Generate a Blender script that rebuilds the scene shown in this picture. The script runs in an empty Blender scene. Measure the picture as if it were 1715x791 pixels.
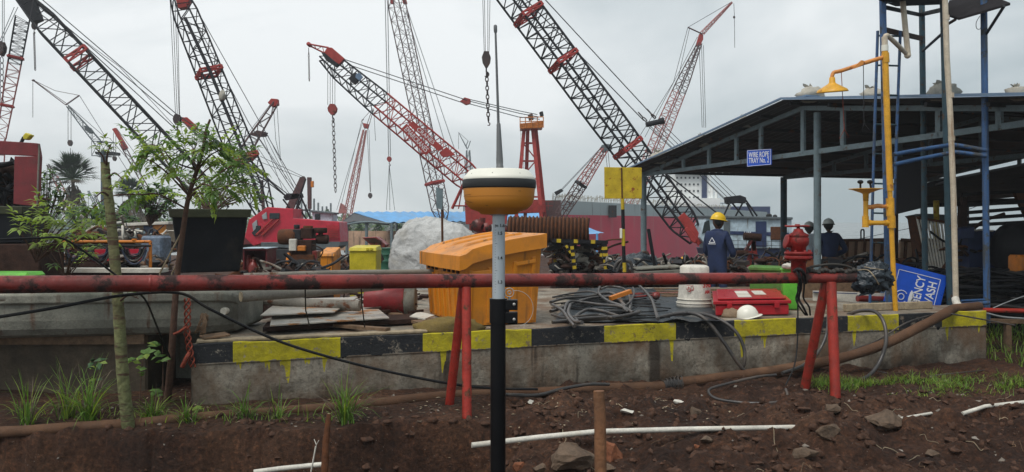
import bpy, bmesh, math, random
from math import sin, cos, pi, radians
from mathutils import Vector, Matrix, noise as mn
V = Vector
random.seed(7)
SC = bpy.context.scene

# ---------------------------------------------------------------- camera
F, CX, HY, H = 1300.0, 857.5, 372.0, 1.65
cam_d = bpy.data.cameras.new('camera'); cam = bpy.data.objects.new('camera', cam_d)
SC.collection.objects.link(cam); SC.camera = cam
cam.location = (0, 0, H); cam.rotation_euler = (radians(90), 0, 0)
cam_d.sensor_width = 36; cam_d.lens = F / 1715 * 36
cam_d.shift_y = -(395.5 - HY) / 1715
cam_d.clip_start = 0.05; cam_d.clip_end = 6000

# ---------------------------------------------------------------- sky, sun, exposure
SUN_EL, SUN_AZ = radians(60), radians(210)
world = bpy.data.worlds.new('World'); SC.world = world; world.use_nodes = True
wt = world.node_tree; wt.nodes.clear()
def wn(t, **k):
    n = wt.nodes.new(t)
    for a, b in k.items(): setattr(n, a, b)
    return n
sky = wn('ShaderNodeTexSky', sky_type='NISHITA', sun_disc=False, sun_elevation=SUN_EL, sun_rotation=SUN_AZ)
tc = wn('ShaderNodeTexCoord')
mp = wn('ShaderNodeMapping'); mp.inputs['Scale'].default_value = (1, 1, 2.6)
nz = wn('ShaderNodeTexNoise'); nz.inputs['Scale'].default_value = 1.7; nz.inputs['Detail'].default_value = 6; nz.inputs['Roughness'].default_value = .52; nz.inputs['Distortion'].default_value = .35
wt.links.new(tc.outputs['Generated'], mp.inputs[0]); wt.links.new(mp.outputs[0], nz.inputs[0])
dot = wn('ShaderNodeVectorMath', operation='DOT_PRODUCT'); dot.inputs[1].default_value = V((-.80, .22, .55)).normalized()
wt.links.new(tc.outputs['Generated'], dot.inputs[0])
mr = wn('ShaderNodeMapRange'); mr.inputs[1].default_value = -.25; mr.inputs[2].default_value = .62; mr.inputs[3].default_value = 0; mr.inputs[4].default_value = .78
wt.links.new(dot.outputs['Value'], mr.inputs[0])
nm = wn('ShaderNodeMath', operation='MULTIPLY_ADD'); nm.inputs[1].default_value = 3.2; nm.inputs[2].default_value = -1.62
wt.links.new(nz.outputs[0], nm.inputs[0])
ad = wn('ShaderNodeMath', operation='ADD', use_clamp=True)
wt.links.new(mr.outputs[0], ad.inputs[0]); wt.links.new(nm.outputs[0], ad.inputs[1])
cr = wn('ShaderNodeValToRGB')
cr.color_ramp.elements[0].color = (3.25, 3.95, 4.25, 1); cr.color_ramp.elements[1].color = (8.2, 8.45, 8.5, 1)
wt.links.new(ad.outputs[0], cr.inputs[0])
mx = wn('ShaderNodeMix', data_type='RGBA'); mx.inputs[0].default_value = .94
wt.links.new(sky.outputs[0], mx.inputs[6]); wt.links.new(cr.outputs[0], mx.inputs[7])
bg = wn('ShaderNodeBackground'); bg.inputs[1].default_value = .1
wo = wn('ShaderNodeOutputWorld')
wt.links.new(mx.outputs[2], bg.inputs[0]); wt.links.new(bg.outputs[0], wo.inputs[0])
sl = bpy.data.lights.new('sun', 'SUN'); sl.energy = 1.8; sl.angle = radians(25); sl.color = (1, .96, .9)
so = bpy.data.objects.new('sun', sl); SC.collection.objects.link(so)
so.rotation_euler = (pi / 2 - SUN_EL, 0, radians(-30))
SC.view_settings.view_transform = 'Standard'; SC.view_settings.look = 'None'
SC.view_settings.exposure = .32; SC.view_settings.gamma = 1
SC.cycles.use_denoising = True
SC.cycles.max_bounces = 6; SC.cycles.diffuse_bounces = 3; SC.cycles.glossy_bounces = 3

# ---------------------------------------------------------------- helpers
def P(x, y, d): return V(((x - CX) / F * d, d, H - (y - HY) / F * d))
def px(n, d): return n / F * d
def N3(v, s=1.0): return mn.noise(V(v) * s)

class MB:
    def __init__(s): s.v = []; s.f = []; s.m = []; s.s = []
    def add(s, vs, fs, mi=0, smooth=False):
        o = len(s.v); s.v += [tuple(v) for v in vs]
        for f in fs: s.f.append([i + o for i in f]); s.m.append(mi); s.s.append(smooth)
        return s
    def box(s, c, d, rot=None, mi=0):
        c = V(c); h = V(d) / 2; vs = []
        for z in (-1, 1):
            for y in (-1, 1):
                for x in (-1, 1):
                    p = V((x * h.x, y * h.y, z * h.z))
                    if rot is not None: p = rot @ p
                    vs.append(c + p)
        return s.add(vs, [(0, 2, 3, 1), (4, 5, 7, 6), (0, 1, 5, 4), (2, 6, 7, 3), (0, 4, 6, 2), (1, 3, 7, 5)], mi)
    def beam(s, a, b, w, h, up=(0, 0, 1), mi=0):
        a = V(a); b = V(b); z = (b - a); L = z.length
        if L < 1e-6: return s
        z /= L; u = V(up)
        if abs(u.dot(z)) > .98: u = V((0, 1, 0))
        x = u.cross(z).normalized(); y = z.cross(x)
        return s.box((a + b) / 2, (w, h, L), Matrix((x, y, z)).transposed(), mi)
    def tube(s, pts, r, n=8, mi=0, caps=True, closed=False, smooth=True):
        pts = [V(p) for p in pts]; k = len(pts)
        if k < 2: return s
        if not hasattr(r, '__len__'): r = [r] * k
        vs = []; prev = None
        for i, p in enumerate(pts):
            if closed: t = pts[(i + 1) % k] - pts[i - 1]
            elif i == 0: t = pts[1] - p
            elif i == k - 1: t = p - pts[-2]
            else: t = (pts[i + 1] - p).normalized() + (p - pts[i - 1]).normalized()
            if t.length < 1e-9: t = V((0, 0, 1))
            t.normalize()
            if prev is None:
                a = V((0, 0, 1)) if abs(t.z) < .9 else V((0, 1, 0))
                prev = (a - t * a.dot(t)).normalized()
            else:
                q = prev - t * prev.dot(t)
                prev = q.normalized() if q.length > 1e-6 else t.orthogonal().normalized()
            b = t.cross(prev)
            for j in range(n):
                an = 2 * pi * j / n + pi / n
                vs.append(p + (prev * cos(an) + b * sin(an)) * r[i])
        fs = []
        for i in range(k if closed else k - 1):
            i2 = (i + 1) % k
            for j in range(n):
                j2 = (j + 1) % n
                fs.append((i * n + j, i * n + j2, i2 * n + j2, i2 * n + j))
        s.add(vs, fs, mi, smooth)
        if caps and not closed:
            s.add(vs[:n], [tuple(range(n))[::-1]], mi); s.add(vs[-n:], [tuple(range(n))], mi)
        return s
    def lathe(s, prof, c, n=32, axis=None, mi=0, mats=None):
        c = V(c); M3 = axis if axis is not None else Matrix.Identity(3)
        vs = []
        for r, z in prof:
            for j in range(n):
                a = 2 * pi * j / n
                vs.append(c + M3 @ V((r * cos(a), r * sin(a), z)))
        base = len(s.v); s.v += [tuple(v) for v in vs]
        for i in range(len(prof) - 1):
            for j in range(n):
                s.f.append([base + q for q in (i * n + j, i * n + (j + 1) % n, (i + 1) * n + (j + 1) % n, (i + 1) * n + j)])
                s.m.append(mats[i] if mats else mi); s.s.append(True)
        return s
    def prism(s, pts, ext, mi=0):
        """closed outline (3D points) extruded along vector ext"""
        pts = [V(p) for p in pts]; n = len(pts); e = V(ext)
        vs = pts + [p + e for p in pts]
        fs = [tuple(range(n))[::-1], tuple(range(n, 2 * n))] + [(i, (i + 1) % n, (i + 1) % n + n, i + n) for i in range(n)]
        return s.add(vs, fs, mi)
    def quad(s, a, b, c, d, mi=0): return s.add([a, b, c, d], [(0, 1, 2, 3)], mi)
    def blob(s, c, r, amp=.12, fr=2.0, seed=0, nu=20, nv=14, mi=0, flat=None, rot=None, fold=0):
        c = V(c); vs = []
        for i in range(nv + 1):
            th = pi * i / nv
            for j in range(nu):
                ph = 2 * pi * j / nu
                d = V((sin(th) * cos(ph), sin(th) * sin(ph), cos(th)))
                k = 1 + amp * mn.noise(d * fr + V((seed * 7.1, seed, 3))) + amp * .5 * mn.noise(d * fr * 2.7 + V((seed, 9, seed)))
                if fold: k += fold * (abs(mn.noise(d * fr * 3 + V((seed * 3.3, 5, 1)))) - .15)
                p = V((d.x * r[0], d.y * r[1], d.z * r[2])) * k
                if flat is not None and p.z < flat: p.z = flat + (p.z - flat) * .15
                if rot is not None: p = rot @ p
                vs.append(c + p)
        fs = [(i * nu + j, (i + 1) * nu + j, (i + 1) * nu + (j + 1) % nu, i * nu + (j + 1) % nu) for i in range(nv) for j in range(nu)]
        return s.add(vs, fs, mi, True)
    def ngon_leaf(s, p, d, n, L, w, bend=.2, mi=0):
        """pointed leaf: base p, direction d, normal n"""
        d = V(d).normalized(); x = d.cross(V(n)).normalized(); nn = x.cross(d)
        m = p + d * L * .45 + nn * L * bend * .5; t = p + d * L - nn * L * bend * .3
        return s.add([p, m + x * w / 2 - nn * w * .15, t, m - x * w / 2 - nn * w * .15, m], [(0, 1, 4), (1, 2, 4), (0, 4, 3), (4, 2, 3)], mi)
    def blade(s, p, d, L, w, droop, mi=0, n=4):
        p = V(p); d = V(d).normalized(); x = d.cross(V((0, 0, 1)))
        if x.length < .05: x = V((1, 0, 0))
        x.normalize(); vs = []; q = p.copy(); dd = d.copy()
        for i in range(n + 1):
            k = i / n; ww = w * (1 - k) ** .7 * .5 + .0004
            vs += [q - x * ww, q + x * ww]
            q = q + dd * L / n; dd = (dd + V((0, 0, -droop / n)) + V((d.x, d.y, 0)) * droop * .35 / n).normalized()
        return s.add(vs, [(2 * i, 2 * i + 1, 2 * i + 3, 2 * i + 2) for i in range(n)], mi, True)

def org(root):
    o = V((0, 0, 0))
    while root is not None:
        o += root.location; root = root.parent
    return o
COL = SC.collection
def build(name, mb, mats, parent=None, loc=None, bevel=0, sub=0, seg=1):
    """parent given: a part in the parent's frame. otherwise a top-level mesh with its origin at loc."""
    me = bpy.data.meshes.new(name)
    o0 = org(parent) if parent is not None else (V(loc) if loc is not None else V((0, 0, 0)))
    me.from_pydata([(v[0] - o0.x, v[1] - o0.y, v[2] - o0.z) for v in mb.v], [], mb.f)
    if not isinstance(mats, (list, tuple)): mats = [mats]
    for m in mats: me.materials.append(m)
    me.polygons.foreach_set('material_index', mb.m); me.polygons.foreach_set('use_smooth', mb.s)
    me.update()
    o = bpy.data.objects.new(name, me); COL.objects.link(o)
    if parent is not None: o.parent = parent
    else: o.location = o0
    if bevel:
        b = o.modifiers.new('bevel', 'BEVEL'); b.width = bevel; b.segments = seg; b.limit_method = 'ANGLE'; b.angle_limit = radians(40)
    if sub:
        b = o.modifiers.new('subd', 'SUBSURF'); b.levels = b.render_levels = sub
    return o
def tag(o, label, cat, group=None, kind=None):
    o['label'] = label; o['category'] = cat
    if group: o['group'] = group
    if kind: o['kind'] = kind
    return o
def thing(name, label, cat, loc, group=None):
    o = bpy.data.objects.new(name, None); COL.objects.link(o); o.location = V(loc); o.empty_display_size = .1
    return tag(o, label, cat, group)
def solo(name, mb, mats, label, cat, loc=None, group=None, kind=None, **k):
    if loc is None:
        n = len(mb.v); loc = (sum(v[0] for v in mb.v) / n, sum(v[1] for v in mb.v) / n, min(v[2] for v in mb.v))
    return tag(build(name, mb, mats, None, loc, **k), label, cat, group, kind)
def struct(name, mb, mats, **k):
    o = build(name, mb, mats, None, None, **k); o['kind'] = 'structure'; return o
def dup(root, loc, label):
    def cp(o, par):
        c = o.copy(); COL.objects.link(c); c.parent = par
        for ch in list(o.children): cp(ch, c)
        return c
    r = cp(root, None); r.location = V(loc); r['label'] = label
    return r
def text(body, size, at, xd, yd, mat, parent=None, name='lettering', ext=.002, align='CENTER', sx=1.0, shear=0, bold=0):
    cu = bpy.data.curves.new(name, 'FONT'); cu.body = body; cu.size = size; cu.extrude = ext; cu.align_x = align; cu.align_y = 'CENTER'; cu.shear = shear; cu.offset = bold
    cu.materials.append(mat)
    o = bpy.data.objects.new(name, cu); COL.objects.link(o)
    x = V(xd).normalized(); y = (V(yd) - x * V(yd).dot(x)).normalized(); z = x.cross(y)
    m = Matrix((x, y, z)).transposed().to_4x4() @ Matrix.Diagonal((sx, 1, 1, 1))
    m.translation = V(at) - (org(parent) if parent is not None else V((0, 0, 0)))
    if parent is not None: o.parent = parent
    me = bpy.data.meshes.new_from_object(o); me.name = name; bpy.data.objects.remove(o); bpy.data.curves.remove(cu)
    o = bpy.data.objects.new(name, me); COL.objects.link(o)
    if parent is not None: o.parent = parent
    o.matrix_local = m
    return o
def smooth_path(pts, k=6):
    """Catmull-Rom through points"""
    pts = [V(p) for p in pts]; q = [pts[0] * 2 - pts[1]] + pts + [pts[-1] * 2 - pts[-2]]; out = []
    for i in range(1, len(q) - 2):
        a, b, c, d = q[i - 1:i + 3]
        for j in range(k):
            t = j / k
            out.append(.5 * ((2 * b) + (c - a) * t + (2 * a - 5 * b + 4 * c - d) * t * t + (3 * b - a - 3 * c + d) * t ** 3))
    out.append(pts[-1]); return out

# ---------------------------------------------------------------- materials
MATS = {}
def mat(name, col, rough=.6, metal=0., var=.25, vs=6., rust=0., rc=(.10, .04, .02), rs=4., bump=.15, bs=30., streak=0., dirt=0., dc=(.05, .04, .03), grain=.22, band=None, spec=None, transl=0, detail=6):
    if name in MATS: return MATS[name]
    m = bpy.data.materials.new(name); m.use_nodes = True; t = m.node_tree; b = t.nodes['Principled BSDF']; L = t.links.new
    def nd(ty, **k):
        n = t.nodes.new(ty)
        for a, c in k.items(): setattr(n, a, c)
        return n
    def mixc(fac, A, B, mode='MIX'):
        x = nd('ShaderNodeMix', data_type='RGBA', blend_type=mode)
        for idx, val in ((0, fac), (6, A), (7, B)):
            if isinstance(val, (int, float)): x.inputs[idx].default_value = val
            elif isinstance(val, tuple): x.inputs[idx].default_value = (*val, 1)
            else: L(val, x.inputs[idx])
        return x.outputs[2]
    def rng(src, a, c, lo=0., hi=1.):
        r = nd('ShaderNodeMapRange'); L(src, r.inputs[0])
        for i, v in enumerate((a, c, lo, hi)): r.inputs[i + 1].default_value = v
        return r.outputs[0]
    co = nd('ShaderNodeTexCoord').outputs['Object']
    def noi(scale, det=detail, vec=None, ro=.6):
        n = nd('ShaderNodeTexNoise'); n.inputs['Scale'].default_value = scale; n.inputs['Detail'].default_value = det; n.inputs['Roughness'].default_value = ro
        L(vec if vec is not None else co, n.inputs[0]); return n.outputs[0]
    n1 = noi(vs)
    c = mixc(rng(n1, .3, .7), tuple(x * (1 - var) for x in col), tuple(min(1, x * (1 + var)) for x in col))
    rgh = rng(n1, .3, .7, max(.03, rough - .12), min(1, rough + .12))
    if grain and bump:
        gr_ = rng(noi(bs * 1.7 + 20, 4, None, .7), .3, .7, 1 - grain, 1 + grain * .5)
        cb = nd('ShaderNodeCombineColor'); [L(gr_, cb.inputs[i]) for i in range(3)]
        c = mixc(1.0, c, cb.outputs[0], 'MULTIPLY')
    if band is not None:
        mb_ = nd('ShaderNodeMapping'); mb_.inputs['Scale'].default_value = (2.5, 2.5, 16); L(co, mb_.inputs[0])
        c = mixc(rng(noi(1.6, 3, mb_.outputs[0]), .54, .60), c, band)
    if streak:
        ma = nd('ShaderNodeMapping'); ma.inputs['Scale'].default_value = (1, 1, .08); L(co, ma.inputs[0])
        ns = noi(rs * 3, 5, ma.outputs[0])
        c = mixc(rng(ns, .62 - streak * .3, .72 - streak * .2), c, rc)
    if dirt:
        n3 = noi(rs * .6, 8)
        c = mixc(rng(n3, .65 - dirt * .35, .85 - dirt * .2, 0, .9), c, dc)
    if rust:
        n2 = noi(rs, 10, None, .7)
        f = rng(n2, .66 - rust * .36, .72 - rust * .34)
        n4 = noi(rs * 9, 5)
        rcv = mixc(rng(n4, .3, .7), tuple(x * .5 for x in rc), tuple(x * 1.6 for x in rc))
        c = mixc(f, c, rcv)
        rgh = mixc(f, rgh, (.9, .9, .9))
        if metal:
            mm = nd('ShaderNodeMath', operation='MULTIPLY_ADD'); L(f, mm.inputs[0]); mm.inputs[1].default_value = -metal; mm.inputs[2].default_value = metal
            L(mm.outputs[0], b.inputs['Metallic'])
    elif metal: b.inputs['Metallic'].default_value = metal
    L(c, b.inputs['Base Color']); L(rgh, b.inputs['Roughness'])
    if bump:
        bp = nd('ShaderNodeBump'); bp.inputs['Strength'].default_value = bump; bp.inputs['Distance'].default_value = .02
        L(noi(bs, 6), bp.inputs['Height']); L(bp.outputs[0], b.inputs['Normal'])
    b.inputs['Specular IOR Level'].default_value = spec if spec is not None else (.15 if max(col) < .05 else .3 if rough > .5 else .45)
    if transl:
        tr_ = nd('ShaderNodeBsdfTranslucent'); ms = nd('ShaderNodeMixShader'); ms.inputs[0].default_value = transl
        L(mixc(1.0, c, (1.5, 1.45, .7), 'MULTIPLY'), tr_.inputs[0]); L(b.outputs[0], ms.inputs[1]); L(tr_.outputs[0], ms.inputs[2]); L(ms.outputs[0], t.nodes['Material Output'].inputs[0])
    MATS[name] = m
    return m

RUST = (.11, .042, .018)
m_boomblack = mat('boom_black_paint', (.022, .022, .026), .6, bump=0, rust=.12)
m_boomred = mat('boom_red_paint', (.33, .035, .03), .55, bump=0, rust=.15)
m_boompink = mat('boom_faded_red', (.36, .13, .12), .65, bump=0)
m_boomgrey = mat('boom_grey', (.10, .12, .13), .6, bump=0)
m_boomdark = mat('boom_dark_brown', (.09, .05, .05), .6, bump=0)
m_cable = mat('steel_rope', (.05, .05, .055), .6, bump=0)
m_cablelight = mat('steel_rope_light', (.28, .30, .31), .6, bump=0)
m_hookred = mat('hook_block_red', (.28, .035, .03), .5, bump=0, rust=.3)
m_hookdark = mat('hook_dark', (.05, .035, .035), .6, bump=0, rust=.3)
m_redpaint = mat('pipe_red_paint', (.24, .024, .018), .40, var=.35, vs=3, rust=.42, rc=(.030, .014, .012), rs=4, bump=.3, bs=18, dirt=.75, dc=(.085, .020, .016))
m_valve = mat('valve_red', (.25, .014, .012), .5, var=.3, vs=14, rust=.28, rs=14, rc=(.06, .02, .015), dirt=.4, dc=(.12, .02, .015), bump=.3, spec=.3)
m_legred = mat('trestle_red', (.34, .026, .015), .5, var=.3, rust=.28, rs=7, dirt=.4, dc=(.16, .03, .02), bump=.3)
m_conc = mat('concrete_old', (.22, .215, .18), .8, var=.35, vs=5, streak=.22, dirt=.45, dc=(.045, .038, .028), rs=2.2, bump=.5, bs=22)
m_orange = mat('bin_orange_plastic', (.66, .235, .012), .42, var=.14, vs=2, dirt=.45, dc=(.30, .12, .03), rs=4, bump=.05, grain=.08, streak=.2, rc=(.16, .07, .02))
m_orange2 = mat('paint_orange', (.60, .19, .02), .5, rust=.25, rs=9)
m_yellow = mat('yellow_plastic', (.58, .48, .02), .45, dirt=.35, dc=(.25, .2, .04), rs=5)
m_signyellow = mat('sign_yellow_paint', (.52, .37, .02), .55, rust=.24, rs=9, rc=(.25, .07, .02))
m_blackplastic = mat('pot_black_plastic', (.009, .010, .013), .5, dirt=.3, dc=(.035, .03, .022), bump=.1)
m_rubber = mat('black_rubber', (.016, .016, .017), .5, dirt=.35, dc=(.06, .05, .04), bump=.1)
m_hosegrey = mat('grey_hose', (.05, .046, .045), .36, dirt=.5, dc=(.13, .10, .078), rs=7, bump=.1)
m_hosebrown = mat('brown_flat_hose', (.13, .068, .038), .85, var=.4, dirt=.95, dc=(.07, .035, .02), bump=.3)
m_rust = mat('rusty_iron', RUST, .85, .2, var=.45, vs=12, bump=.5, bs=40)
m_rustdark = mat('dark_rusty_iron', (.045, .024, .018), .8, .2, var=.5, vs=10, bump=.4)
m_darksteel = mat('dark_steel', (.035, .036, .04), .6, .3, rust=.25)
m_blackpaint = mat('black_paint', (.014, .014, .017), .55, dirt=.25)
m_greysteel = mat('grey_blue_paint', (.15, .20, .22), .55, rust=.22, rs=8, rc=(.09, .05, .03))
m_bluepaint = mat('blue_paint', (.035, .10, .24), .5, rust=.36, rs=6, rc=(.05, .055, .06), streak=.35, dirt=.4, dc=(.03, .045, .06))
m_tealpaint = mat('dark_teal_paint', (.03, .065, .085), .55, rust=.32, rs=8, rc=(.07, .045, .03))
m_yellowpipe = mat('shower_yellow_paint', (.66, .33, .018), .4, rust=.16, rs=10, rc=(.30, .12, .03))
m_orangepipe = mat('shower_orange_arm', (.62, .24, .05), .5, rust=.2, rs=12, rc=(.28, .10, .04))
m_pvc = mat('pvc_cream', (.55, .47, .36), .5, dirt=.35, dc=(.3, .22, .15), rs=6, streak=.12, rc=(.32, .2, .12))
m_white = mat('white_plastic', (.74, .72, .63), .4, var=.05, bump=0)
m_whitedirty = mat('white_dirty', (.62, .59, .52), .6, dirt=.35, dc=(.3, .24, .17), bump=.2, rs=5)
m_bag = mat('woven_bag_white', (.46, .46, .45), .7, var=.18, vs=3, dirt=.3, dc=(.3, .27, .22), bump=.2, bs=9)
m_sack = mat('sandbag_cream', (.40, .375, .32), .8, var=.2, bump=.4, dirt=.25, dc=(.25, .2, .15))
m_wood = mat('wet_wood', (.16, .10, .06), .8, var=.4, vs=14, bump=.4, bs=30)
m_woodpale = mat('pale_wood', (.34, .27, .18), .8, var=.3, vs=14, dirt=.4, dc=(.1, .08, .06), bump=.4)
m_stake = mat('brown_stake', (.19, .088, .042), .8, var=.4, dirt=.5, bump=.5)
m_leaf = mat('leaf_green', (.10, .19, .04), .5, var=.4, vs=5, bump=0, transl=.4)
m_leaf2 = mat('leaf_light_green', (.22, .31, .055), .5, var=.35, vs=5, bump=0, transl=.45)
m_leafdark = mat('leaf_dark_green', (.03, .07, .025), .55, var=.4, vs=4, bump=0)
m_grass = mat('grass_green', (.11, .21, .035), .6, var=.5, vs=9, bump=0, transl=.35)
m_bark = mat('green_bark', (.17, .18, .08), .8, var=.4, vs=12, dirt=.45, dc=(.13, .085, .05), rs=6, bump=.9, bs=25, band=(.09, .055, .035))
m_stem = mat('brown_stem', (.085, .045, .03), .8, var=.35, vs=20, bump=.4)
m_palmdead = mat('dead_fronds', (.11, .085, .06), .9, var=.5, vs=8, bump=0)
m_palm = mat('palm_green', (.05, .095, .045), .6, var=.4, bump=0)
m_craneRed = mat('crane_body_red', (.50, .02, .045), .42, var=.12, dirt=.25, dc=(.16, .02, .02), rs=3, bump=0)
m_glass = mat('dark_glass', (.03, .04, .045), .08, bump=0, var=.1)
m_glasspale = mat('pale_glass', (.30, .33, .35), .15, bump=0, var=.1)
m_bluelite = mat('cab_pale_blue', (.42, .53, .60), .5, dirt=.25, rs=3, streak=.15, rc=(.15, .13, .1), bump=0)
m_navy = mat('navy_paint', (.02, .035, .10), .5, bump=0)
m_tarpblue = mat('blue_roof_sheet', (.14, .38, .70), .45, var=.2, vs=2, dirt=.3, dc=(.22, .3, .38), rs=1, bump=.1)
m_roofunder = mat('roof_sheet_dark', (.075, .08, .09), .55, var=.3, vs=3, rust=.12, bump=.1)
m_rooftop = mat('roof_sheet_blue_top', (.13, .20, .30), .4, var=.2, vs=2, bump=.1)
m_signblue = mat('sign_blue', (.010, .085, .55), .35, var=.12, dirt=.12, bump=0)
m_signwhite = mat('sign_white', (.75, .76, .78), .5, var=.05, bump=0)
m_textdark = mat('print_black', (.02, .02, .02), .5, var=.05, bump=0)
m_redbox = mat('toolbox_red', (.40, .012, .02), .35, var=.12, dirt=.2, dc=(.2, .03, .03), bump=.05)
m_green = mat('lime_green_plastic', (.10, .40, .03), .45, dirt=.35, dc=(.06, .12, .03), bump=.1)
m_greendirty = mat('dirty_green_plastic', (.09, .22, .04), .6, dirt=.6, dc=(.07, .09, .03), rs=7, bump=.2)
m_greendrum = mat('drum_dark_green', (.02, .10, .06), .5, rust=.2, bump=0)
m_tarp = mat('dark_tarp', (.028, .036, .043), .33, var=.3, vs=3, bump=.6, bs=6, dirt=.2)
m_checker = mat('checker_plate', (.42, .39, .34), .45, .2, rust=.38, rs=3, rc=(.28, .13, .05), bump=.6, bs=60)
m_greypipe = mat('grey_rusty_pipe', (.22, .20, .17), .7, rust=.3, rs=6, dirt=.4)
m_shipgrey = mat('ship_grey', (.34, .38, .39), .6, var=.08, vs=.4, streak=.1, rs=1.0, rc=(.12, .11, .1), bump=0)
m_shipred = mat('ship_red', (.50, .05, .085), .6, var=.18, vs=.3, streak=.25, rs=.5, rc=(.46, .10, .12), bump=0)
m_shipwhite = mat('ship_white', (.80, .82, .80), .6, var=.1, vs=.3, bump=0)
m_soilstone = mat('rock_muddy', (.13, .09, .062), .85, var=.5, vs=12, bump=1.0, bs=18, dirt=.6, dc=(.05, .026, .016), rs=5)
m_skin = mat('skin_dark', (.10, .05, .03), .55, bump=0)
m_coverall = mat('navy_coverall', (.018, .030, .080), .8, var=.25, vs=5, bump=.4, bs=14)
m_shirt = mat('pale_blue_shirt', (.45, .52, .57), .85, var=.15, bump=.4, bs=14)
m_helmety = mat('helmet_yellow', (.72, .46, .02), .35, var=.06, bump=0)
m_helmeto = mat('helmet_orange', (.72, .34, .02), .35, var=.06, bump=0)
m_helmetg = mat('helmet_grey', (.36, .38, .36), .4, var=.08, bump=0)
m_brownpanel = mat('brown_rusty_panel', (.55, .36, .24), .75, var=.3, vs=2, streak=.12, rc=(.08, .05, .035), rs=2, bump=.2)
m_ropeorange = mat('red_rope', (.22, .045, .025), .85, var=.4, vs=30, bump=.4)
m_steelball = mat('pole_aluminium', (.42, .46, .49), .4, .3, var=.06, bump=0)
m_antenna = mat('antenna_grey', (.12, .125, .13), .5, bump=0, var=.1)
m_gnssorange = mat('receiver_orange', (.58, .23, .035), .4, var=.06, vs=4, dirt=.12, dc=(.3, .12, .03), bump=0)
m_wire = mat('bright_wire', (.35, .34, .32), .4, .5, bump=0)
# ---------------------------------------------------------------- setting materials
def soil_mat():
    m = bpy.data.materials.new('wet_soil'); m.use_nodes = True; t = m.node_tree; b = t.nodes['Principled BSDF']; L = t.links.new
    co = t.nodes.new('ShaderNodeTexCoord').outputs['Object']
    def noi(s, d=8, r=.6):
        n = t.nodes.new('ShaderNodeTexNoise'); n.inputs['Scale'].default_value = s; n.inputs['Detail'].default_value = d; n.inputs['Roughness'].default_value = r; L(co, n.inputs[0]); return n.outputs[0]
    def ramp(src, els):
        r = t.nodes.new('ShaderNodeValToRGB'); L(src, r.inputs[0]); e = r.color_ramp.elements
        e[0].position, e[0].color = els[0][0], (*els[0][1], 1); e[1].position, e[1].color = els[-1][0], (*els[-1][1], 1)
        for p, c in els[1:-1]:
            k = e.new(p); k.color = (*c, 1)
        return r.outputs[0]
    big = ramp(noi(1.1, 6), [(.3, (.034, .015, .009)), (.5, (.080, .035, .019)), (.7, (.155, .076, .042))])
    fine = ramp(noi(26, 8, .7), [(.35, (.35, .35, .35)), (.55, (.9, .9, .9)), (.72, (2.1, 1.9, 1.7))])
    mx = t.nodes.new('ShaderNodeMix'); mx.data_type = 'RGBA'; mx.blend_type = 'MULTIPLY'; mx.inputs[0].default_value = 1; L(big, mx.inputs[6]); L(fine, mx.inputs[7])
    vo = t.nodes.new('ShaderNodeTexVoronoi'); vo.inputs['Scale'].default_value = 34; L(co, vo.inputs['Vector'])
    pe = t.nodes.new('ShaderNodeMapRange'); L(vo.outputs['Distance'], pe.inputs[0]); pe.inputs[1].default_value = .10; pe.inputs[2].default_value = .16; pe.inputs[3].default_value = 1; pe.inputs[4].default_value = 0
    g = t.nodes.new('ShaderNodeMapRange'); L(noi(5, 3), g.inputs[0]); g.inputs[1].default_value = .52; g.inputs[2].default_value = .62
    mu = t.nodes.new('ShaderNodeMath'); mu.operation = 'MULTIPLY'; L(pe.outputs[0], mu.inputs[0]); L(g.outputs[0], mu.inputs[1])
    m2 = t.nodes.new('ShaderNodeMix'); m2.data_type = 'RGBA'; L(mu.outputs[0], m2.inputs[0]); L(mx.outputs[2], m2.inputs[6]); m2.inputs[7].default_value = (.24, .20, .17, 1)
    L(m2.outputs[2], b.inputs['Base Color'])
    rr = t.nodes.new('ShaderNodeMapRange'); L(noi(3, 5), rr.inputs[0]); rr.inputs[1].default_value = .35; rr.inputs[2].default_value = .6; rr.inputs[3].default_value = .6; rr.inputs[4].default_value = .95; b.inputs['Specular IOR Level'].default_value = .3; L(rr.outputs[0], b.inputs['Roughness'])
    bp = t.nodes.new('ShaderNodeBump'); bp.inputs['Strength'].default_value = 1; bp.inputs['Distance'].default_value = .07; L(noi(13, 10, .76), bp.inputs['Height']); L(bp.outputs[0], b.inputs['Normal'])
    return m
m_soil = soil_mat()
m_sea = mat('sea_water', (.16, .18, .18), .22, var=.12, vs=.05, bump=.5, bs=.35)
m_yard = mat('yard_mud', (.07, .05, .038), .8, var=.4, vs=.8, bump=.5, bs=3, dirt=.3)

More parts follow.
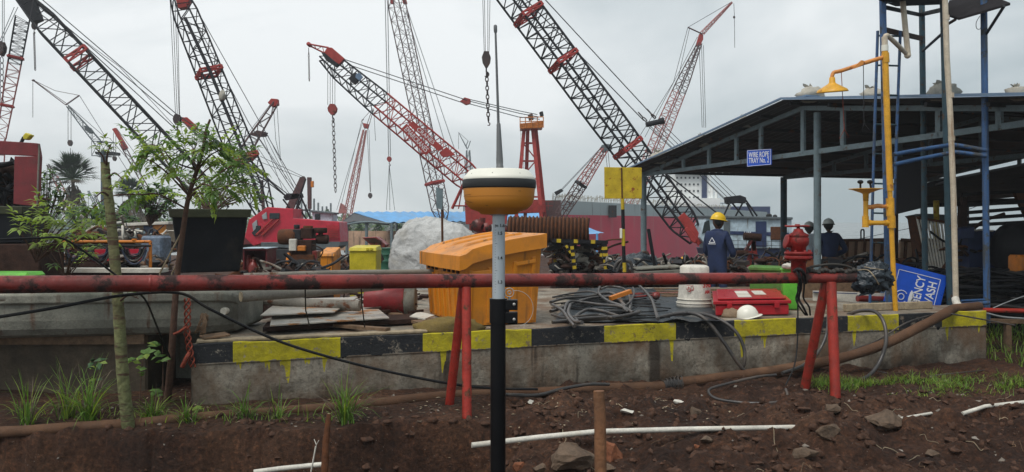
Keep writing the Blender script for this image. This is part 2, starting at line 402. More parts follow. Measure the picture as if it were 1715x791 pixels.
def wall_mat(name, paint):
    """old concrete with a painted band along the top edge (object Z = 0 at the top) whose lower edge runs in drips"""
    m = bpy.data.materials.new(name); m.use_nodes = True; t = m.node_tree; b = t.nodes['Principled BSDF']; L = t.links.new
    co = t.nodes.new('ShaderNodeTexCoord').outputs['Object']
    sp = t.nodes.new('ShaderNodeSeparateXYZ'); L(co, sp.inputs[0])
    def noi(s, d=8, r=.6, sc=(1, 1, 1)):
        ma = t.nodes.new('ShaderNodeMapping'); ma.inputs['Scale'].default_value = sc; L(co, ma.inputs[0])
        n = t.nodes.new('ShaderNodeTexNoise'); n.inputs['Scale'].default_value = s; n.inputs['Detail'].default_value = d; n.inputs['Roughness'].default_value = r; L(ma.outputs[0], n.inputs[0]); return n.outputs[0]
    def rng(src, a, c, lo=0., hi=1.):
        r = t.nodes.new('ShaderNodeMapRange'); L(src, r.inputs[0])
        for i, v in enumerate((a, c, lo, hi)): r.inputs[i + 1].default_value = v
        return r.outputs[0]
    def mixc(f, A, B, mode='MIX'):
        x = t.nodes.new('ShaderNodeMix'); x.data_type = 'RGBA'; x.blend_type = mode
        for idx, val in ((0, f), (6, A), (7, B)):
            if isinstance(val, tuple): x.inputs[idx].default_value = (*val, 1)
            elif isinstance(val, (int, float)): x.inputs[idx].default_value = val
            else: L(val, x.inputs[idx])
        return x.outputs[2]
    def math_(op, A, B=None, C=None, clamp=False):
        n = t.nodes.new('ShaderNodeMath'); n.operation = op; n.use_clamp = clamp
        for i, v in enumerate((A, B, C)):
            if v is None: continue
            if isinstance(v, (int, float)): n.inputs[i].default_value = v
            else: L(v, n.inputs[i])
        return n.outputs[0]
    c = mixc(rng(noi(2.2, 9, .65), .35, .65), (.15, .128, .10), (.38, .34, .275))
    c = mixc(rng(noi(22, 8, .75), .48, .66, 0, .8), c, (.085, .075, .06))
    c = mixc(rng(noi(1.7, 6, .65, (1, 1, .6)), .46, .62, 0, .85), c, (.14, .08, .045))
    c = mixc(rng(noi(3.2, 5, .6, (1, 1, .06)), .60, .66, 0, .9), c, (.035, .026, .02))
    # lower third is damp and mossy
    damp = math_('MULTIPLY', rng(sp.outputs[2], -.30, -.62), rng(noi(4, 5), .35, .6))
    c = mixc(damp, c, (.045, .034, .024))
    if paint is not None:
        drip = rng(noi(9, 2, .5, (1, 1, .02)), .56, .70, 0, .24)
        edge = math_('ADD', rng(noi(30, 3, .6), .3, .7, -.012, .014), drip)
        lim = math_('MULTIPLY_ADD', edge, -1.0 if paint[0] > .1 else -.15, -.178)
        f = math_('GREATER_THAN', sp.outputs[2], lim)
        pc = mixc(rng(noi(5, 9, .75), .40, .68, 0, .85), paint, tuple(x * .35 + .02 for x in paint))
        chips = rng(noi(9, 9, .78), .56, .61, 1, .12)
        f = math_('MULTIPLY', f, chips)
        c = mixc(f, c, pc)
    L(c, b.inputs['Base Color']); b.inputs['Roughness'].default_value = .78; b.inputs['Specular IOR Level'].default_value = .3
    bp = t.nodes.new('ShaderNodeBump'); bp.inputs['Strength'].default_value = .6; bp.inputs['Distance'].default_value = .02; L(noi(28, 8, .7), bp.inputs['Height']); L(bp.outputs[0], b.inputs['Normal'])
    return m
m_wy = wall_mat('concrete_yellow_band', (.52, .44, .015)); m_wk = wall_mat('concrete_black_band', (.018, .02, .024)); m_wc = wall_mat('concrete_plain', None)

# ---------------------------------------------------------------- ground
ZT = .55                                   # top of the concrete plinth
WA, WB, WC = V((-2.886, 6.98, ZT)), V((.578, 8.13, ZT)), V((5.85, 9.62, ZT))
def wall_y(x):
    if x < WB.x: return WA.y + (x - WA.x) * (WB.y - WA.y) / (WB.x - WA.x)
    return WB.y + (x - WB.x) * (WC.y - WB.y) / (WC.x - WB.x)
def ss(a, b, x):
    t = max(0, min(1, (x - a) / (b - a))); return t * t * (3 - 2 * t)
def gz(x, y):
    """height of the ground"""
    far = -.8 * ss(30, 62, y) if y > 30 else 0
    if y > 10.5: return far
    n1 = mn.noise(V((x * .9, y * .9, 1.3))); n2 = mn.noise(V((x * 2.6, y * 2.6, 7.7))); n3 = mn.noise(V((x * 7.5, y * 7.5, 2.1))); n4 = mn.noise(V((x * 19, y * 19, 5.1)))
    rough = .030 * n1 + .030 * n2 + .022 * n3 + .012 * n4
    # trench with a cut edge on the left, sloping spoil on the right
    edge = 6.18 + .12 * mn.noise(V((x * 1.7, 3, 0))) + .07 * mn.noise(V((x * 6, y * 2, 0))) + .04 * mn.noise(V((x * 17, y * 5, 0))) + (.0 if x < -2.9 else .28 * ss(-2.2, -.4, x))
    left = -.52 * (1 - ss(edge - .14, edge, y))
    right = -.30 * (1 - ss(5.1, 7.0, y)) - .05 + .07 * mn.noise(V((x * 1.5, y * 1.9, 11)))
    k = ss(-.35, .15, x + .1 * mn.noise(V((0, y * 5, 0))))
    z = left * (1 - k) + right * k
    amp = .8 if (k < .5 and y > edge) else 1.9
    zz = z + rough * amp * (1 if y < 9 else max(0, (10.5 - y) / 1.5))
    # lumps of spoil
    if k > .3 and y < 7.6: zz += (.10 * max(0, mn.noise(V((x * 3.3, y * 3.3, 20)))) * 2 + .05 * abs(mn.noise(V((x * 8.3, y * 8.3, 2)))) + .02 * mn.noise(V((x * 30, y * 30, 2)))) * k * (1 - ss(6.9, 7.6, y))
    if x > 5.9 and y > 7.5: zz -= .05
    return zz
def lin(a, b, n): return [a + (b - a) * i / n for i in range(n)]
xs = lin(-400, -40, 8) + lin(-40, -5, 18) + lin(-5, 7.5, 330) + lin(7.5, 40, 18) + lin(40, 160, 6) + [160]
ys = lin(-6, 3.5, 5) + lin(3.5, 5.0, 24) + lin(5.0, 5.85, 40) + lin(5.85, 6.45, 70) + lin(6.45, 7.4, 44) + lin(7.4, 10.5, 60) + lin(10.5, 30, 14) + lin(30, 58, 10) + [58]
g = MB(); nx = len(xs)
def shore(x, y):
    if x > 9 and y > 34: return -3.0 * ss(34, 40, y)
    return 0
for y in ys:
    for x in xs:
        e = gz(x, y) + shore(x, y)
        if y >= 57.9: e = -4
        g.v.append((x, y, e))
for j in range(len(ys) - 1):
    for i in range(nx - 1):
        a = j * nx + i; g.f.append([a, a + 1, a + nx + 1, a + nx]); g.m.append(0); g.s.append(True)
struct('ground', g, m_soil)
s = MB(); s.quad((-3000, 34, -2), (3000, 34, -2), (3000, 5000, -2), (-3000, 5000, -2)); struct('sea_water', s, m_sea)
s = MB(); s.prism([(-900, 150, -3), (-20, 150, -3), (-6, 175, -3), (-60, 900, -3), (-900, 900, -3)], (0, 0, 2.2)); struct('far_land', s, m_yard)

# ---------------------------------------------------------------- painted concrete plinth
segs = [(320, 390, 'k'), (390, 570, 'y'), (570, 708, 'k'), (708, 890, 'y'), (890, 1012, 'k'), (1012, 1132, 'y'), (1132, 1230, 'k'), (1230, 1333, 'y'), (1333, 1420, 'k'), (1420, 1505, 'y'), (1505, 1578, 'k'), (1578, 1652, 'y')]
def on_wall(x_px):
    lo, hi = -4., 7.
    for _ in range(50):
        m_ = (lo + hi) / 2
        if m_ / wall_y(m_) * F + CX < x_px: lo = m_
        else: hi = m_
    return lo
wl = thing('concrete_plinth', 'low wet concrete plinth with yellow and black painted blocks along its edge', 'plinth', (WA.x, WA.y, 0))
w = MB(); xsw = []
for a, b_, c_ in segs:
    n = max(2, int((b_ - a) / 14))
    xa, xb = on_wall(a), on_wall(b_)
    for i in range(n): xsw.append((xa + (xb - xa) * i / n, {'k': 1, 'y': 0}[c_]))
xsw.append((on_wall(1652), 0))
zs = [-.65, -.5, -.4, -.3, -.2, -.185, -.03, -.008, 0]
def wp(x, k):
    z = zs[k]; y = wall_y(x)
    if k < 5: y += .012 + .012 * mn.noise(V((x * 3, z * 5, 0)))
    elif k == 8: y += .018
    y += .006 * mn.noise(V((x * 6, z * 9, 4)))
    return (x, y, z + (.012 * mn.noise(V((x * 2.5, 0, 9))) + .006 * mn.noise(V((x * 11, 0, 9))) if k >= 6 else 0))
nz_ = len(zs)
for x, _ in xsw:
    for k in range(nz_): w.v.append(wp(x, k))
for i in range(len(xsw) - 1):
    for k in range(nz_ - 1):
        a = i * nz_ + k; w.f.append([a, a + nz_, a + nz_ + 1, a + 1]); w.m.append(xsw[i][1]); w.s.append(False)
# ends and top sheet
x0, x1 = xsw[0][0], xsw[-1][0]
back = [(x1, 10.3, -.004), (4.7, 10.3, -.004), (4.6, 13.3, -.004), (-2.2, 12.6, -.004), (x0, 8.4, -.004)]
top = [(x, wall_y(x) + .018, -.004) for x, _ in xsw]
w.add(top + back, [tuple(range(len(top) + len(back)))], 2)
w.add([(x0, wall_y(x0), 0), (x0, 8.4, 0), (x0, 8.4, -.65), (x0, wall_y(x0), -.65)], [(0, 1, 2, 3)], 2)
w.add([(x1, wall_y(x1), 0), (x1, 10.3, 0), (x1, 10.3, -.65), (x1, wall_y(x1), -.65)], [(0, 3, 2, 1)], 2)
bk = back
for i in range(len(bk) - 1):
    a, b_ = bk[i], bk[i + 1]; w.add([a, b_, (b_[0], b_[1], -.65), (a[0], a[1], -.65)], [(0, 1, 2, 3)], 2)
w.v = [(p[0], p[1], p[2] + ZT) for p in w.v]
o = build('body', w, [m_wy, m_wk, m_wc], wl)
# origin of the body at top height so the band follows object Z
for vv in o.data.vertices: vv.co.z -= ZT
o.location.z = ZT
# pale timber strip lying along the edge
t_ = MB()
def strip(mb, xa, xb, dy, dz, wd, th, n=10):
    for i in range(n):
        a = xa + (xb - xa) * i / n; c_ = xa + (xb - xa) * (i + 1) / n
        mb.beam((a, wall_y(a) + dy, ZT + dz), (c_, wall_y(c_) + dy, ZT + dz), wd, th)
strip(t_, on_wall(322), on_wall(712), .10, .014, .13, .022, 1)
solo('plank', t_, m_woodpale, 'long thin pale plank laid along the left end of the painted plinth', 'plank', bevel=.004)
t_ = MB(); t_.beam((on_wall(326), 7.15, ZT + .035), (on_wall(366), 7.28, ZT + .05), .20, .02)
solo('plank', t_, m_wood, 'short dark weathered board on the left corner of the plinth', 'plank', bevel=.004)
t_ = MB(); strip(t_, on_wall(1440), on_wall(1590), .42, .045, .07, .09, 3)
solo('timber', t_, m_woodpale, 'muddy squared timber in front of the blue eye wash board', 'timber', bevel=.006)
# ================================================================ shed "wire rope tray" (right)
ES = V((3.307, 19.5, 0)); GD = V((1, -3, 0)).normalized(); RD = V((3, 1, 0)).normalized()    # gable direction, ridge direction
def shed(u, v, z): return ES + GD * u + RD * v + V((0, 0, z))       # u along the gable, v along the ridge
UR = (V((.375 * 13.84, 13.84, 0)) - ES).length                       # ridge position
UE = UR * 2 + .9
ZE, ZR = 2.95, 3.80; ZE2 = ZR - (ZR - ZE) * (UE - UR) / UR * .98
def corr(mb, u0, z0, u1, z1, v0, v1, mi=0, pitch=.2, th=.03, flip=1):
    n = int((v1 - v0) / (pitch / 2)); top = []; m_ = 6
    for i in range(n + 1):
        v = v0 + (v1 - v0) * i / n; h = th if i % 2 else 0
        for k in range(m_ + 1):
            t = k / m_; sag = .02 * mn.noise(V((u0 + t * 3, v * .6, 2)))
            top.append(shed(u0 + (u1 - u0) * t, v, z0 + (z1 - z0) * t + h + sag))
    fs = [(i * (m_ + 1) + k, i * (m_ + 1) + k + 1, (i + 1) * (m_ + 1) + k + 1, (i + 1) * (m_ + 1) + k) for i in range(n) for k in range(m_)]
    mb.add(top, fs, mi)
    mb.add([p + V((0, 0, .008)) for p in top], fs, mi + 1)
sh = thing('open_shed', 'open steel shed with dark corrugated roof weighted by sandbags', 'shed', shed(0, 0, 0))
r = MB(); corr(r, -.25, ZE - .035, UR, ZR, -.45, 9.4); build('roof_sheet', r, [m_roofunder, m_rooftop], sh)
r = MB(); corr(r, UE + .4, ZE2 - .05, UR, ZR, -.45, 9.4); build('roof_sheet', r, [m_roofunder, m_rooftop], sh)
r = MB()
for a_, za, b_, zb in ((-.3, ZE - .02, UR, ZR + .03), (UR, ZR + .03, UE + .4, ZE2 - .02)):
    r.beam(shed(a_, -.47, za), shed(b_, -.47, zb), .03, .035)
r.box(shed(UR, 0, ZR + .06), (.5, .3, .03), Matrix.Rotation(-1.2, 3, 'Z'))
build('edge_trim', r, m_rooftop, sh)
def truss(v):
    c_ = MB(); zc = 2.83
    c_.beam(shed(0, v, zc), shed(UE, v, zc + .09), .05, .085)
    build('bottom_chord', c_, m_greysteel, sh)
    c_ = MB(); c_.beam(shed(0, v, ZE - .10), shed(UR, v, ZR - .12), .05, .08); c_.beam(shed(UR, v, ZR - .12), shed(UE, v, ZE2 - .12), .05, .08)
    build('top_chord', c_, m_greysteel, sh)
    for u in [.9, 1.9, 2.95, 3.95, 4.75, UR, 6.95, 7.9, 8.85, 9.8, 10.7, 11.7]:
        zt = ZE - .1 + (ZR - ZE) * u / UR if u < UR else ZR - .12 - (ZR - ZE2) * (u - UR) / (UE - UR)
        c_ = MB(); c_.box(shed(u, v, (zc + zt) / 2 + .03), (.085, .05, zt - zc), Matrix.Rotation(-1.249, 3, 'Z')); build('web_post', c_, m_greysteel, sh)
truss(0); truss(4.2); truss(9.0)
pu = MB()
for k in range(8):
    u = UR * k / 7; pu.beam(shed(u, -.3, ZE + (ZR - ZE) * k / 7 - .055), shed(u, 9.3, ZE + (ZR - ZE) * k / 7 - .055), .05, .06)
    if k < 7:
        u = UE - (UE - UR) * k / 7; z = ZE2 + (ZR - ZE2) * k / 7 - .08; pu.beam(shed(u, -.3, z), shed(u, 9.3, z), .05, .06)
build('purlin', pu, m_darksteel, sh)
for (u, v, r_, mt, zt) in ((0, 0, .075, m_greysteel, 2.9), (0, 4.2, .085, m_tealpaint, 2.85), (0, 9.0, .08, m_tealpaint, 2.85), (6.33, 0, .062, m_greysteel, 3.55), (6.3, 9, .07, m_tealpaint, 2.9), (UE, 0, .07, m_greysteel, 2.6), (UE, 4.2, .07, m_tealpaint, 2.6), (UE, 9, .07, m_tealpaint, 2.6)):
    c_ = MB(); c_.tube([shed(u, v, -.05), shed(u, v, zt)], r_, 14); build('post', c_, mt, sh)
# name board
sg = thing('name_board', 'blue board lettered WIRE ROPE TRAY No. 2 under the shed roof', 'sign', P(1271, 279, 14.6))
a, b_, c_, d_ = P(1251, 252, 14.85), P(1292, 249.5, 14.45), P(1292, 276, 14.45), P(1251, 279.5, 14.85)
nrm = (b_ - a).cross(d_ - a).normalized()
if nrm.y > 0: nrm = -nrm
r = MB(); r.prism([a, b_, c_, d_], -nrm * .02); build('board', r, m_signblue, sg)
r = MB(); q = [a, b_, c_, d_]; cc = (a + b_ + c_ + d_) / 4
for i in range(4):
    p0 = cc + (q[i] - cc) * .95 + nrm * .006; p1 = cc + (q[(i + 1) % 4] - cc) * .95 + nrm * .006; r.beam(p0, p1, .007, .003, nrm)
build('white_border', r, m_signwhite, sg)
for k, s_ in enumerate(('WIRE ROPE', 'TRAY No. 2')):
    pc = a.lerp(d_, .32 + .36 * k).lerp(b_.lerp(c_, .32 + .36 * k), .5) + nrm * .008
    text(s_, .142, pc, b_ - a, a - d_, m_signwhite, sg, sx=.60, bold=.001)
# sandbags on the roof
def sandbag(x, y, d, s_, seed, label):
    c0 = P(x, y, d); t = thing('sandbag', label, 'sandbag', c0, 'sandbags weighing down the shed roof')
    b = MB(); b.blob(c0 + V((0, 0, s_ * .28)), (s_ * .5, s_ * .4, s_ * .30), .25, 1.8, seed, 18, 12, flat=-s_ * .3, fold=.3); build('sack', b, m_sack, t)
    b = MB(); rr = random.Random(seed)
    top = c0 + V((-.15 * s_, 0, s_ * .50))
    vs = [top]; n = 14
    for i in range(n):
        an = 2 * pi * i / n; k = rr.uniform(.16, .27) * s_
        vs.append(top + V((cos(an) * k * .9, sin(an) * k * .6, s_ * rr.uniform(.08, .24))))
    b.add(vs, [(0, i + 1, (i + 1) % n + 1) for i in range(n)], 0, False)
    b.tube([top + V((0, 0, -.1 * s_)), top + V((0, 0, .06 * s_))], [s_ * .2, s_ * .09], 9)
    build('tied_neck', b, m_sack, t)
def roofpt(x, y0, seed, s_, label):
    # on the slope near the gable edge: solve u so that the point projects to x
    lo, hi = 0, UE
    for _ in range(50):
        u = (lo + hi) / 2; p = shed(u, .1, 0)
        if p.x / p.y * F + CX < x: lo = u
        else: hi = u
    z = ZE + (ZR - ZE) * u / UR if u < UR else ZR - (ZR - ZE2) * (u - UR) / (UE - UR)
    p = shed(u, .1, z); X = CX + p.x / p.y * F; Y_ = HY - (p.z - H) / p.y * F
    sandbag(X, Y_ + 1, p.y, s_, seed, label)
roofpt(1108, 0, 3, .55, 'white sandbag lowest on the left slope of the shed roof')
roofpt(1180, 0, 5, .42, 'pale tied sandbag below the two light hoist ropes on the shed roof')
roofpt(1250, 0, 8, .40, 'round cream sandbag with a big knot halfway up the left roof slope')
roofpt(1358, 0, 12, .46, 'open necked sandbag at the roof peak beside the yellow shower head')
roofpt(1462, 0, 17, .36, 'small sandbag on the shed roof behind the ladder')
roofpt(1580, 0, 21, .42, 'largest sandbag on the roof behind the cream pipe')
roofpt(1706, 0, 25, .30, 'grey sandbag at the far right end of the shed roof')

# ================================================================ blue tank stand
m_plat = mat('platform_underside', (.022, .02, .022), .9, var=.4, spec=.05)
ts = thing('tank_stand', 'tall blue and black steel tank stand with two dark platforms', 'tank stand', (5.6, 10.3, 0))
def post(xt, xb, ytop, yb, d, wpx, mt, name='post'):
    c_ = MB(); c_.tube([P(xb, yb, d), P(xb + (xt - xb) * .5, (yb + ytop) / 2, d), P(xt, ytop, d)], px(wpx, d) / 2, 12); build(name, c_, mt, ts)
post(1477, 1489, -60, 540, 9.95, 11, m_bluepaint)
post(1543, 1550, -60, 505, 11.6, 9.5, m_tealpaint)
post(1579, 1592, -60, 520, 10.4, 12, m_tealpaint)
post(1647, 1653, -60, 540, 10.1, 10.5, m_bluepaint)
def bar(x0, y0, d0, x1, y1, d1, wpx, mt, name='brace', par=None, flat=False):
    c_ = MB(); w_ = px(wpx, (d0 + d1) / 2)
    if flat: c_.beam(P(x0, y0, d0), P(x1, y1, d1), w_ * .5, w_)
    else: c_.tube([P(x0, y0, d0), P(x1, y1, d1)], w_ / 2, 8)
    return build(name, c_, mt, par or ts)
bar(1480, 12, 9.95, 1545, 26, 11.6, 6, m_blackpaint, flat=True)
bar(1480, 50, 9.95, 1545, 65, 11.6, 8, m_rustdark, flat=True)
bar(1545, 24, 11.6, 1585, 15, 10.4, 7, m_blackpaint, flat=True)
bar(1545, 86, 11.6, 1583, 52, 10.4, 5, m_darksteel)
bar(1585, 42, 10.4, 1600, 33, 10.2, 5, m_darksteel)
bar(1650, 60, 10.1, 1682, 10, 9.6, 5, m_darksteel)
bar(1480, 5, 9.95, 1512, -3, 10.6, 6, m_tealpaint)
# bent blue tie pipes
for yy, dy in ((0, 0), (17, 2)):
    c_ = MB(); c_.tube(smooth_path([P(1496, 259 + yy, 9.95), P(1540, 251 + yy * .9, 10.1), P(1585, 244 + yy * .8, 10.15), P(1600, 243 + yy * .7, 10.1), P(1652, 252 + yy * .55, 10.0)], 4), px(3.6, 10), 10); build('tie_pipe', c_, m_bluepaint, ts)
c_ = MB(); c_.prism([P(1582, 26, 10.6), P(1606, 34, 10.0), P(1692, 9, 9.6), P(1655, -6, 10.4), P(1590, 4, 11.2)], (0, 0, .03)); build('platform', c_, m_plat, ts)
c_ = MB(); c_.prism([P(1470, 0, 9.7), P(1500, 11, 10.9), P(1575, 8, 11.0), P(1590, -3, 10.2)], (0, 0, .05)); build('platform', c_, m_plat, ts)
c_ = MB(); c_.prism([P(1497, 262, 10.9), P(1543, 265, 11.1), P(1543, 349, 11.1), P(1502, 359, 10.9)], (0, .03, 0)); 
tag(build('dark_board', c_, m_blackpaint, None, P(1520, 359, 10.9)), 'large dark board hanging behind the yellow standpipe', 'board')
c_ = MB(); c_.tube(smooth_path([P(1641, 27, 10), P(1635, 38, 10), P(1636, 48, 10), P(1642, 48, 10), P(1645, 36, 10)], 5), .004, 6)
solo('wire_loop', c_, m_cable, 'thin wire loop dangling under the upper right platform', 'wire')
# ladder
ld = thing('ladder', 'tall narrow blue ladder leaning on the tank stand', 'ladder', P(1463, 540, 10.2))
for (x0, x1, dd) in ((1470, 1456, 10.2), (1508, 1492, 10.25)):
    c_ = MB(); c_.tube([P(x0, 52, dd), P(x0 + (x1 - x0) * .45, 250, dd), P(x1, 545, dd)], px(2.4, 10), 8); build('rail', c_, m_bluepaint, ld)
for i in range(10):
    y = 60 + i * 49.5; xa = 1470 - 14 * (y - 52) / 490; xb = 1508 - 16 * (y - 52) / 490
    bar(xa, y, 10.2, xb, y + 1, 10.25, 3.2, m_tealpaint, 'rung', ld)

# ================================================================ emergency shower
es = thing('safety_shower', 'yellow emergency shower standpipe with side eye wash basin', 'safety shower', P(1497, 524, 9.66))
D = 9.66
def tb(pts, wpx, mt, par, name, n=14, d=D, k=0):
    c_ = MB(); pp = [P(x, y, d if len(q) < 1 else q[0]) for x, y, *q in pts]
    if k: pp = smooth_path(pp, k)
    c_.tube(pp, px(wpx, d) / 2, n); return build(name, c_, mt, par)
tb([(1482, 84), (1486, 200), (1491, 320)], 10, m_yellowpipe, es, 'standpipe'); tb([(1490.5, 320), (1495, 430), (1500, 522)], 8, m_yellowpipe, es, 'standpipe')
for (x, y, h_, w_) in ((1483, 97, 16, 12), (1491, 347, 30, 13), (1493, 372, 20, 13)): tb([(x - .4, y - h_ / 2), (x + .4, y + h_ / 2)], w_, m_yellowpipe, es, 'pipe_tee')
tb([(1481.5, 62), (1482, 84)], 9.5, m_pvc, es, 'white_coupling'); tb([(1482, 76), (1482, 86)], 11, m_white, es, 'white_collar')
tb([(1480, 96), (1447, 106)], 7, m_orangepipe, es, 'shower_arm'); tb([(1445, 107), (1408, 119), (1396, 122), (1393, 132)], 6.5, m_orangepipe, es, 'shower_arm', k=3)
c_ = MB(); c_.prism([P(1428, 115, 9.62), P(1443, 101, 9.62), P(1447, 102, 9.62), P(1446, 108, 9.62), P(1434, 114, 9.62)], (0, .03, 0)); build('lever_plate', c_, m_orangepipe, es)
pr = [(.028, .165), (.034, .16), (.038, .10), (.05, .085), (.11, .05), (.17, .015), (.186, -.008), (.186, -.02), (.17, -.018), (.02, -.012), (.0, -.012)]
tilt = Matrix.Rotation(radians(7), 3, 'X') @ Matrix.Rotation(radians(-4), 3, 'Y')
c_ = MB(); c_.lathe(pr, P(1394, 152, D), 40, tilt); hd = build('shower_head', c_, m_yellowpipe, es)
for (x0, y0, x1, y1, mt, tx, ty) in ((1409, 119, 1414, 217, m_ropeorange, 1414, 232), (1446, 108, 1447, 208, m_darksteel, 1450, 222)):
    tb([(x0, y0), (x1, y1)], 1.3, mt, es, 'pull_rod', 6)
    c_ = MB(); h_ = 8
    c_.tube([P(x1, y1, D), P(tx - h_, ty, D), P(tx + h_, ty - 2, D), P(x1, y1, D)], px(1.4, D) / 2, 6); build('pull_handle', c_, mt, es)
# eye wash
tb([(1487, 346), (1474, 346)], 6, m_orangepipe, es, 'eyewash_pipe'); tb([(1478, 346), (1470, 345), (1460, 347), (1452, 347)], 7.5, m_orangepipe, es, 'eyewash_valve', k=3)
tb([(1450, 336), (1450, 378)], 8, m_yellowpipe, es, 'eyewash_pipe'); tb([(1449, 373.5), (1492, 373.5)], 8, m_yellowpipe, es, 'eyewash_pipe'); tb([(1449.5, 362), (1449.5, 381)], 10.5, m_yellowpipe, es, 'pipe_elbow'); tb([(1488, 346), (1484, 346)], 9, m_yellowpipe, es, 'pipe_elbow')
for (xx, yy) in ((1456, 373.5), (1484, 373.5)): tb([(xx - 2, yy), (xx + 2, yy)], 10.5, m_yellowpipe, es, 'pipe_collar')
c_ = MB(); c_.lathe([(.0, -.15), (.032, -.15), (.036, -.06), (.06, -.045), (.16, -.008), (.20, 0), (.198, .006), (.15, -.002), (.05, -.03), (0, -.03)], P(1450, 317, D), 36); build('eyewash_bowl', c_, m_yellowpipe, es)
for xx in (1441, 1457):
    c_ = MB(); c_.tube([P(xx + (2 if xx > 1450 else 0), 317, D), P(xx, 306, D)], px(1.6, D), 8); c_.blob(P(xx, 305, D), (.036, .036, .026), .05, 2, xx, 12, 8); build('spray_nozzle', c_, m_blackplastic, es)
c_ = MB(); c_.tube(smooth_path([P(1482, 63, D), P(1484, 60, D), P(1490, 63, D + .1), P(1518, 90, D + .5), P(1521, 92, D + .5)], 4), px(4, D), 12)
pv = thing('water_pipe', 'cream plastic water pipe bent down from the tank platform', 'pipe', P(1520, 98, 10)); build('lower_run', c_, m_pvc, pv)
c_ = MB(); c_.tube([P(1521, 94, D + .5), P(1516, 45, D + .5), P(1510, -20, D + .5)], px(4.6, D + .4), 12); build('upper_run', c_, m_pvc, pv)
c_ = MB(); c_.blob(P(1520, 93, D + .5), (.042, .042, .042), 0, 1, 0, 14, 10); build('elbow', c_, m_pvc, pv)
pv = thing('water_pipe', 'long cream plastic downpipe fixed beside the dark post with a white elbow at its foot', 'pipe', P(1603, 515, 9.9))
c_ = MB(); c_.tube([P(1582, -20, 9.9), P(1586, 100, 9.9), P(1592, 200, 9.9), P(1597, 330, 9.9), P(1601, 505, 9.9)], px(9, 9.9) / 2, 14); build('downpipe', c_, m_pvc, pv)
for (x, y) in ((1584.5, 30), (1592, 160), (1593.6, 232)):
    c_ = MB(); c_.tube([P(x, y - 4, 9.9), P(x + .3, y + 4, 9.9)], px(10.6, 9.9) / 2, 14); build('collar', c_, m_pvc, pv)
c_ = MB(); c_.tube(smooth_path([P(1600, 500, 9.9), P(1602, 508, 9.85), P(1607, 514, 9.8)], 4), px(12, 9.9) / 2, 14); build('white_elbow', c_, m_whitedirty, pv)
c_ = MB(); c_.tube([P(1610, 511, 9.95), P(1656, 507, 10.0)], px(7, 9.9) / 2, 12); c_.tube([P(1610, 504, 10.0), P(1653, 502, 10.1)], px(4, 9.9) / 2, 10)
solo('blue_pipe', c_, m_bluepaint, 'short blue pipes lying at the foot of the tank stand', 'pipe')
c_ = MB(); c_.tube([P(1618, 519, 9.75), P(1715, 521, 9.9), P(1900, 525, 10.2)], px(8, 9.8) / 2, 12)
solo('red_hose', c_, m_legred, 'red pipe running right from the end of the plinth', 'pipe')

# ================================================================ eye wash board
eb = thing('eyewash_board', 'blue EMERGENCY EYE WASH board lying on its side behind the yellow standpipe', 'sign', P(1540, 560, 10.45))
A_, B_ = P(1497, 440, 10.45), P(1588, 463, 10.45); ux = (B_ - A_).normalized(); uy = V((ux.z, 0, -ux.x)); Lb = .98; Wb = (B_ - A_).length
C_, D_ = B_ + uy * Lb, A_ + uy * Lb
if uy.z > 0: uy = -uy; C_, D_ = B_ + uy * Lb, A_ + uy * Lb
c_ = MB(); c_.prism([A_, B_, C_, D_], (0, .03, 0)); build('board', c_, m_signblue, eb, bevel=.004)
fr = V((0, -.004, 0))
def bp_(u, v): return A_ + ux * (Wb * u) + uy * v + fr
c_ = MB()
for p0, p1 in (((.12, .07), (.88, .07)), ((.88, .07), (.88, .95)), ((.12, .07), (.12, .95))): c_.beam(bp_(*p0), bp_(*p1), .008, .003, (0, 1, 0))
build('white_border', c_, m_signwhite, eb)
text('EMERGENCY', .165, bp_(.55, .43), -uy, ux * -1, m_signwhite, eb, sx=.72, bold=.002)
text('EYE WASH', .165, bp_(.77, .42), -uy, ux * -1, m_signwhite, eb, sx=.76, bold=.002)
c_ = MB()   # the eye wash pictogram
def arc(cu, cv, r_, a0, a1, w_=.012, n=14, sq=1):
    pts = [bp_(cu, cv) + ux * (r_ * cos(a0 + (a1 - a0) * i / n)) + uy * (r_ * sq * sin(a0 + (a1 - a0) * i / n)) for i in range(n + 1)]
    c_.tube(pts, w_ / 2, 6)
arc(.27, .42, .085, .6, 5.6); arc(.27, .42, .04, 0, 6.28)
c_.prism([bp_(.43, .30), bp_(.47, .34), bp_(.48, .42), bp_(.47, .5), bp_(.43, .54), bp_(.41, .5), bp_(.40, .42), bp_(.41, .34)], fr * .5)
c_.prism([bp_(.47, .405), bp_(.53, .405), bp_(.53, .435), bp_(.47, .435)], fr * .5)
build('pictogram', c_, m_signwhite, eb)
# lettered white board
wb = thing('lettered_board', 'dirty white board lettered submarine lying behind the right trestle', 'board', P(1425, 527, 10.6))
a, b_ = P(1362, 487, 10.9), P(1490, 492, 10.6)
c_ = MB(); c_.prism([a, b_, b_ - V((0, 0, .26)), a - V((0, 0, .26))], (0, .02, .0)); build('board', c_, m_whitedirty, wb)
text('submarine', .15, (a + b_) / 2 + V((.07, -.006, -.175)), b_ - a, V((0, 0, 1)), m_textdark, wb, bold=.003)
c_ = MB(); c_.beam(a + V((.0, -.01, -.02)), b_ + V((-.45, -.01, .0)), .05, .01); build('blue_band', c_, m_navy, wb)
c_ = MB(); c_.box(P(1484, 500, 10.75), (.13, .04, .55), Matrix.Rotation(radians(-8), 3, 'Y')); 
lb = solo('pale_blue_board', c_, m_rooftop, 'narrow pale blue lettered strip standing left of the eye wash board', 'board')
text('eyewash', .09, P(1484, 497, 10.72), (-.12, 0, 1), (-1, 0, 0), m_signwhite, lb, sx=1)
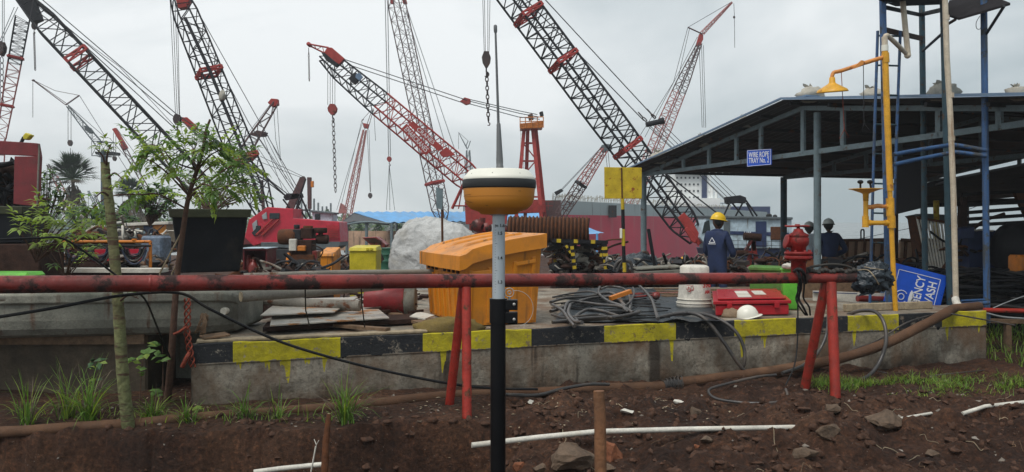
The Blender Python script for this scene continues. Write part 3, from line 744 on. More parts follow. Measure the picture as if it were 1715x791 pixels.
c_ = MB(); c_.tube([P(1436, 500, 10.5), P(1500, 503, 10.6)], px(11, 10.5) / 2, 12); solo('rusty_pipe', c_, m_redpaint, 'short rusty red pipe behind the pole wrapping', 'pipe')

# ================================================================ red pipeline on trestles
pl = thing('pipeline', 'long rusty red pipe on A-shaped trestles with a hydrant valve', 'pipeline', (-.4, 6.75, 0))
PL = [P(-60, 477.5, 5.2), P(-10, 477, 5.3), P(300, 474.5, 5.85), P(780, 470.5, 6.75), P(1100, 467.5, 7.3), P(1440, 465, 7.8)]
RA = [.062, .062, .061, .060, .056, .052]
c_ = MB(); c_.tube(PL, RA, 28); build('pipe', c_, m_redpaint, pl)
c_ = MB()
for k in (250, 1062): pass
def onpipe(x):
    for i in range(len(PL) - 1):
        xa = CX + PL[i].x / PL[i].y * F; xb = CX + PL[i + 1].x / PL[i + 1].y * F
        if xa <= x <= xb:
            t = (x - xa) / (xb - xa); ya, yb = PL[i].y, PL[i + 1].y; t3 = t * ya / (yb + t * (ya - yb)) if True else t
            return PL[i].lerp(PL[i + 1], t3), RA[i] + (RA[i + 1] - RA[i]) * t3
    return PL[-1], RA[-1]
for x in (252, 748, 1075):
    p, r_ = onpipe(x); dd = (PL[3] - PL[2]).normalized()
    c_ = MB(); n = 10; ring = [(p + dd * s_, r_ + .004 * (1 - abs(s_) / .012)) for s_ in (-.012, -.005, 0, .005, .012)]
    c_.tube([q for q, _ in ring], [w_ for _, w_ in ring], 28); build('weld_bead', c_, m_redpaint, pl)
for (x0, y0, x1, y1, d0, d1, w_) in ((776, 480, 753, 676, 6.77, 7.0, 17), (781, 481, 782, 704, 6.72, 6.52, 17), (1383, 473, 1350, 640, 7.73, 8.0, 17), (1392, 473, 1399, 656, 7.68, 7.5, 18)):
    c_ = MB(); a = P(x0, y0, d0); b_ = P(x1, y1, d1); b_ = b_ + (b_ - a).normalized() * .06
    c_.tube([a, b_], px(w_, d0) / 2 * .92, 16); build('trestle_leg', c_, m_legred, pl)
# hydrant valve
vp, _ = onpipe(1337); DV = vp.y; va = thing('x', '', '', vp) if False else None
k_ = DV / F
def VL(prof, name, mt=m_valve, n=26, dx=0, par=None):
    c_ = MB(); c_.lathe([(r_ * k_, (vyz) * k_) for r_, vyz in prof], V((vp.x + dx * k_, vp.y, 0)) + V((0, 0, H)), n); return build(name, c_, mt, par or pl)
def Z(y): return HY - y
vb = VL([(12, Z(462)), (12, Z(437)), (17, Z(436)), (17, Z(434))], 'valve_neck')
VL([(0, Z(434)), (22, Z(434)), (22.5, Z(433)), (22.5, Z(429)), (22, Z(428.5)), (20, Z(428)), (20, Z(427)), (22.5, Z(426.5)), (22.5, Z(422)), (20, Z(421.5)), (0, Z(421.5))], 'valve_flange')
VL([(0, Z(422)), (12, Z(422)), (12.5, Z(414)), (16, Z(410)), (17, Z(406)), (17, Z(399)), (15, Z(397.5)), (16.5, Z(396)), (16.5, Z(393)), (9, Z(389)), (7, Z(384)), (3, Z(383)), (2.4, Z(378)), (0, Z(378))], 'valve_body')
c_ = MB(); c_.lathe([(0, -.02), (9 * k_, -.02), (9.5 * k_, .0), (9.5 * k_, 5 * k_), (12 * k_, 5.4 * k_), (12 * k_, 7.5 * k_), (9 * k_, 7.8 * k_), (4 * k_, 8 * k_), (0, 8 * k_)], P(1323, 406, DV), 22, Matrix.Rotation(radians(-78), 3, 'Y')); build('valve_outlet', c_, m_valve, pl)
c_ = MB(); cz = P(1335.5, 379, DV); R_ = 19 * k_
ring = [cz + V((R_ * cos(a_), R_ * sin(a_), 1.5 * k_ * sin(a_ * 3) * .3)) for a_ in lin(0, 2 * pi, 28)]; c_.tube(ring, 1.5 * k_, 8, closed=True)
for a_ in (0.3, 1.87, 3.44, 5.01): c_.tube([cz, cz + V((R_ * cos(a_), R_ * sin(a_), 0))], 1.6 * k_, 7)
c_.lathe([(0, -.012), (4 * k_, -.012), (4 * k_, .02), (0, .02)], cz, 12); build('handwheel', c_, m_valve, pl)
for i in range(8):
    a_ = i * pi / 4 + .2; c_ = MB(); c_.lathe([(0, Z(436) * k_), (1.7 * k_, Z(436) * k_), (1.7 * k_, Z(418.5) * k_), (0, Z(418.5) * k_)], V((vp.x + 19 * k_ * cos(a_), vp.y + 19 * k_ * sin(a_), H)), 6); build('flange_bolt', c_, m_valve, pl)
# wrapping at the pipe end and strip of old tyre along its top
c_ = MB(); c_.blob(P(1466, 463, 7.8), (px(28, 7.8), px(22, 7.8), px(23, 7.8)), .35, 1.6, 4, 60, 40, fold=.25); c_.blob(P(1447, 474, 7.75), (px(18, 7.8), px(12, 7.8), px(16, 7.8)), .4, 1.8, 9, 40, 30, fold=.3)
for i, an in enumerate((-2.6, -2.2, -1.9)):
    pass
c_.prism([P(1452, 483, 7.75), P(1436, 497, 7.75), P(1456, 493, 7.72), P(1472, 486, 7.72)], (0, .01, .0))
c_.tube([P(1434, 463, 7.78), P(1446, 464, 7.8), P(1456, 465, 7.8)], [px(10, 7.8), px(13, 7.8), px(20, 7.8)], 16)
t_ = thing('wrapping', 'black plastic sheet bundled round the right end of the red pipe', 'wrapping', P(1464, 490, 7.8)); m_tarpw = mat('wrapping_black', (.018, .026, .034), .28, var=.3, bump=.9, bs=10, spec=.5); build('plastic_sheet', c_, m_tarpw, t_)
c_ = MB(); c_.tube(smooth_path([P(1437, 453, 7.72), P(1452, 452, 7.58), P(1463, 462, 7.5), P(1472, 477, 7.56)], 5), .006, 6); c_.tube(smooth_path([P(1448, 447, 7.6), P(1462, 450, 7.5), P(1480, 452, 7.55)], 5), .004, 6); build('tie_cord', c_, m_woodpale, t_)
c_ = MB()
for i in range(13):
    x = 1349 + i * 6.6; p, r_ = onpipe(x); c_.blob(p + V((0, 0, r_ + .012 + .012 * sin(i * 1.7))), (.030, .045, .026), .3, 3, i, 10, 8)
c_.tube(smooth_path([P(1345, 452, 7.65), P(1365, 446, 7.7), P(1390, 443, 7.72), P(1415, 445, 7.75), P(1440, 455, 7.78), P(1452, 462, 7.75)], 4), .012, 7)
solo('old_rope_padding', c_, mat('greasy_rope', (.05, .045, .04), .8, bump=.6, dirt=.4), 'greasy dark rope padding tied along the top of the pipe beside the valve', 'rope')
c_ = MB()
for dx, r_ in ((0, .011), (5, .009), (-3, .008)):
    c_.tube(smooth_path([P(1336 + dx, 452, 7.55), P(1340 + dx, 462, 7.5), P(1342 + dx, 480, 7.55), P(1338 + dx * 1.6, 500, 7.6), P(1345 + dx * 2, 514, 7.6), P(1352 + dx, 528, 7.65)], 5), r_, 7)
c_.tube(smooth_path([P(1330, 455, 7.62), P(1338, 451, 7.5), P(1346, 458, 7.5), P(1349, 474, 7.6)], 5), .018, 8)
solo('rubber_strap', c_, m_rubber, 'black rubber strap knotted round the red pipe under the valve', 'strap')
c_ = MB(); c_.tube(smooth_path([P(1336, 480, 7.6), P(1336, 560, 7.6), P(1331, 610, 7.5), P(1316, 645, 7.4)], 5), .007, 7)
solo('hanging_cable', c_, m_rubber, 'thin black cable hanging from the pipe under the valve to the soil', 'cable')
# ================================================================ survey receiver on its pole
gd = 1.75; q_ = gd / F
rv = thing('survey_receiver', 'orange and white survey receiver with an aerial on a graduated pole in front of everything', 'survey receiver', P(835, 372, gd) * 1 - V((0, 0, H + .02)))
cx_ = P(836, 372, gd)
def LR(prof, name, mt, n=48, par=None, cc=None, mats=None):
    c_ = MB(); c_.lathe([(r_ * q_, (HY - y) * q_) for r_, y in prof], V(((cc or cx_).x, gd, H)), n, mats=mats); return build(name, c_, mt, par or rv)
rc = LR([(0, 359.5), (27, 359.5), (31, 358.5), (34, 355), (47, 350.5), (51, 347), (56, 341), (58.5, 333), (59.8, 320), (60.2, 317), (60.2, 316)], 'receiver_body', m_gnssorange)
LR([(59.4, 316.6), (61, 316), (61.7, 314), (62.0, 309), (61.6, 303), (60.6, 301.6), (59.4, 301)], 'bumper_band', mat('bumper_grey', (.035, .037, .038), .5, bump=0, var=.06), par=rc)
LR([(60.2, 301.6), (60.6, 299.5), (58, 296), (50.5, 287), (48, 285.2), (44, 284.3), (20, 283.4), (0, 283.2)], 'white_dome', m_white, par=rc)
for an in (-1.75, -.9, -2.5):
    c_ = MB(); dv = V((cos(an), sin(an), 0)); c_.tube([cx_ + dv * (53 * q_) + V((0, 0, (HY - 292.5) * q_)), cx_ + dv * (55.5 * q_) + V((0, 0, (HY - 293.5) * q_))], .0014, 8); build('indicator', c_, m_textdark, rc)
for (xa, ya, xb, yb) in ((779, 328, 790, 327), (780, 336, 786, 339), (786, 339, 793, 340), (868, 322, 872, 322), (815, 345, 819, 346)):
    c_ = MB(); pts = []
    for k in range(4):
        xx = xa + (xb - xa) * k / 3; yy = ya + (yb - ya) * k / 3; rr_ = (60.0 if yy < 333 else 60.0 - (yy - 333) * .45) * q_; dx = (xx - 836) * q_; pts.append(V((cx_.x + dx, gd - math.sqrt(max(0, rr_ * rr_ - dx * dx)), H + (HY - yy) * q_)))
    c_.tube(pts, .00035, 5); build('scratch', c_, m_textdark, rc)
c_ = MB(); c_.lathe([(59.2 * q_, (HY - 330) * q_), (59.6 * q_, (HY - 329.4) * q_), (59.5 * q_, (HY - 328.8) * q_)], V((cx_.x, gd, H)), 48); build('seam', c_, m_gnssorange, rc)
c_ = MB(); c_.lathe([(0, (HY - 361) * q_), (15 * q_, (HY - 361) * q_), (15 * q_, (HY - 358) * q_), (0, (HY - 358) * q_)], V((cx_.x, gd, H)), 24); build('mount_collar', c_, m_steelball, rc)
c_ = MB(); c_.tube([P(837, 285, gd), P(837, 278, gd), P(836.9, 277.6, gd), P(836.8, 272, gd), P(836.7, 264, gd)], [.0085, .0085, .0078, .0080, .0078], 20); c_.tube([P(836.7, 264, gd), P(835, 208, gd), P(834.8, 206, gd)], [.0075, .0046, .0030], 18)
ae = build('aerial_base', c_, m_antenna, rc)
c_ = MB(); c_.tube([P(834.8, 208, gd), P(830, 56, gd)], [.0032, .0024], 12); build('aerial_whip', c_, m_antenna, ae)
c_ = MB(); c_.tube([P(830, 56, gd), P(829.9, 53, gd), P(829.6, 44, gd), P(829.5, 42, gd)], [.0024, .004, .0042, .0026], 16); build('aerial_tip', c_, m_antenna, ae)
c_ = MB(); c_.tube([P(835.3, 360, gd), P(835, 505, gd)], 10.6 * q_, 32); up = build('upper_pole', c_, m_steelball, rv)
# graduation marks and numbers wrap round the pole
c_ = MB(); an0 = -pi / 2 - .62
for i in range(27):
    y = 372 + i * 4.5; L_ = .42 if i % 10 == 8 else (.26 if i % 5 == 3 else .15); n = 4; rr = 10.6 * q_ + .0002
    for k in range(n):
        a0 = an0 + L_ * k / n; a1 = an0 + L_ * (k + 1) / n; z = H + (HY - y) * q_
        c_.quad((cx_.x - .0010 + rr * cos(a0), gd + rr * sin(a0), z - .0004), (cx_.x - .0010 + rr * cos(a1), gd + rr * sin(a1), z - .0004), (cx_.x - .0010 + rr * cos(a1), gd + rr * sin(a1), z + .0004), (cx_.x - .0010 + rr * cos(a0), gd + rr * sin(a0), z + .0004))
build('graduation', c_, m_textdark, up)
for y, s_ in ((378, 'm 1.6'), (391, '1.5'), (432, '1.4'), (472, '1.3')):
    text(s_, .010, (cx_.x - .0004 + .0022, gd - 10.6 * q_ - .0004, H + (HY - y) * q_), (1, .18, 0), (0, 0, 1), m_textdark, up, ext=0, bold=.0002)
c_ = MB(); c_.tube([P(834.5, 500, gd), P(834.5, 540, gd)], 14.6 * q_, 32); c_.tube([P(834.5, 538, gd), P(834.5, 541, gd)], 14 * q_, 24)
m_poleblack = mat('pole_black', (.005, .005, .006), .4, bump=0, spec=.2)
lp = build('lower_pole', c_, m_poleblack, rv)
c_ = MB(); c_.tube([P(834.2, 538, gd), P(834, 830, gd), V((P(834, 800, gd).x, gd, -.30))], 12.8 * q_, 28); build('lower_pole', c_, m_poleblack, rv)
c_ = MB(); c_.box(P(853, 510.5, gd), (28 * q_, .022, 17 * q_)); c_.box(P(853, 532, gd), (28 * q_, .022, 19 * q_)); c_.box(P(846, 521, gd), (14 * q_, .018, 8 * q_))
cl = build('clamp', c_, m_poleblack, rv, bevel=.0015)
for (x, y) in ((861, 509), (861, 534)):
    c_ = MB(); c_.lathe([(0, 0), (.0034, 0), (.0034, .004), (0, .004)], P(x, y, gd) + V((0, -.011, 0)), 14, Matrix.Rotation(pi / 2, 3, 'X')); build('screw', c_, m_wire, cl)
c_ = MB(); c_.tube([P(853, 490, gd) + V((sin(a_) * 7.5 * q_, -.004, cos(a_) * 7.5 * q_)) for a_ in lin(0, 2 * pi, 20)], .0011, 8, closed=True); c_.tube([P(853, 497, gd), P(853, 503, gd)], .003, 8); c_.tube([P(853, 490, gd) + V((sin(a_) * 3 * q_, -.004, cos(a_) * 3 * q_)) for a_ in lin(0, 2 * pi, 14)], .0012, 8, closed=True)
build('locking_pin', c_, m_wire, cl)
c_ = MB(); c_.tube([P(864, 517, gd) + V((29 * q_ * sin(a_), 0, 30 * q_ * cos(a_))) for a_ in lin(-.25, 3.05, 26)], .0007, 6); build('retaining_wire', c_, m_wire, cl)

# ================================================================ big orange grit bin
bA, bB = V((-1.046, 9.35, ZT)), V((-.51, 8.05, ZT)); bd = V((.92, .38, 0)).normalized() * .90; bC, bD = bB + bd, bA + bd
gb = thing('grit_bin', 'big orange plastic bin with a sloping lid behind the survey pole', 'storage bin', (bA + bC) / 2)
uA = (bB - bA).normalized(); uB = bd.normalized(); LA = (bB - bA).length; LB = .90
def bp2(a_, b_, z): return bA + uA * (a_ * LA) + uB * (b_ * LB) + V((0, 0, z))
def ztop(b_): return .65 + .11 * b_ + .06 * b_ * b_          # body height rises toward the back
c_ = MB()
n = 10; tp = .045     # walls taper inward to the floor
def ring_(k):
    out = []
    f_ = 1 - k
    for i in range(n): out.append((i / n, 0))
    for i in range(n): out.append((1, i / n))
    for i in range(n): out.append((1 - i / n, 1))
    for i in range(n): out.append((0, 1 - i / n))
    return out
rg = ring_(0); vs = []
for lev in (0, .04, .5, 1):
    for a_, b_ in rg:
        s_ = tp * (1 - lev); aa = a_ * (1 - 2 * s_) + s_; bb = b_ * (1 - 2 * s_) + s_
        vs.append(bp2(aa, bb, .01 + (ztop(b_) + (.03 if lev == 1 else 0)) * lev))
m4 = len(rg); fs = [(l * m4 + i, l * m4 + (i + 1) % m4, (l + 1) * m4 + (i + 1) % m4, (l + 1) * m4 + i) for l in range(3) for i in range(m4)]
c_.add(vs, fs, 0); c_.add(vs[:m4], [tuple(range(m4))])
# ribs pressed into the sides
for k in range(7):
    a_ = .10 + k * .135
    c_.beam(bp2(a_, -.005 + tp, .03), bp2(a_, .002, ztop(0) * .80), .035, .035, uB)
for b_ in (.10, .34, .66, .90):
    c_.beam(bp2(1.002 - tp, b_, .03), bp2(1.0, b_, ztop(b_) - .07), .05, .022, uA)
c_.beam(bp2(1.003, .66, ztop(.66) - .10), bp2(1.003, .92, ztop(.92) - .12), .045, .02, uA)
c_.beam(bp2(1.003, .10, ztop(.10) - .10), bp2(1.003, .36, ztop(.36) - .12), .045, .02, uA)
build('body', c_, m_orange, gb, bevel=.008, seg=2)
for k in range(8):
    if k in (3,): continue
    c_ = MB(); c_.box(bp2(.12 + k * .11, -.004, ztop(0) * .88), (.05, .02, .035), Matrix((uA, uB, V((0, 0, 1)))).transposed()); build('hand_slot', c_, m_rustdark, gb)
# lid: bowed skirt following the slope, ribbed top
c_ = MB(); o_ = .05; nb = 14; na = 12
def lz(a_, b_): return ztop(max(0, b_)) + .16 + .035 * sin(pi * min(1, max(0, b_))) - .05 * (1 - min(1, max(0, b_) / .12)) ** 2 + .0 * a_
def lid(a_, b_, z):
    bow = -.03 * sin(pi * min(1, max(0, a_))) * (1 if b_ < .05 else 0)
    return bp2(a_, b_ + bow, z)
vs = []
for j in range(nb + 1):
    for i in range(na + 1):
        a_ = -.04 + 1.08 * i / na; b_ = -.06 + 1.10 * j / nb
        rib = .0 if (i in (2, 3, 5, 6, 8, 9) and 1 < j < nb - 1) else 0
        vs.append(lid(a_, b_, lz(a_, b_) + rib - (.012 if j in (0, nb) or i in (0, na) else 0)))
fs = [(j * (na + 1) + i, j * (na + 1) + i + 1, (j + 1) * (na + 1) + i + 1, (j + 1) * (na + 1) + i) for j in range(nb) for i in range(na)]
c_.add(vs, fs, 0)
per = [(i, 0) for i in range(na)] + [(na, j) for j in range(nb)] + [(i, nb) for i in range(na, 0, -1)] + [(0, j) for j in range(nb, 0, -1)]
tv = [vs[j * (na + 1) + i] for i, j in per]
for i, (ii, jj) in enumerate(per):
    i2 = (i + 1) % len(per); a, b_ = V(tv[i]), V(tv[i2]); dn = V((0, 0, -.15)); c_.quad(a + dn, b_ + dn, b_, a)
build('lid', c_, m_orange, gb, bevel=.006, seg=2)
for a_ in (.18, .50, .80):
    c_ = MB(); c_.tube([lid(a_, .10 + .8 * k / 16, lz(a_, .10 + .8 * k / 16) - .008) for k in range(17)], [.006] + [.030] * 15 + [.006], 12)
    build('lid_rib', c_, m_orange, gb, bevel=.008, seg=2)
c_ = MB()
for k in ((-.01, .93), (.5, .95)): c_.box(bp2(1.05, .8, ztop(.8) - .0), (.012, .07, .05))
build('lid_stain', c_, m_rust, gb) if False else None

# ================================================================ things on the plinth
bk = thing('bucket', 'dirty white upturned bucket with red scrawled marks beside the red box', 'bucket', P(1166, 514, 10.0))
bz = P(1163, 514, 10.0); bz.z = ZT + .004
c_ = MB(); c_.lathe([(0, .545), (.15, .54), (.178, .525), (.184, .515), (.188, .40), (.2, .24), (.212, .1), (.226, .04), (.230, 0), (.222, 0)], bz, 36); build('body', c_, m_whitedirty, bk)
for z, r_ in ((.06, .226), (.11, .217)):
    c_ = MB(); c_.tube([bz + V((r_ * cos(a_), r_ * sin(a_), z)) for a_ in lin(0, 2 * pi, 32)], .007, 8, closed=True); build('rim', c_, m_whitedirty, bk)
m_redink = mat('red_ink', (.42, .02, .02), .6, bump=0)
text('396', .10, bz + V((.11, -.196, .30)), (1, .75, 0), (0, .05, 1), m_redink, bk, bold=.002)
text('AM', .06, bz + V((.115, -.202, .21)), (1, .75, 0), (0, .05, 1), m_redink, bk, bold=.002)
c_ = MB(); rr = random.Random(5)
for i in range(6): c_.tube([bz + V((-.10 + rr.uniform(-.045, .045), -.192 + rr.uniform(-.002, .002), .25 + rr.uniform(-.04, .05))) for _ in range(3)], .004, 5)
build('red_scrawl', c_, m_redink, bk)
# red chest
rb = thing('red_chest', 'shiny red toolbox chest with faded stickers on its lid', 'chest', P(1258, 532, 9.1))
a, b_ = P(1196, 533, 9.0), P(1324, 531, 9.12); a.z = b_.z = ZT + .01; u_ = (b_ - a).normalized(); w_ = V((-u_.y, u_.x, 0)); LL = (b_ - a).length
w_ = V((.25, 1, 0)).normalized()
def rp(u, v, z): return a + u_ * (LL * u) + w_ * (v) + V((0, 0, z))
c_ = MB(); dp = 1.4; c_.prism([rp(.02, .02, 0), rp(.98, .02, 0), rp(.98, dp - .02, 0), rp(.02, dp - .02, 0)], (0, 0, .12)); build('box', c_, m_redbox, rb, bevel=.012, seg=3)
c_ = MB(); c_.prism([rp(-.012, 0, .13), rp(1.012, 0, .13), rp(1.012, dp, .13), rp(-.012, dp, .13)], (0, 0, .04)); c_.prism([rp(.05, .06, .18), rp(.95, .06, .18), rp(.95, dp - .06, .18), rp(.05, dp - .06, .18)], (0, 0, .018)); ldd = build('lid', c_, m_redbox, rb, bevel=.012, seg=3)
for (u0, u1, v0, v1) in ((.32, .50, .15, 1.0), (.56, .72, .45, 1.0)):
    c_ = MB(); c_.prism([rp(u0, v0, .199), rp(u1, v0, .199), rp(u1 - .02, v1, .199), rp(u0 - .02, v1, .199)], (0, 0, .003)); build('sticker', c_, m_whitedirty, ldd)
for u in (.2, .82):
    c_ = MB(); c_.box(rp(u, -.008, .12), (.06, .02, .07)); build('latch', c_, m_redbox, rb, bevel=.004)
# hard hat lying on the plinth
hh = thing('hard_hat', 'white hard hat resting on the plinth edge before the red chest', 'hard hat', P(1252, 533, 8.92))
c_ = MB(); hp = P(1252, 531.5, 8.93); hp.z = ZT + .012; Rt = Matrix.Rotation(radians(-12), 3, 'Y')
vs = []; nu = 30
for i in range(12):
    th = (pi / 2) * i / 11
    for j in range(nu): ph = 2 * pi * j / nu; vs.append(hp + Rt @ V((.128 * cos(th) * cos(ph), .105 * cos(th) * sin(ph), .125 * sin(th) + (.008 if abs(sin(ph)) < .25 and i > 3 else 0))))
c_.add(vs, [(i * nu + j, i * nu + (j + 1) % nu, (i + 1) * nu + (j + 1) % nu, (i + 1) * nu + j) for i in range(11) for j in range(nu)], 0, True)
build('shell', c_, m_white, hh)
c_ = MB(); vs = []
for k, (r1, zz) in enumerate(((.99, .004), (1.16, -.006), (1.17, -.011), (.99, -.004))):
    for j in range(nu): ph = 2 * pi * j / nu; e = 1.15 if cos(ph) > .3 and k in (1, 2) else 1; vs.append(hp + Rt @ V((.128 * r1 * e * cos(ph), .105 * r1 * sin(ph), zz)))
c_.add(vs, [(i * nu + j, i * nu + (j + 1) % nu, ((i + 1) % 4) * nu + (j + 1) % nu, ((i + 1) % 4) * nu + j) for i in range(4) for j in range(nu)], 0, True)
build('brim', c_, m_white, hh)
c_ = MB(); c_.blob(P(1226, 532, 9.0) + V((0, 0, .03)), (.12, .09, .075), .25, 2.5, 6, 18, 12, flat=-.03)
solo('dusty_helmet', c_, mat('dusty_brown', (.24, .17, .11), .8, bump=.4), 'dusty brown old helmet tucked behind the white hard hat', 'helmet')
# green boxes
gx = thing('green_crate', 'moss stained green plastic crate behind the pipe', 'crate', P(1285, 495, 10.6))
c_ = MB(); a = P(1256, 494, 10.6); b_ = P(1312, 494, 10.4); a.z = b_.z = ZT; c_.prism([a, b_, b_ + V((.15, .5, 0)), a + V((.15, .5, 0))], (0, 0, .44)); build('box', c_, m_greendirty, gx, bevel=.01)
c_ = MB(); z_ = V((0, 0, .44)); c_.prism([a + z_ - V((.03, .03, 0)), b_ + z_ - V((-.03, .03, 0)), b_ + z_ + V((.1, .45, .0)), a + z_ + V((.14, .45, 0))], (0, 0, .05)); build('lid', c_, m_greendirty, gx, bevel=.01)
gx = thing('green_canister', 'bright lime green jerry can left of the hydrant valve', 'canister', P(1323, 515, 9.9))
a = P(1311, 516, 9.75); b_ = P(1336, 516, 9.7); a.z = b_.z = ZT; c_ = MB(); c_.prism([a, b_, b_ + V((.08, .3, 0)), a + V((.08, .3, 0))], (0, 0, .49)); build('body', c_, m_green, gx, bevel=.02, seg=3)
c_ = MB(); c_.prism([a + V((-.01, -.01, .485)), b_ + V((.01, -.01, .485)), b_ + V((.02, .12, .485)), a + V((0, .12, .485))], (0, 0, .03)); build('collar', c_, m_green, gx, bevel=.01)
c_ = MB(); c_.blob(P(1322, 446, 9.72), (.09, .06, .035), .5, 3, 3, 14, 10, fold=.5); solo('crumpled_cloth', c_, m_whitedirty, 'crumpled pale cloth on top of the lime green canister', 'cloth')
# hoses, tarp and drums on the plinth
def Zt(x, y, dz=0):
    """point on the plinth top seen at pixel x, y"""
    d = (H - ZT - dz) * F / (y - HY); return P(x, y, d)
c_ = MB(); nxx, nyy = 26, 16; vs = []
for j in range(nyy + 1):
    for i in range(nxx + 1):
        u = i / nxx; v = j / nyy
        yl = 540 - (540 - 483) * v; x_ = (925 + 45 * v) + (1210 - 925 - 90 * v) * u
        p = Zt(x_, yl, .01); p.z += .03 * abs(mn.noise(V((p.x * 2.6, p.y * 2.2, 3)))) + .03 * mn.noise(V((p.x * 7, p.y * 3, 1))) * .7; vs.append(p)
c_.add(vs, [(j * (nxx + 1) + i, j * (nxx + 1) + i + 1, (j + 1) * (nxx + 1) + i + 1, (j + 1) * (nxx + 1) + i) for j in range(nyy) for i in range(nxx)], 0, True)
solo('tarpaulin', c_, m_tarp, 'wrinkled dark grey tarpaulin spread on the plinth under the hoses', 'tarpaulin')
hose_specs = [
 [(925, 540), (985, 535), (1040, 528), (1070, 522), (1060, 528), (1010, 532), (950, 538)],
 [(922, 508), (945, 500), (985, 495), (1020, 492), (1038, 500), (1045, 515), (1052, 520)],
 [(1005, 480), (1003, 490), (1020, 505), (1040, 514), (1052, 520), (1056, 505), (1050, 490), (1040, 481), (1020, 480), (1006, 486)],
 [(1070, 478), (1082, 488), (1092, 505), (1098, 522), (1102, 532)],
 [(922, 520), (940, 516), (960, 510), (990, 498), (1025, 497), (1043, 510), (1050, 516)],
 [(924, 508), (942, 522), (952, 535), (962, 544)],
 [(945, 522), (952, 508), (975, 505), (1005, 510), (1040, 516), (1060, 522)],
 [(955, 512), (952, 525), (962, 536), (975, 542)],
 [(967, 542), (965, 528), (985, 518), (1010, 524), (1040, 530)],
 [(924, 528), (945, 530), (970, 531), (1000, 528), (1025, 530)],
 [(926, 497), (950, 492), (985, 490), (1005, 492)],
 [(1060, 480), (1062, 492), (1056, 506), (1045, 512)],
]
for i, sp_ in enumerate(hose_specs):
    c_ = MB(); pts = []
    for k, (x, y) in enumerate(sp_):
        p = Zt(x, y, .085 + .014 * (i % 4)); p.z += .015 * sin(k * 2.1 + i); pts.append(p)
    c_.tube(smooth_path(pts, 7), .0185 if i < 9 else .013, 9)
    solo('hose', c_, m_hosegrey, 'grey brown hose in the loose tangle on the plinth right of the orange bin', 'hose', group='hoses tangled right of the orange bin')
rr = random.Random(11); c_ = MB()
for i in range(26):
    p0 = Zt(rr.uniform(925, 1020), rr.uniform(492, 538), .02); an = rr.uniform(-.5, .5) + rr.choice([0, .3]); pts = [p0 + V((cos(an) * t * .16 + .03 * sin(t * 2 + i), sin(an) * t * .3 + .03 * cos(t + i), .015)) for t in range(6)]
    c_.tube(smooth_path(pts, 4), .008, 6)
solo('cable_tangle', c_, m_rubber, 'mass of thin black cables under the hoses', 'cables', kind='stuff')
# two thick hoses over the edge
for i, (pp, r_) in enumerate(([[(1085, 543, 8.9), (1110, 531, 8.75), (1150, 524, 8.62), (1180, 534, 8.5), (1210, 570, 8.42), (1232, 603, 8.4), (1247, 622, 8.42)], .021], [[(1130, 530, 8.95), (1165, 525, 8.8), (1200, 533, 8.62), (1230, 553, 8.5), (1245, 580, 8.45), (1247, 605, 8.42), (1243, 618, 8.45)], .019])):
    c_ = MB(); c_.tube(smooth_path([P(*q) for q in pp], 7), r_, 12)
    solo('black_hose', c_, m_hosegrey, ['thick black hose arching over the yellow block and down the plinth, outer of two', 'second black hose arching over the plinth with the wider loop'][i], 'hose')
c_ = MB(); c_.tube(smooth_path([P(1420, 527, 9.3), P(1440, 521, 9.15), P(1465, 522, 9.0), P(1480, 540, 8.85), P(1484, 570, 8.75), P(1476, 600, 8.7), P(1460, 625, 8.6), P(1440, 638, 8.5)], 7), .021, 12)
solo('black_hose', c_, m_hosegrey, 'thick grey hose hanging in a curve over the right part of the plinth', 'hose')
for i, (pp, r_, lb_) in enumerate((
  ([(1387, 528, 8.8), (1384, 560, 8.6), (1370, 590, 8.5), (1345, 612, 8.3), (1310, 625, 8.1)], .017, 'grey cable hanging behind the right trestle'),
  ([(1300, 628, 8.05), (1265, 632, 7.95), (1210, 645, 7.85), (1187, 654, 7.75), (1200, 668, 7.6), (1250, 675, 7.45), (1300, 674, 7.4), (1318, 664, 7.5), (1316, 652, 7.6)], .014, 'grey cable looped on the soil before the plinth'),
  ([(845, 661, 7.2), (900, 662, 7.3), (940, 652, 7.5), (985, 644, 7.65), (1020, 644, 7.75)], .017, 'black cable on the soil against the brown hose'),
  ([(1700, 545, 9.3), (1600, 527, 9.2), (1575, 525, 9.3), (1520, 540, 9.1), (1470, 570, 9.0), (1430, 585, 8.95), (1400, 600, 8.9)], .009, 'thin black cable over the right end of the plinth'),
  ([(1470, 622, 8.75), (1500, 627, 8.7), (1550, 630, 8.6), (1600, 625, 8.7), (1650, 620, 8.9)], .006, 'thin grey wire sagging at the foot of the plinth right'),
)):
    c_ = MB(); c_.tube(smooth_path([P(*q) for q in pp], 7), r_, 9); solo('cable', c_, m_hosegrey, lb_, 'cable')
# brown flat hose along the wall base
c_ = MB(); hb = [(-60, 728, 6.35), (40, 722, 6.45), (200, 712, 6.6), (330, 700, 6.78), (470, 690, 7.0), (600, 679, 7.2), (740, 664, 7.45), (880, 658, 7.68), (1000, 652, 7.9), (1110, 648, 8.12), (1150, 640, 8.22), (1290, 622, 8.5), (1400, 602, 8.72), (1480, 577, 8.85), (1540, 548, 9.0), (1585, 524, 9.25), (1600, 517, 9.6), (1640, 513, 9.8)]
hbp = []
for q in hb:
    p = P(*q)
    if q[0] < 1250:
        g_ = gz(p.x, p.y) + .01
        if p.z < g_:
            for _ in range(400):
                if p.z >= gz(p.x, p.y) + .008: break
                p = P(q[0], q[1], p.y - .01)
    hbp.append(p)
pts = smooth_path(hbp, 5)
c_.tube(pts, [(.048 if i < 40 else .058) - .010 * abs(mn.noise(V((i * .3, 0, 0)))) for i in range(len(pts))], 14)
ho = solo('fire_hose', c_, m_hosebrown, 'muddy brown hose running the whole length of the plinth foot and over its right end', 'hose')
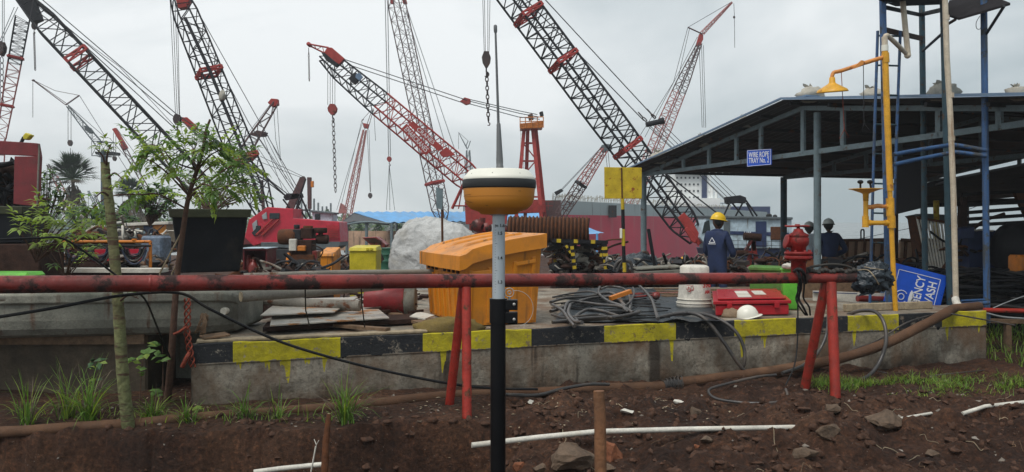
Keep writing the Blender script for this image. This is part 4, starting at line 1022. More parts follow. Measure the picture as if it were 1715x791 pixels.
c_ = MB(); c_.tube([P(1110, 647, 8.12), P(1140, 643, 8.2)], .062, 14)
for i in range(5): c_.tube([P(1116 + i * 6 + 3 * cos(a_), 647 - i * 1.3 + 13 * sin(a_), 8.12 - .06 * cos(a_ * 1)) for a_ in lin(0, 2 * pi, 12)], .006, 5, closed=True)
build('coupling_binding', c_, m_hosegrey, ho)
# long black cable at left
c_ = MB(); c_.tube(smooth_path([P(-20, 534, 5.3), P(90, 516, 5.5), P(205, 495, 5.75), P(300, 491, 6.1), P(350, 517, 6.25), P(430, 556, 6.45), P(500, 583, 6.6), P(600, 611, 6.75), P(700, 633, 6.9), P(770, 645, 7.0), P(835, 651, 7.1), P(900, 652, 7.3)], 8), .012, 9)
solo('cable', c_, m_rubber, 'long black cable sagging from the pipe across the plinth face', 'cable')
c_ = MB(); c_.tube(smooth_path([P(-20, 402, 5.4), P(60, 399, 5.6), P(105, 400, 5.7), P(150, 428, 5.9), P(190, 458, 6.05), P(225, 485, 6.1), P(245, 505, 6.3), P(262, 545, 6.6), P(285, 600, 6.9)], 8), .008, 8)
solo('cable', c_, m_rubber, 'thin black cable drooping in front of the orange hose rack', 'cable')
for (x0, y0, x1, y1, x2, y2) in ((511, 480, 512, 520, 518, 545), (605, 482, 606, 510, 611, 548)):
    c_ = MB(); c_.tube([P(x0, y0, 6.5), P(x1, y1, 6.9), P(x2, y2, 7.3)], .006, 7); solo('wire', c_, m_rubber, 'black wire hanging from the pipe above the checker plates, ' + ('left of two' if x0 < 550 else 'right of two'), 'wire')

# ================================================================ left part of the plinth: pipes and plates
def pipe(pts, r_, mt, label, n=14, name='steel_pipe', grp=None, ends=None):
    c_ = MB(); c_.tube([P(*q) for q in pts], r_, n); o_ = solo(name, c_, mt, label, 'pipe', group=grp); return o_
pipe([(408, 462.5, 8.2), (560, 457, 8.6), (700, 455.5, 9.0), (822, 454.5, 9.35)], .030, m_greypipe, 'long grey pipe lying just above and behind the red pipe')
g2 = pipe([(404, 497, 7.35), (520, 489, 7.8), (640, 478, 8.2)], .052, m_greypipe, 'open ended grey pipe whose round end faces the camera')
c_ = MB(); e0 = P(404, 497, 7.35); dv = (e0 - P(520, 489, 7.8)).normalized(); c_.tube([e0 - dv * .004, e0 + dv * .006], .047, 20); build('end_cap', c_, m_woodpale, g2)
pipe([(436, 500, 8.6), (520, 510, 8.5), (603, 512, 8.4)], .062, m_greypipe, 'rust marked grey pipe above the checker plates')
g3 = pipe([(374, 522, 7.5), (400, 512, 7.75)], .035, m_whitedirty, 'short pale pipe stub poking from the concrete beam')
c_ = MB(); a = Zt(452, 547, .09); b_ = Zt(652, 534, .09); e = Zt(612, 502, .12); f_ = Zt(462, 506, .12)
c_.prism([a, b_, e, f_], (0, 0, .012)); solo('checker_plate', c_, m_checker, 'rusty steel checker plate lying flat, lower of two', 'steel plate')
c_ = MB(); a = Zt(436, 530, .15); b_ = Zt(560, 524, .15); e = Zt(600, 499, .18); f_ = Zt(470, 503, .18)
c_.prism([a, b_, e, f_], (0, 0, .012)); solo('checker_plate', c_, m_checker, 'paler steel plate lying on top at the left, upper of two', 'steel plate')
c_ = MB(); c_.prism([Zt(440, 556, .02), Zt(700, 541, .02), Zt(690, 532, .02), Zt(448, 546, .02)], (0, 0, .045)); solo('timber', c_, m_rustdark, 'dark wet timber under the front edge of the checker plates', 'timber')
for i, (x0, y0, x1, y1, w_, mt) in enumerate(((640, 520, 720, 545, .12, m_wood), (660, 515, 712, 528, .09, m_woodpale), (560, 545, 650, 552, .08, m_wood))):
    c_ = MB(); c_.beam(Zt(x0, y0, .04), Zt(x1, y1, .04), w_, .03); solo('plank', c_, mt, ['dark plank slanting towards the orange bin', 'pale plank with an orange end lying by the orange bin', 'short dark plank behind the plinth edge'][i], 'plank')
c_ = MB(); c_.prism([Zt(686, 532, .06), Zt(712, 536, .06), Zt(728, 530, .06), Zt(700, 524, .06)], (0, 0, .015)); solo('grey_tray', c_, m_whitedirty, 'small pale grey tray lying beside the orange bin', 'tray')
c_ = MB(); ax = Matrix.Rotation(pi / 2, 3, 'Y'); dc = P(630, 503, 9.1); c_.lathe([(0, -.12), (.165, -.12), (.17, -.11), (.17, .33), (.165, .34), (0, .34)], dc, 28, ax)
rd = solo('red_drum', c_, mat('drum_dull_red', (.24, .015, .018), .5, dirt=.4, rust=.2, dc=(.1, .02, .02)), 'red drum lying on its side under the pipe', 'drum')
c_ = MB(); c_.lathe([(0, .34), (.172, .34), (.178, .36), (.172, .46), (.12, .47), (0, .47)], dc, 28, ax); build('end_block', c_, m_conc, rd)
c_ = MB(); rr = random.Random(3)
for i in range(60):
    p = Zt(rr.uniform(560, 715), rr.uniform(492, 530), .03) + V((0, 0, rr.uniform(0, .12))); d = V((rr.uniform(-1, 1), rr.uniform(-.6, .6), rr.uniform(-.25, .3))).normalized()
    if rr.random() < .5: c_.tube([p, p + d * rr.uniform(.1, .4)], rr.uniform(.006, .02), 6)
    else: c_.box(p, (rr.uniform(.04, .2), rr.uniform(.03, .1), rr.uniform(.01, .05)), Matrix.Rotation(rr.uniform(0, 3), 3, 'Z') @ Matrix.Rotation(rr.uniform(-.4, .4), 3, 'X'))
solo('scrap_heap', c_, m_rustdark, 'scattered rusty scrap around the lying red drum', 'scrap', kind='stuff')
c_ = MB(); c_.blob(Zt(752, 548, .03), (.34, .20, .10), .2, 2, 4, 18, 12, flat=-.05); c_.v = [(v[0], max(v[1], wall_y(v[0]) + .03), v[2]) for v in c_.v]
solo('muddy_mound', c_, mat('muddy_yellow', (.17, .12, .035), .85, bump=.4, dirt=.4), 'muddy yellowish mound on the plinth in front of the orange bin', 'mound')
c_ = MB(); c_.beam(Zt(1022, 500, .12), Zt(1056, 488, .2), .06, .05); solo('yellow_bar', c_, m_orange2, 'yellow steel bar lying among the hoses', 'steel bar')
c_ = MB(); c_.tube([Zt(1062, 498, .08), Zt(1098, 494, .1)], .014, 8); c_.lathe([(0, -.02), (.05, -.02), (.05, .03), (.02, .035), (0, .035)], Zt(1099, 496, .1), 16, Matrix.Rotation(1.2, 3, 'X')); solo('red_clamp', c_, m_redpaint, 'small red clamp lying behind the hoses', 'clamp')
c_ = MB()
for i in range(4): c_.beam(Zt(1095 + i * 4, 484 + i * 4, .02), Zt(1240, 486 + i * 4, .02), .10, .03)
solo('plank_deck', c_, m_wood, 'row of wet brown planks behind the tarpaulin', 'planks', kind='stuff')
pipe([(1010, 494, 11.6), (1190, 492, 11.8), (1260, 492, 11.9)], .03, m_redpaint, 'thin red pipe lying behind the bucket')

# ================================================================ concrete beam and block wall on the left
cbm = thing('concrete_beam', 'long grey concrete beam with a rounded underside on the left behind the red pipe', 'beam', P(200, 560, 7.6))
prof = []; zt, zb = .985, .555
pf = [(0, zt - .02), (.0, zt - .09), (.03, zt - .11), (.035, zb + .17), (.055, zb + .09), (.10, zb + .03), (.17, zb), (.9, zb), (.9, zt), (.02, zt)]
stns = [-6.4, -6.0, -5.0, -4.0, -3.2, -2.95, -2.80, -2.72, -2.69]
c_ = MB(); nn = len(pf)
for i, x in enumerate(stns):
    y0 = 7.02 + (x + 5.0) * .16
    shr = {6: .02, 7: .06, 8: .14}.get(i, 0); zc = (zt + zb) / 2
    for (dy, z) in pf: c_.v.append((x, y0 + .10 + dy + (shr * .6 if dy < .5 else 0), zc + (z - zc) * (1 - shr * 1.8)))
for i in range(len(stns) - 1):
    for k in range(nn): c_.f.append([i * nn + k, (i + 1) * nn + k, (i + 1) * nn + (k + 1) % nn, i * nn + (k + 1) % nn]); c_.m.append(0); c_.s.append(False)
c_.f.append(list(range(nn))); c_.m.append(0); c_.s.append(False); c_.f.append(list(range((len(stns) - 1) * nn, len(stns) * nn))[::-1]); c_.m.append(0); c_.s.append(False)
build('body', c_, m_conc, cbm, bevel=.02, seg=3)
c_ = MB(); c_.tube([P(-40, 497, 6.7), P(6, 497, 6.9)], .042, 16); build('pipe_stub', c_, m_whitedirty, cbm)
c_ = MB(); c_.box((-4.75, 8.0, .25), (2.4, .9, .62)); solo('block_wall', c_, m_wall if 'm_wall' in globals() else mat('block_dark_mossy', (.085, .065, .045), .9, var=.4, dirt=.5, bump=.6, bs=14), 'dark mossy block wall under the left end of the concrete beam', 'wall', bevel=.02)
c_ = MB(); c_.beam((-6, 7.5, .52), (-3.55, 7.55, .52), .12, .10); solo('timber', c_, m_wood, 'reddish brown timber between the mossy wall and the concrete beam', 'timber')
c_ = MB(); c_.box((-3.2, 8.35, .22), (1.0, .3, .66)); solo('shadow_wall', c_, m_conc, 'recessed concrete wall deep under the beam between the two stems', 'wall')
rr = random.Random(2); c_ = MB(); c_.blob(P(342, 532, 7.15), (.035, .03, .035), .5, 3, 3, 14, 10, fold=.6)
for i in range(26): c_.tube(smooth_path([P(342 + rr.uniform(-3, 3), 532 + rr.uniform(-4, 4), 7.12), P(339 + rr.uniform(-7, 7), 545 + rr.uniform(-3, 3), 7.08), P(336 + rr.uniform(-10, 9), 558 + rr.uniform(-6, 3), 7.08)], 3), .005, 4)
solo('frayed_rope_knot', c_, m_wood, 'frayed pale knot of rope stuck on the concrete beam end', 'rope')
c_ = MB()
for i in range(3):
    pts = [P(312 + 5 * sin(t * .9 + i * 2.1) + (2 if t < 10 else 4 * (t - 10) * .2), 500 + t * 5, 6.95 + .02 * cos(t * .9 + i * 2.1)) for t in range(24)]
    c_.tube(smooth_path(pts, 3), .0075, 7)
c_.tube(smooth_path([P(312, 548, 6.93), P(300, 556, 6.9), P(291, 560, 6.9)], 4), .012, 7); c_.tube(smooth_path([P(318, 590, 6.95), P(312, 600, 6.9), P(305, 615, 6.9)], 4), .02, 7)
solo('red_rope', c_, m_ropeorange, 'twisted red rope hanging from the pipe beside the brown stem', 'rope')

# ================================================================ soil: stakes, pipes, rocks
c_ = MB(); c_.tube([P(1003, 655, 5.05), P(1005, 700, 5.04), P(1007, 900, 5.0)], [px(9.6, 5), px(10, 5), px(10.5, 5)], 10); solo('wooden_stake', c_, m_stake, 'thick brown wooden stake standing in the spoil right of the survey pole', 'stake')
c_ = MB(); c_.tube([P(551, 694, 5.55), P(546, 740, 5.5), P(541, 850, 5.45)], [px(4, 5.5), px(6, 5.5), px(6.5, 5.5)], 9); solo('rusty_bar', c_, m_rust, 'rusty bar stuck upright in the cut bank below the grass tuft', 'stake')
c_ = MB(); c_.tube([P(527, 760, 5.5), P(530, 745, 5.48), P(534, 738, 5.46)], .003, 5); c_.tube([P(530, 745, 5.48), P(526, 736, 5.5)], .003, 5); c_.tube([P(529, 748, 5.49), P(521, 790, 5.5)], .006, 6); solo('twig', c_, m_whitedirty, 'forked pale twig beside the rusty bar', 'twig')
def gp(x, y, dz=0):
    """first hit of the pixel ray with the ground"""
    d = 4.6
    while d < 12:
        p = P(x, y, d)
        if p.z < gz(p.x, p.y): break
        d += .02
    p = P(x, y, d); p.z = gz(p.x, p.y) + dz; return p
def gpipe(pts, r_, lb_, mt=m_white):
    c_ = MB(); c_.tube(smooth_path([gp(x, y, dz) for x, y, dz in pts], 5), r_, 12); solo('buried_pipe', c_, mt, lb_, 'pipe')
c_ = MB(); c_.tube([P(790, 746, 5.85), P(900, 733, 6.0), P(1000, 723, 6.12), P(1150, 719, 6.28), P(1300, 716.5, 6.45), P(1445, 713, 6.62)], .0205, 12); solo('white_pipe', c_, m_whitedirty, 'long thin white pipe half buried in the spoil', 'pipe')
c_ = MB(); c_.tube([gp(1612, 694, -.005), gp(1650, 689, .018), gp(1715, 679, .018), gp(1780, 670, .018)], .017, 12); solo('white_pipe', c_, m_whitedirty, 'white pipe coming out of the soil at the right edge', 'pipe')
c_ = MB(); c_.tube([gp(1508, 704, .005), gp(1560, 698, .004)], .012, 10); solo('white_pipe', c_, m_whitedirty, 'very short white pipe end right of the big rock', 'pipe')
c_ = MB(); c_.tube([P(425, 791, 5.62), P(470, 785, 5.66), P(540, 778, 5.72)], .018, 12); solo('white_pipe', c_, m_whitedirty, 'white pipe at the bottom of the cut bank by the rusty bar', 'pipe')
def rock(x, y, w_, h_, seed, lb_, mt=m_soilstone):
    p = gp(x, y + h_ * .3); d = p.y; c_ = MB(); rr = random.Random(seed)
    bm = bmesh.new(); 
    for _ in range(16):
        v = V((rr.gauss(0, 1), rr.gauss(0, 1), rr.gauss(0, 1))).normalized() * rr.uniform(.85, 1.1); bm.verts.new((v.x * px(w_, d) / 2, v.y * px(w_, d) * .4, v.z * px(h_, d) / 2))
    bmesh.ops.convex_hull(bm, input=bm.verts); bmesh.ops.subdivide_edges(bm, edges=bm.edges, cuts=2, use_grid_fill=True)
    for v in bm.verts: v.co += V((mn.noise(v.co * 14 + V((seed, 0, 0))), mn.noise(v.co * 14 + V((0, seed, 0))), mn.noise(v.co * 14 + V((0, 0, seed))))) * px(w_, d) * .07
    bm.verts.index_update(); c_.add([v.co + p + V((0, 0, px(h_, d) * .22)) for v in bm.verts], [tuple(v.index for v in f.verts) for f in bm.faces], 0)
    bm.free(); solo('rock', c_, mt, lb_, 'rock')
m_brick = mat('broken_brick', (.24, .09, .045), .9, var=.4, dirt=.4, bump=.6)
for a_ in ((1478, 702, 66, 38, 1, 'biggest pale broken rock under the right end of the white pipe'), (1385, 718, 40, 36, 2, 'muddy rock covering the white pipe left of the biggest rock'),
    (955, 765, 82, 50, 3, 'large dark flat stone at the bottom just left of the wooden stake', m_soilstone), (1022, 757, 44, 48, 4, 'brick coloured stone right behind the wooden stake', m_brick),
    (1183, 738, 22, 16, 5, 'smooth round pale pebble under the white pipe'), (1167, 747, 12, 9, 6, 'small orange pebble beside the smooth round one', m_brick), (1165, 690, 22, 24, 7, 'upright muddy stone above the white pipe'),
    (1135, 674, 20, 8, 8, 'flat whitish stone chip on the upper spoil', m_whitedirty), (1050, 692, 26, 8, 9, 'long flat pale chip above the white pipe', m_whitedirty), (890, 673, 12, 9, 10, 'little pale pebble near the black cable', m_whitedirty),
    (1348, 760, 46, 24, 11, 'pale crumbling lump at the bottom centre right'), (868, 780, 26, 22, 12, 'reddish stone at the foot of the survey pole', m_brick), (905, 787, 30, 16, 13, 'pale stone at the bottom edge', m_soilstone),
    (1395, 685, 34, 22, 14, 'brown clod above the buried white pipe'), (1010, 785, 40, 16, 15, 'muddy stone at the base of the wooden stake'), (1560, 760, 26, 14, 16, 'lone muddy stone in the right spoil')):
    rock(*a_)
c_ = MB(); rr = random.Random(9)
for i in range(2600):
    x = rr.uniform(-3.6, 6.5); y = rr.uniform(5.2, 8.6) 
    if y > wall_y(x) - .08 if x > -2.8 else y > 7.4: continue
    z = gz(x, y); s_ = rr.choice([.006, .008, .011, .015, .022]) * rr.uniform(.7, 1.4) * (1.3 if x > 0 else .9)
    mi = 0 if rr.random() < .88 else (1 if rr.random() < .8 else 2)
    R3 = Matrix.Rotation(rr.uniform(0, 6.3), 3, 'Z') @ Matrix.Rotation(rr.uniform(-.7, .7), 3, 'X')
    vs = [V((x, y, z)) + R3 @ V((ax_ * s_ * rr.uniform(.6, 1.4), ay * s_ * rr.uniform(.6, 1.4), az * s_ * rr.uniform(.4, .9))) for ax_, ay, az in ((1, 0, 0), (-1, 0, 0), (0, 1, 0), (0, -1, 0), (0, 0, 1), (0, 0, -1))]
    c_.add(vs, [(0, 2, 4), (2, 1, 4), (1, 3, 4), (3, 0, 4), (2, 0, 5), (1, 2, 5), (3, 1, 5), (0, 3, 5)], mi)
m_clod = mat('soil_clod', (.075, .038, .024), .9, var=.5, vs=20, bump=.4)
solo('gravel', c_, [m_clod, mat('pebble_grey', (.20, .17, .14), .8, var=.4, vs=20, bump=0), mat('pebble_shell', (.24, .21, .18), .7, var=.3, bump=0)], 'small clods pebbles and shell bits strewn over the dug soil', 'gravel', loc=(0, 6, 0), kind='stuff')
c_ = MB()
for i in range(420):   # bigger crumbs of spoil on the right
    x = rr.uniform(-.3, 6); y = rr.uniform(5.2, 7.6)
    if y > wall_y(x) - .7: continue
    c_.blob((x, y, gz(x, y) + .004), (rr.uniform(.015, .055), rr.uniform(.015, .05), rr.uniform(.01, .04)), .9, 3.2, i, 9, 7)
for i in range(60):
    x = rr.uniform(-3.6, -.2); y = rr.uniform(6.2, 6.6); c_.blob((x, y, gz(x, y)), (rr.uniform(.02, .05), rr.uniform(.02, .04), rr.uniform(.01, .03)), .6, 2.6, i, 9, 7)
solo('clods', c_, m_clod, 'bigger wet clods of dug earth in front of the plinth', 'clods', loc=(1, 6, 0), kind='stuff')
c_ = MB()
for i in range(420):   # chips and dead leaves
    x = rr.uniform(-3.4, 2.0); y = rr.uniform(6.35, 7.6)
    if x > -2.8 and y > wall_y(x) - .1: continue
    p = V((x, y, gz(x, y) + .006)); an = rr.uniform(0, 6.3); c_.ngon_leaf(p, (cos(an), sin(an), rr.uniform(-.1, .3)), (0, 0, 1), rr.uniform(.02, .06), rr.uniform(.01, .025), .2, 0 if rr.random() < .6 else 1)
solo('litter', c_, [m_palmdead, m_woodpale], 'dead leaves and pale chips lying on the bank', 'litter', loc=(-1, 6.8, 0), kind='stuff')

c_ = MB()
for i in range(70):
    x = rr.uniform(-.1, 5.5); y = rr.uniform(5.3, 7.4)
    if y > wall_y(x) - .2 and x > -2.9: continue
    an = rr.uniform(0, 6.3); L_ = rr.uniform(.05, .22); pts = []
    for k in range(5):
        q = V((x + cos(an) * L_ * k / 4 + rr.gauss(0, .012), y + sin(an) * L_ * k / 4 + rr.gauss(0, .012), 0)); q.z = gz(q.x, q.y) + .006 + rr.random() * .02; pts.append(q)
    c_.tube(smooth_path(pts, 3), rr.uniform(.0014, .0035), 5, rr.choice([0, 0, 1]))
solo('twigs', c_, [m_wood, m_woodpale], 'thin twigs and roots lying in the dug soil', 'twigs', loc=(1, 6, 0), kind='stuff')
# ================================================================ grass and weeds
def tuft(mb, x, y, n, L_, spread, seed, w_=.010, world=None):
    rr = random.Random(seed); p0 = world if world is not None else gp(x, y)
    for i in range(n):
        an = rr.uniform(0, 2 * pi); t = rr.uniform(.05, spread); p = p0 + V((rr.gauss(0, .03), rr.gauss(0, .025), -.01))
        mb.blade(p, (cos(an) * t, sin(an) * t, 1), L_ * rr.uniform(.5, 1.15), w_ * rr.uniform(.6, 1.2), rr.uniform(.5, 2.6), rr.choice([0, 0, 0, 1, 2]))
def tuft_thing(x, y, n, L_, sp_, seed, lb_, w_=.012):
    c_ = MB(); tuft(c_, x, y, int(n * 1.3), L_ * 1.1, sp_ * 1.25, seed, w_); solo('grass_tuft', c_, [m_grass, m_leaf2, m_palmdead], lb_, 'grass', loc=gp(x, y))
tuft_thing(578, 708, 70, .42, .55, 1, 'dense green grass tuft at the edge of the bank beside the rusty bar')
tuft_thing(150, 705, 60, .50, .7, 2, 'tall grass tuft left of the greenish tree trunk')
tuft_thing(45, 712, 34, .40, .6, 3, 'grass tuft near the left edge of the bank')
tuft_thing(110, 700, 34, .46, .6, 4, 'grass tuft between the left edge tuft and the tallest one')
tuft_thing(255, 703, 70, .26, .9, 5, 'low spreading grass tuft right of the greenish tree trunk')
tuft_thing(315, 706, 40, .22, .9, 6, 'short grass tuft before the left corner of the plinth')
tuft_thing(410, 704, 34, .34, .8, 7, 'loose arching grass tuft below the first yellow block')
tuft_thing(465, 702, 26, .30, 1.0, 8, 'thin straggling grass tuft with long bent blades')
c_ = MB(); rr = random.Random(4)
for i in range(900):
    x_ = rr.uniform(1360, 1715); y_ = rr.choice([rr.gauss(648, 7), rr.gauss(643, 6), rr.uniform(628, 665)])
    if x_ < 1480: y_ = rr.gauss(645, 5)
    p = gp(x_, y_)
    if p.y > wall_y(p.x) - .05 and p.x < 5.85: continue
    if mn.noise(V((p.x * 2.2, p.y * 3, 0))) < -.06: continue
    for k in range(3): c_.blade(p + V((rr.gauss(0, .03), rr.gauss(0, .03), -.005)), (rr.gauss(0, .7), rr.gauss(0, .7), 1), rr.uniform(.04, .13), .007, rr.uniform(.4, 1.6), rr.choice([0, 1]), 3)
for i in range(1300):
    x = rr.uniform(5.9, 8.5); y = rr.uniform(8.6, 12.5)
    c_.blade((x, y, gz(x, y) - .01), (rr.gauss(0, .4), rr.gauss(0, .4), 1), rr.uniform(.10, .30), .012, rr.uniform(.4, 1.6), rr.choice([0, 1]), 3)
for i in range(160):
    x_ = rr.uniform(20, 560); p = gp(x_, rr.uniform(690, 712))
    c_.blade(p, (rr.gauss(0, .6), rr.gauss(0, .6), 1), rr.uniform(.05, .16), .007, rr.uniform(.4, 1.6), rr.choice([0, 1]), 3)
solo('grass', c_, [m_grass, m_leaf2], 'short rough grass at the right foot of the plinth and along the bank', 'grass', loc=(5, 8, 0), kind='stuff')
def weed(pts, leaves, lb_, mt=m_leaf, lw=.055, seed=1, name='weed'):
    t = thing(name, lb_, 'plant', P(*pts[0])); c_ = MB(); sp_ = smooth_path([P(*q) for q in pts], 5); c_.tube(sp_, [.006 * (1 - .6 * i / len(sp_)) for i in range(len(sp_))], 6); build('stem', c_, m_stem, t)
    c_ = MB(); rr = random.Random(seed)
    for (x, y, L_) in leaves:
        p = P(x, y, pts[0][2] - .05)
        for k in range(3):
            an = rr.uniform(0, 6.3); c_.ngon_leaf(p, (cos(an), sin(an) * .7, rr.uniform(-.4, .5)), (0, -.5, 1), L_ * rr.uniform(.8, 1.15), lw * rr.uniform(.8, 1.2), .25, rr.choice([0, 0, 1]))
    build('leaves', c_, [mt, m_leaf2], t)
weed([(233, 690, 6.7), (236, 640, 6.72), (240, 596, 6.7)], [(235, 590, .10), (245, 592, .11), (228, 600, .08), (232, 618, .07), (222, 605, .08), (238, 626, .06)], 'broad leaved weed between the greenish trunk and the brown stem', m_leaf, .06, 4)
weed([(272, 690, 6.9), (273, 620, 6.9), (272, 580, 6.9)], [(270, 578, .11), (262, 598, .10), (268, 604, .10), (256, 655, .08), (262, 660, .07)], 'broad leaved weed climbing against the brown stem', m_leaf, .07, 5)
weed([(162, 690, 6.75), (160, 640, 6.75), (161, 606, 6.72)], [(156, 606, .11), (166, 608, .12), (160, 618, .08), (162, 635, .07)], 'slim weed with paired leaves on the dark wall left of the trunk', m_leafdark, .05, 6)
weed([(318, 700, 6.75), (322, 686, 6.72)], [(322, 684, .08), (330, 683, .06)], 'tiny seedling at the plinth corner', m_leaf2, .04, 7)

# ---- compound-leaved trees
def compound(mb, p, d, L_, rr, mi, pairs=6, ll=.055, lw=.018):
    d = V(d).normalized(); side = d.cross(V((0, 0, 1)))
    if side.length < .1: side = V((1, 0, 0))
    side.normalize(); q = V(p); dd = d.copy()
    pts = [q.copy()]
    for i in range(pairs):
        q = q + dd * L_ / pairs; dd = (dd + V((0, 0, -.14))).normalized(); pts.append(q.copy())
        for s_ in (-1, 1):
            ld_ = (side * s_ + dd * .55 + V((0, 0, rr.uniform(-.55, .1)))).normalized(); mb.ngon_leaf(q, ld_, (0, 0, 1), ll * rr.uniform(.75, 1.2), lw * rr.uniform(.8, 1.2), .3, mi)
    mb.ngon_leaf(q, dd, (0, 0, 1), ll * 1.1, lw, .3, mi)
    mb.tube(pts, .0016, 4, 2)
def branchtree(name, lb_, trunk, trunk_r, branches, mt_trunk, leafmats, seed, per=9, Lc=.24, ll=.055, lw=.02, cat='tree', pairs=6, trunk_name='trunk', parent_loc=None):
    t = thing(name, lb_, cat, P(*trunk[0])); c_ = MB(); tp_ = smooth_path([P(*q) for q in trunk], 8); n = len(tp_)
    c_.tube(tp_, [trunk_r[0] + (trunk_r[1] - trunk_r[0]) * i / (n - 1) + (.0035 * (1 if (i % 4) == 0 else 0) if trunk_r[0] > .04 else 0) for i in range(n)], 16); build(trunk_name, c_, mt_trunk, t)
    rr = random.Random(seed); lm = MB()
    for br in branches:
        bmsh = MB(); bp3 = smooth_path([P(*q) for q in br], 5); m_ = len(bp3); bmsh.tube(bp3, [.0075 * (1 - .8 * i / m_) + .002 for i in range(m_)], 6); build('branch', bmsh, m_stem, t)
        for k in range(per):
            i = min(m_ - 2, int(m_ * (.25 + .75 * rr.random() ** .7))); d0 = (bp3[i + 1] - bp3[i]).normalized(); an = rr.uniform(0, 6.3); s1 = d0.orthogonal().normalized(); s2 = d0.cross(s1)
            d = d0 * .5 + (s1 * cos(an) + s2 * sin(an)) * .9 + V((0, 0, .15)); compound(lm, bp3[i], d, Lc * rr.uniform(.6, 1.2), rr, rr.choice([0, 0, 1]), pairs, ll, lw)
    build('crown', lm, leafmats, t)
D7 = 6.95
branchtree('young_tree', 'slender neem like sapling with a brown stem and feathery leaves before the large pot',
  [(280, 676, 7.12), (287, 600, 7.0), (291, 540, D7), (297, 460, D7), (306, 390, D7), (316, 330, D7), (330, 285, D7), (340, 250, D7), (345, 220, D7), (352, 200, D7)], (.034, .010),
  [[(312, 350, D7), (285, 335, 6.9), (262, 325, 6.85), (240, 326, 6.8), (195, 327, 6.8), (165, 340, 6.75), (140, 366, 6.7)],
   [(318, 330, D7), (290, 300, 6.8), (262, 275, 6.7), (235, 262, 6.7)], [(318, 330, D7), (285, 280, 7.1), (262, 245, 7.2), (235, 245, 7.2)],
   [(328, 290, D7), (318, 265, 6.9), (305, 245, 6.8)], [(328, 290, D7), (350, 262, 6.9), (372, 250, 6.8)], [(320, 320, D7), (355, 300, 6.8), (385, 280, 6.7), (412, 282, 6.6)],
   [(318, 325, D7), (360, 320, 7.1), (400, 305, 7.2), (428, 312, 7.2)], [(322, 310, D7), (345, 285, 7.2), (370, 270, 7.3), (395, 262, 7.3)],
   [(330, 280, D7), (322, 262, 7.1), (330, 240, 7.2)], [(316, 335, D7), (335, 310, 6.6), (352, 312, 6.5), (362, 320, 6.5)],
   [(338, 255, D7), (348, 245, 6.9), (362, 238, 6.85)], [(330, 285, D7), (300, 275, 6.9), (282, 262, 6.8), (270, 240, 6.8)]],
  m_stem, [m_leaf, m_leaf2, m_stem], 3, per=9, Lc=.21, ll=.085, lw=.034)
branchtree('cut_tree', 'straight greenish trunk with leaf scars and a cut top beside the hose rack',
  [(216, 722, 6.3), (212, 690, 6.28), (205, 620, 6.25), (200, 540, 6.22), (195, 470, 6.2), (189, 400, 6.2), (183, 340, 6.2), (178, 300, 6.2), (176, 272, 6.2)], (.050, .031),
  [[(178, 285, 6.2), (172, 262, 6.15), (160, 248, 6.1)], [(178, 280, 6.2), (180, 258, 6.1), (186, 242, 6.1)], [(180, 300, 6.2), (192, 290, 6.1), (205, 300, 6.05)], [(184, 330, 6.2), (172, 322, 6.1), (160, 330, 6.1)], [(200, 505, 6.2), (215, 495, 6.1), (232, 500, 6.05)]],
  m_bark, [m_leaf2, m_leaf, m_stem], 8, per=3, Lc=.12, ll=.06, lw=.03, pairs=2)
for (x0, y0, x1, y1, lb_) in ((268, 457, 308, 382, 'thin grey stick leaning left against the sapling stem'), (288, 458, 303, 430, 'short pale stick leaning on the sapling stem')):
    c_ = MB(); c_.tube([P(x0, y0 + 30, 7.05), P(x0, y0, 7.05), P(x1, y1, 6.95)], .008, 7); solo('stick', c_, m_woodpale, lb_, 'stick')

# ================================================================ plant pots
def pot(cx, ytop, ybot, wt_, wb_, d, lb_, yaw=.35, depth=1.0):
    t = thing('planter', lb_, 'planter', P(cx, ybot, d)); c_ = MB(); zt_ = P(cx, ytop, d).z; zb_ = P(cx, ybot, d).z; R3 = Matrix.Rotation(yaw, 3, 'Z'); o_ = P(cx, ybot, d)
    def ring(w_, z, ins=0): h = px(w_, d + .45) / 2 * .80; return [V((o_.x * (d + .45) / d, o_.y + .45, z)) + R3 @ V((sx_ * h, sy_ * h * depth, 0)) for sx_, sy_ in ((-1, -1), (1, -1), (1, 1), (-1, 1))]
    vs = ring(wb_, zb_) + ring(wt_ * .93, zt_ - .09); c_.add(vs, [(0, 1, 5, 4), (1, 2, 6, 5), (2, 3, 7, 6), (3, 0, 4, 7), (3, 2, 1, 0)])
    build('body', c_, m_blackplastic, t, bevel=.012)
    c_ = MB(); a_ = ring(wt_ * .99, zt_ - .09); b_ = ring(wt_ * 1.03, zt_); e_ = ring(wt_ * .90, zt_); f2 = ring(wt_ * .88, zt_ - .07)
    c_.add(a_ + b_ + e_ + f2, [(i, (i + 1) % 4, 4 + (i + 1) % 4, 4 + i) for i in range(4)] + [(4 + i, 4 + (i + 1) % 4, 8 + (i + 1) % 4, 8 + i) for i in range(4)] + [(8 + i, 8 + (i + 1) % 4, 12 + (i + 1) % 4, 12 + i) for i in range(4)] + [(3, 2, 1, 0)])
    build('rim', c_, mat('pot_rim_mossy', (.05, .055, .03), .7, dirt=.5, bump=.3), t, bevel=.006)
    c_ = MB(); c_.add(f2, [(0, 1, 2, 3)]); build('soil', c_, m_clod, t); return t, o_, zt_
pt, po, pz = pot(350, 350, 458, 152, 112, 8.2, 'large square black planter behind the feathery sapling', .42)
c_ = MB()                                               # embossed diamond on the two visible faces
pt2, po2, pz2 = pot(15, 345, 408, 108, 100, 8.6, 'wide dark planter at the left edge under the red machine frame', .1)
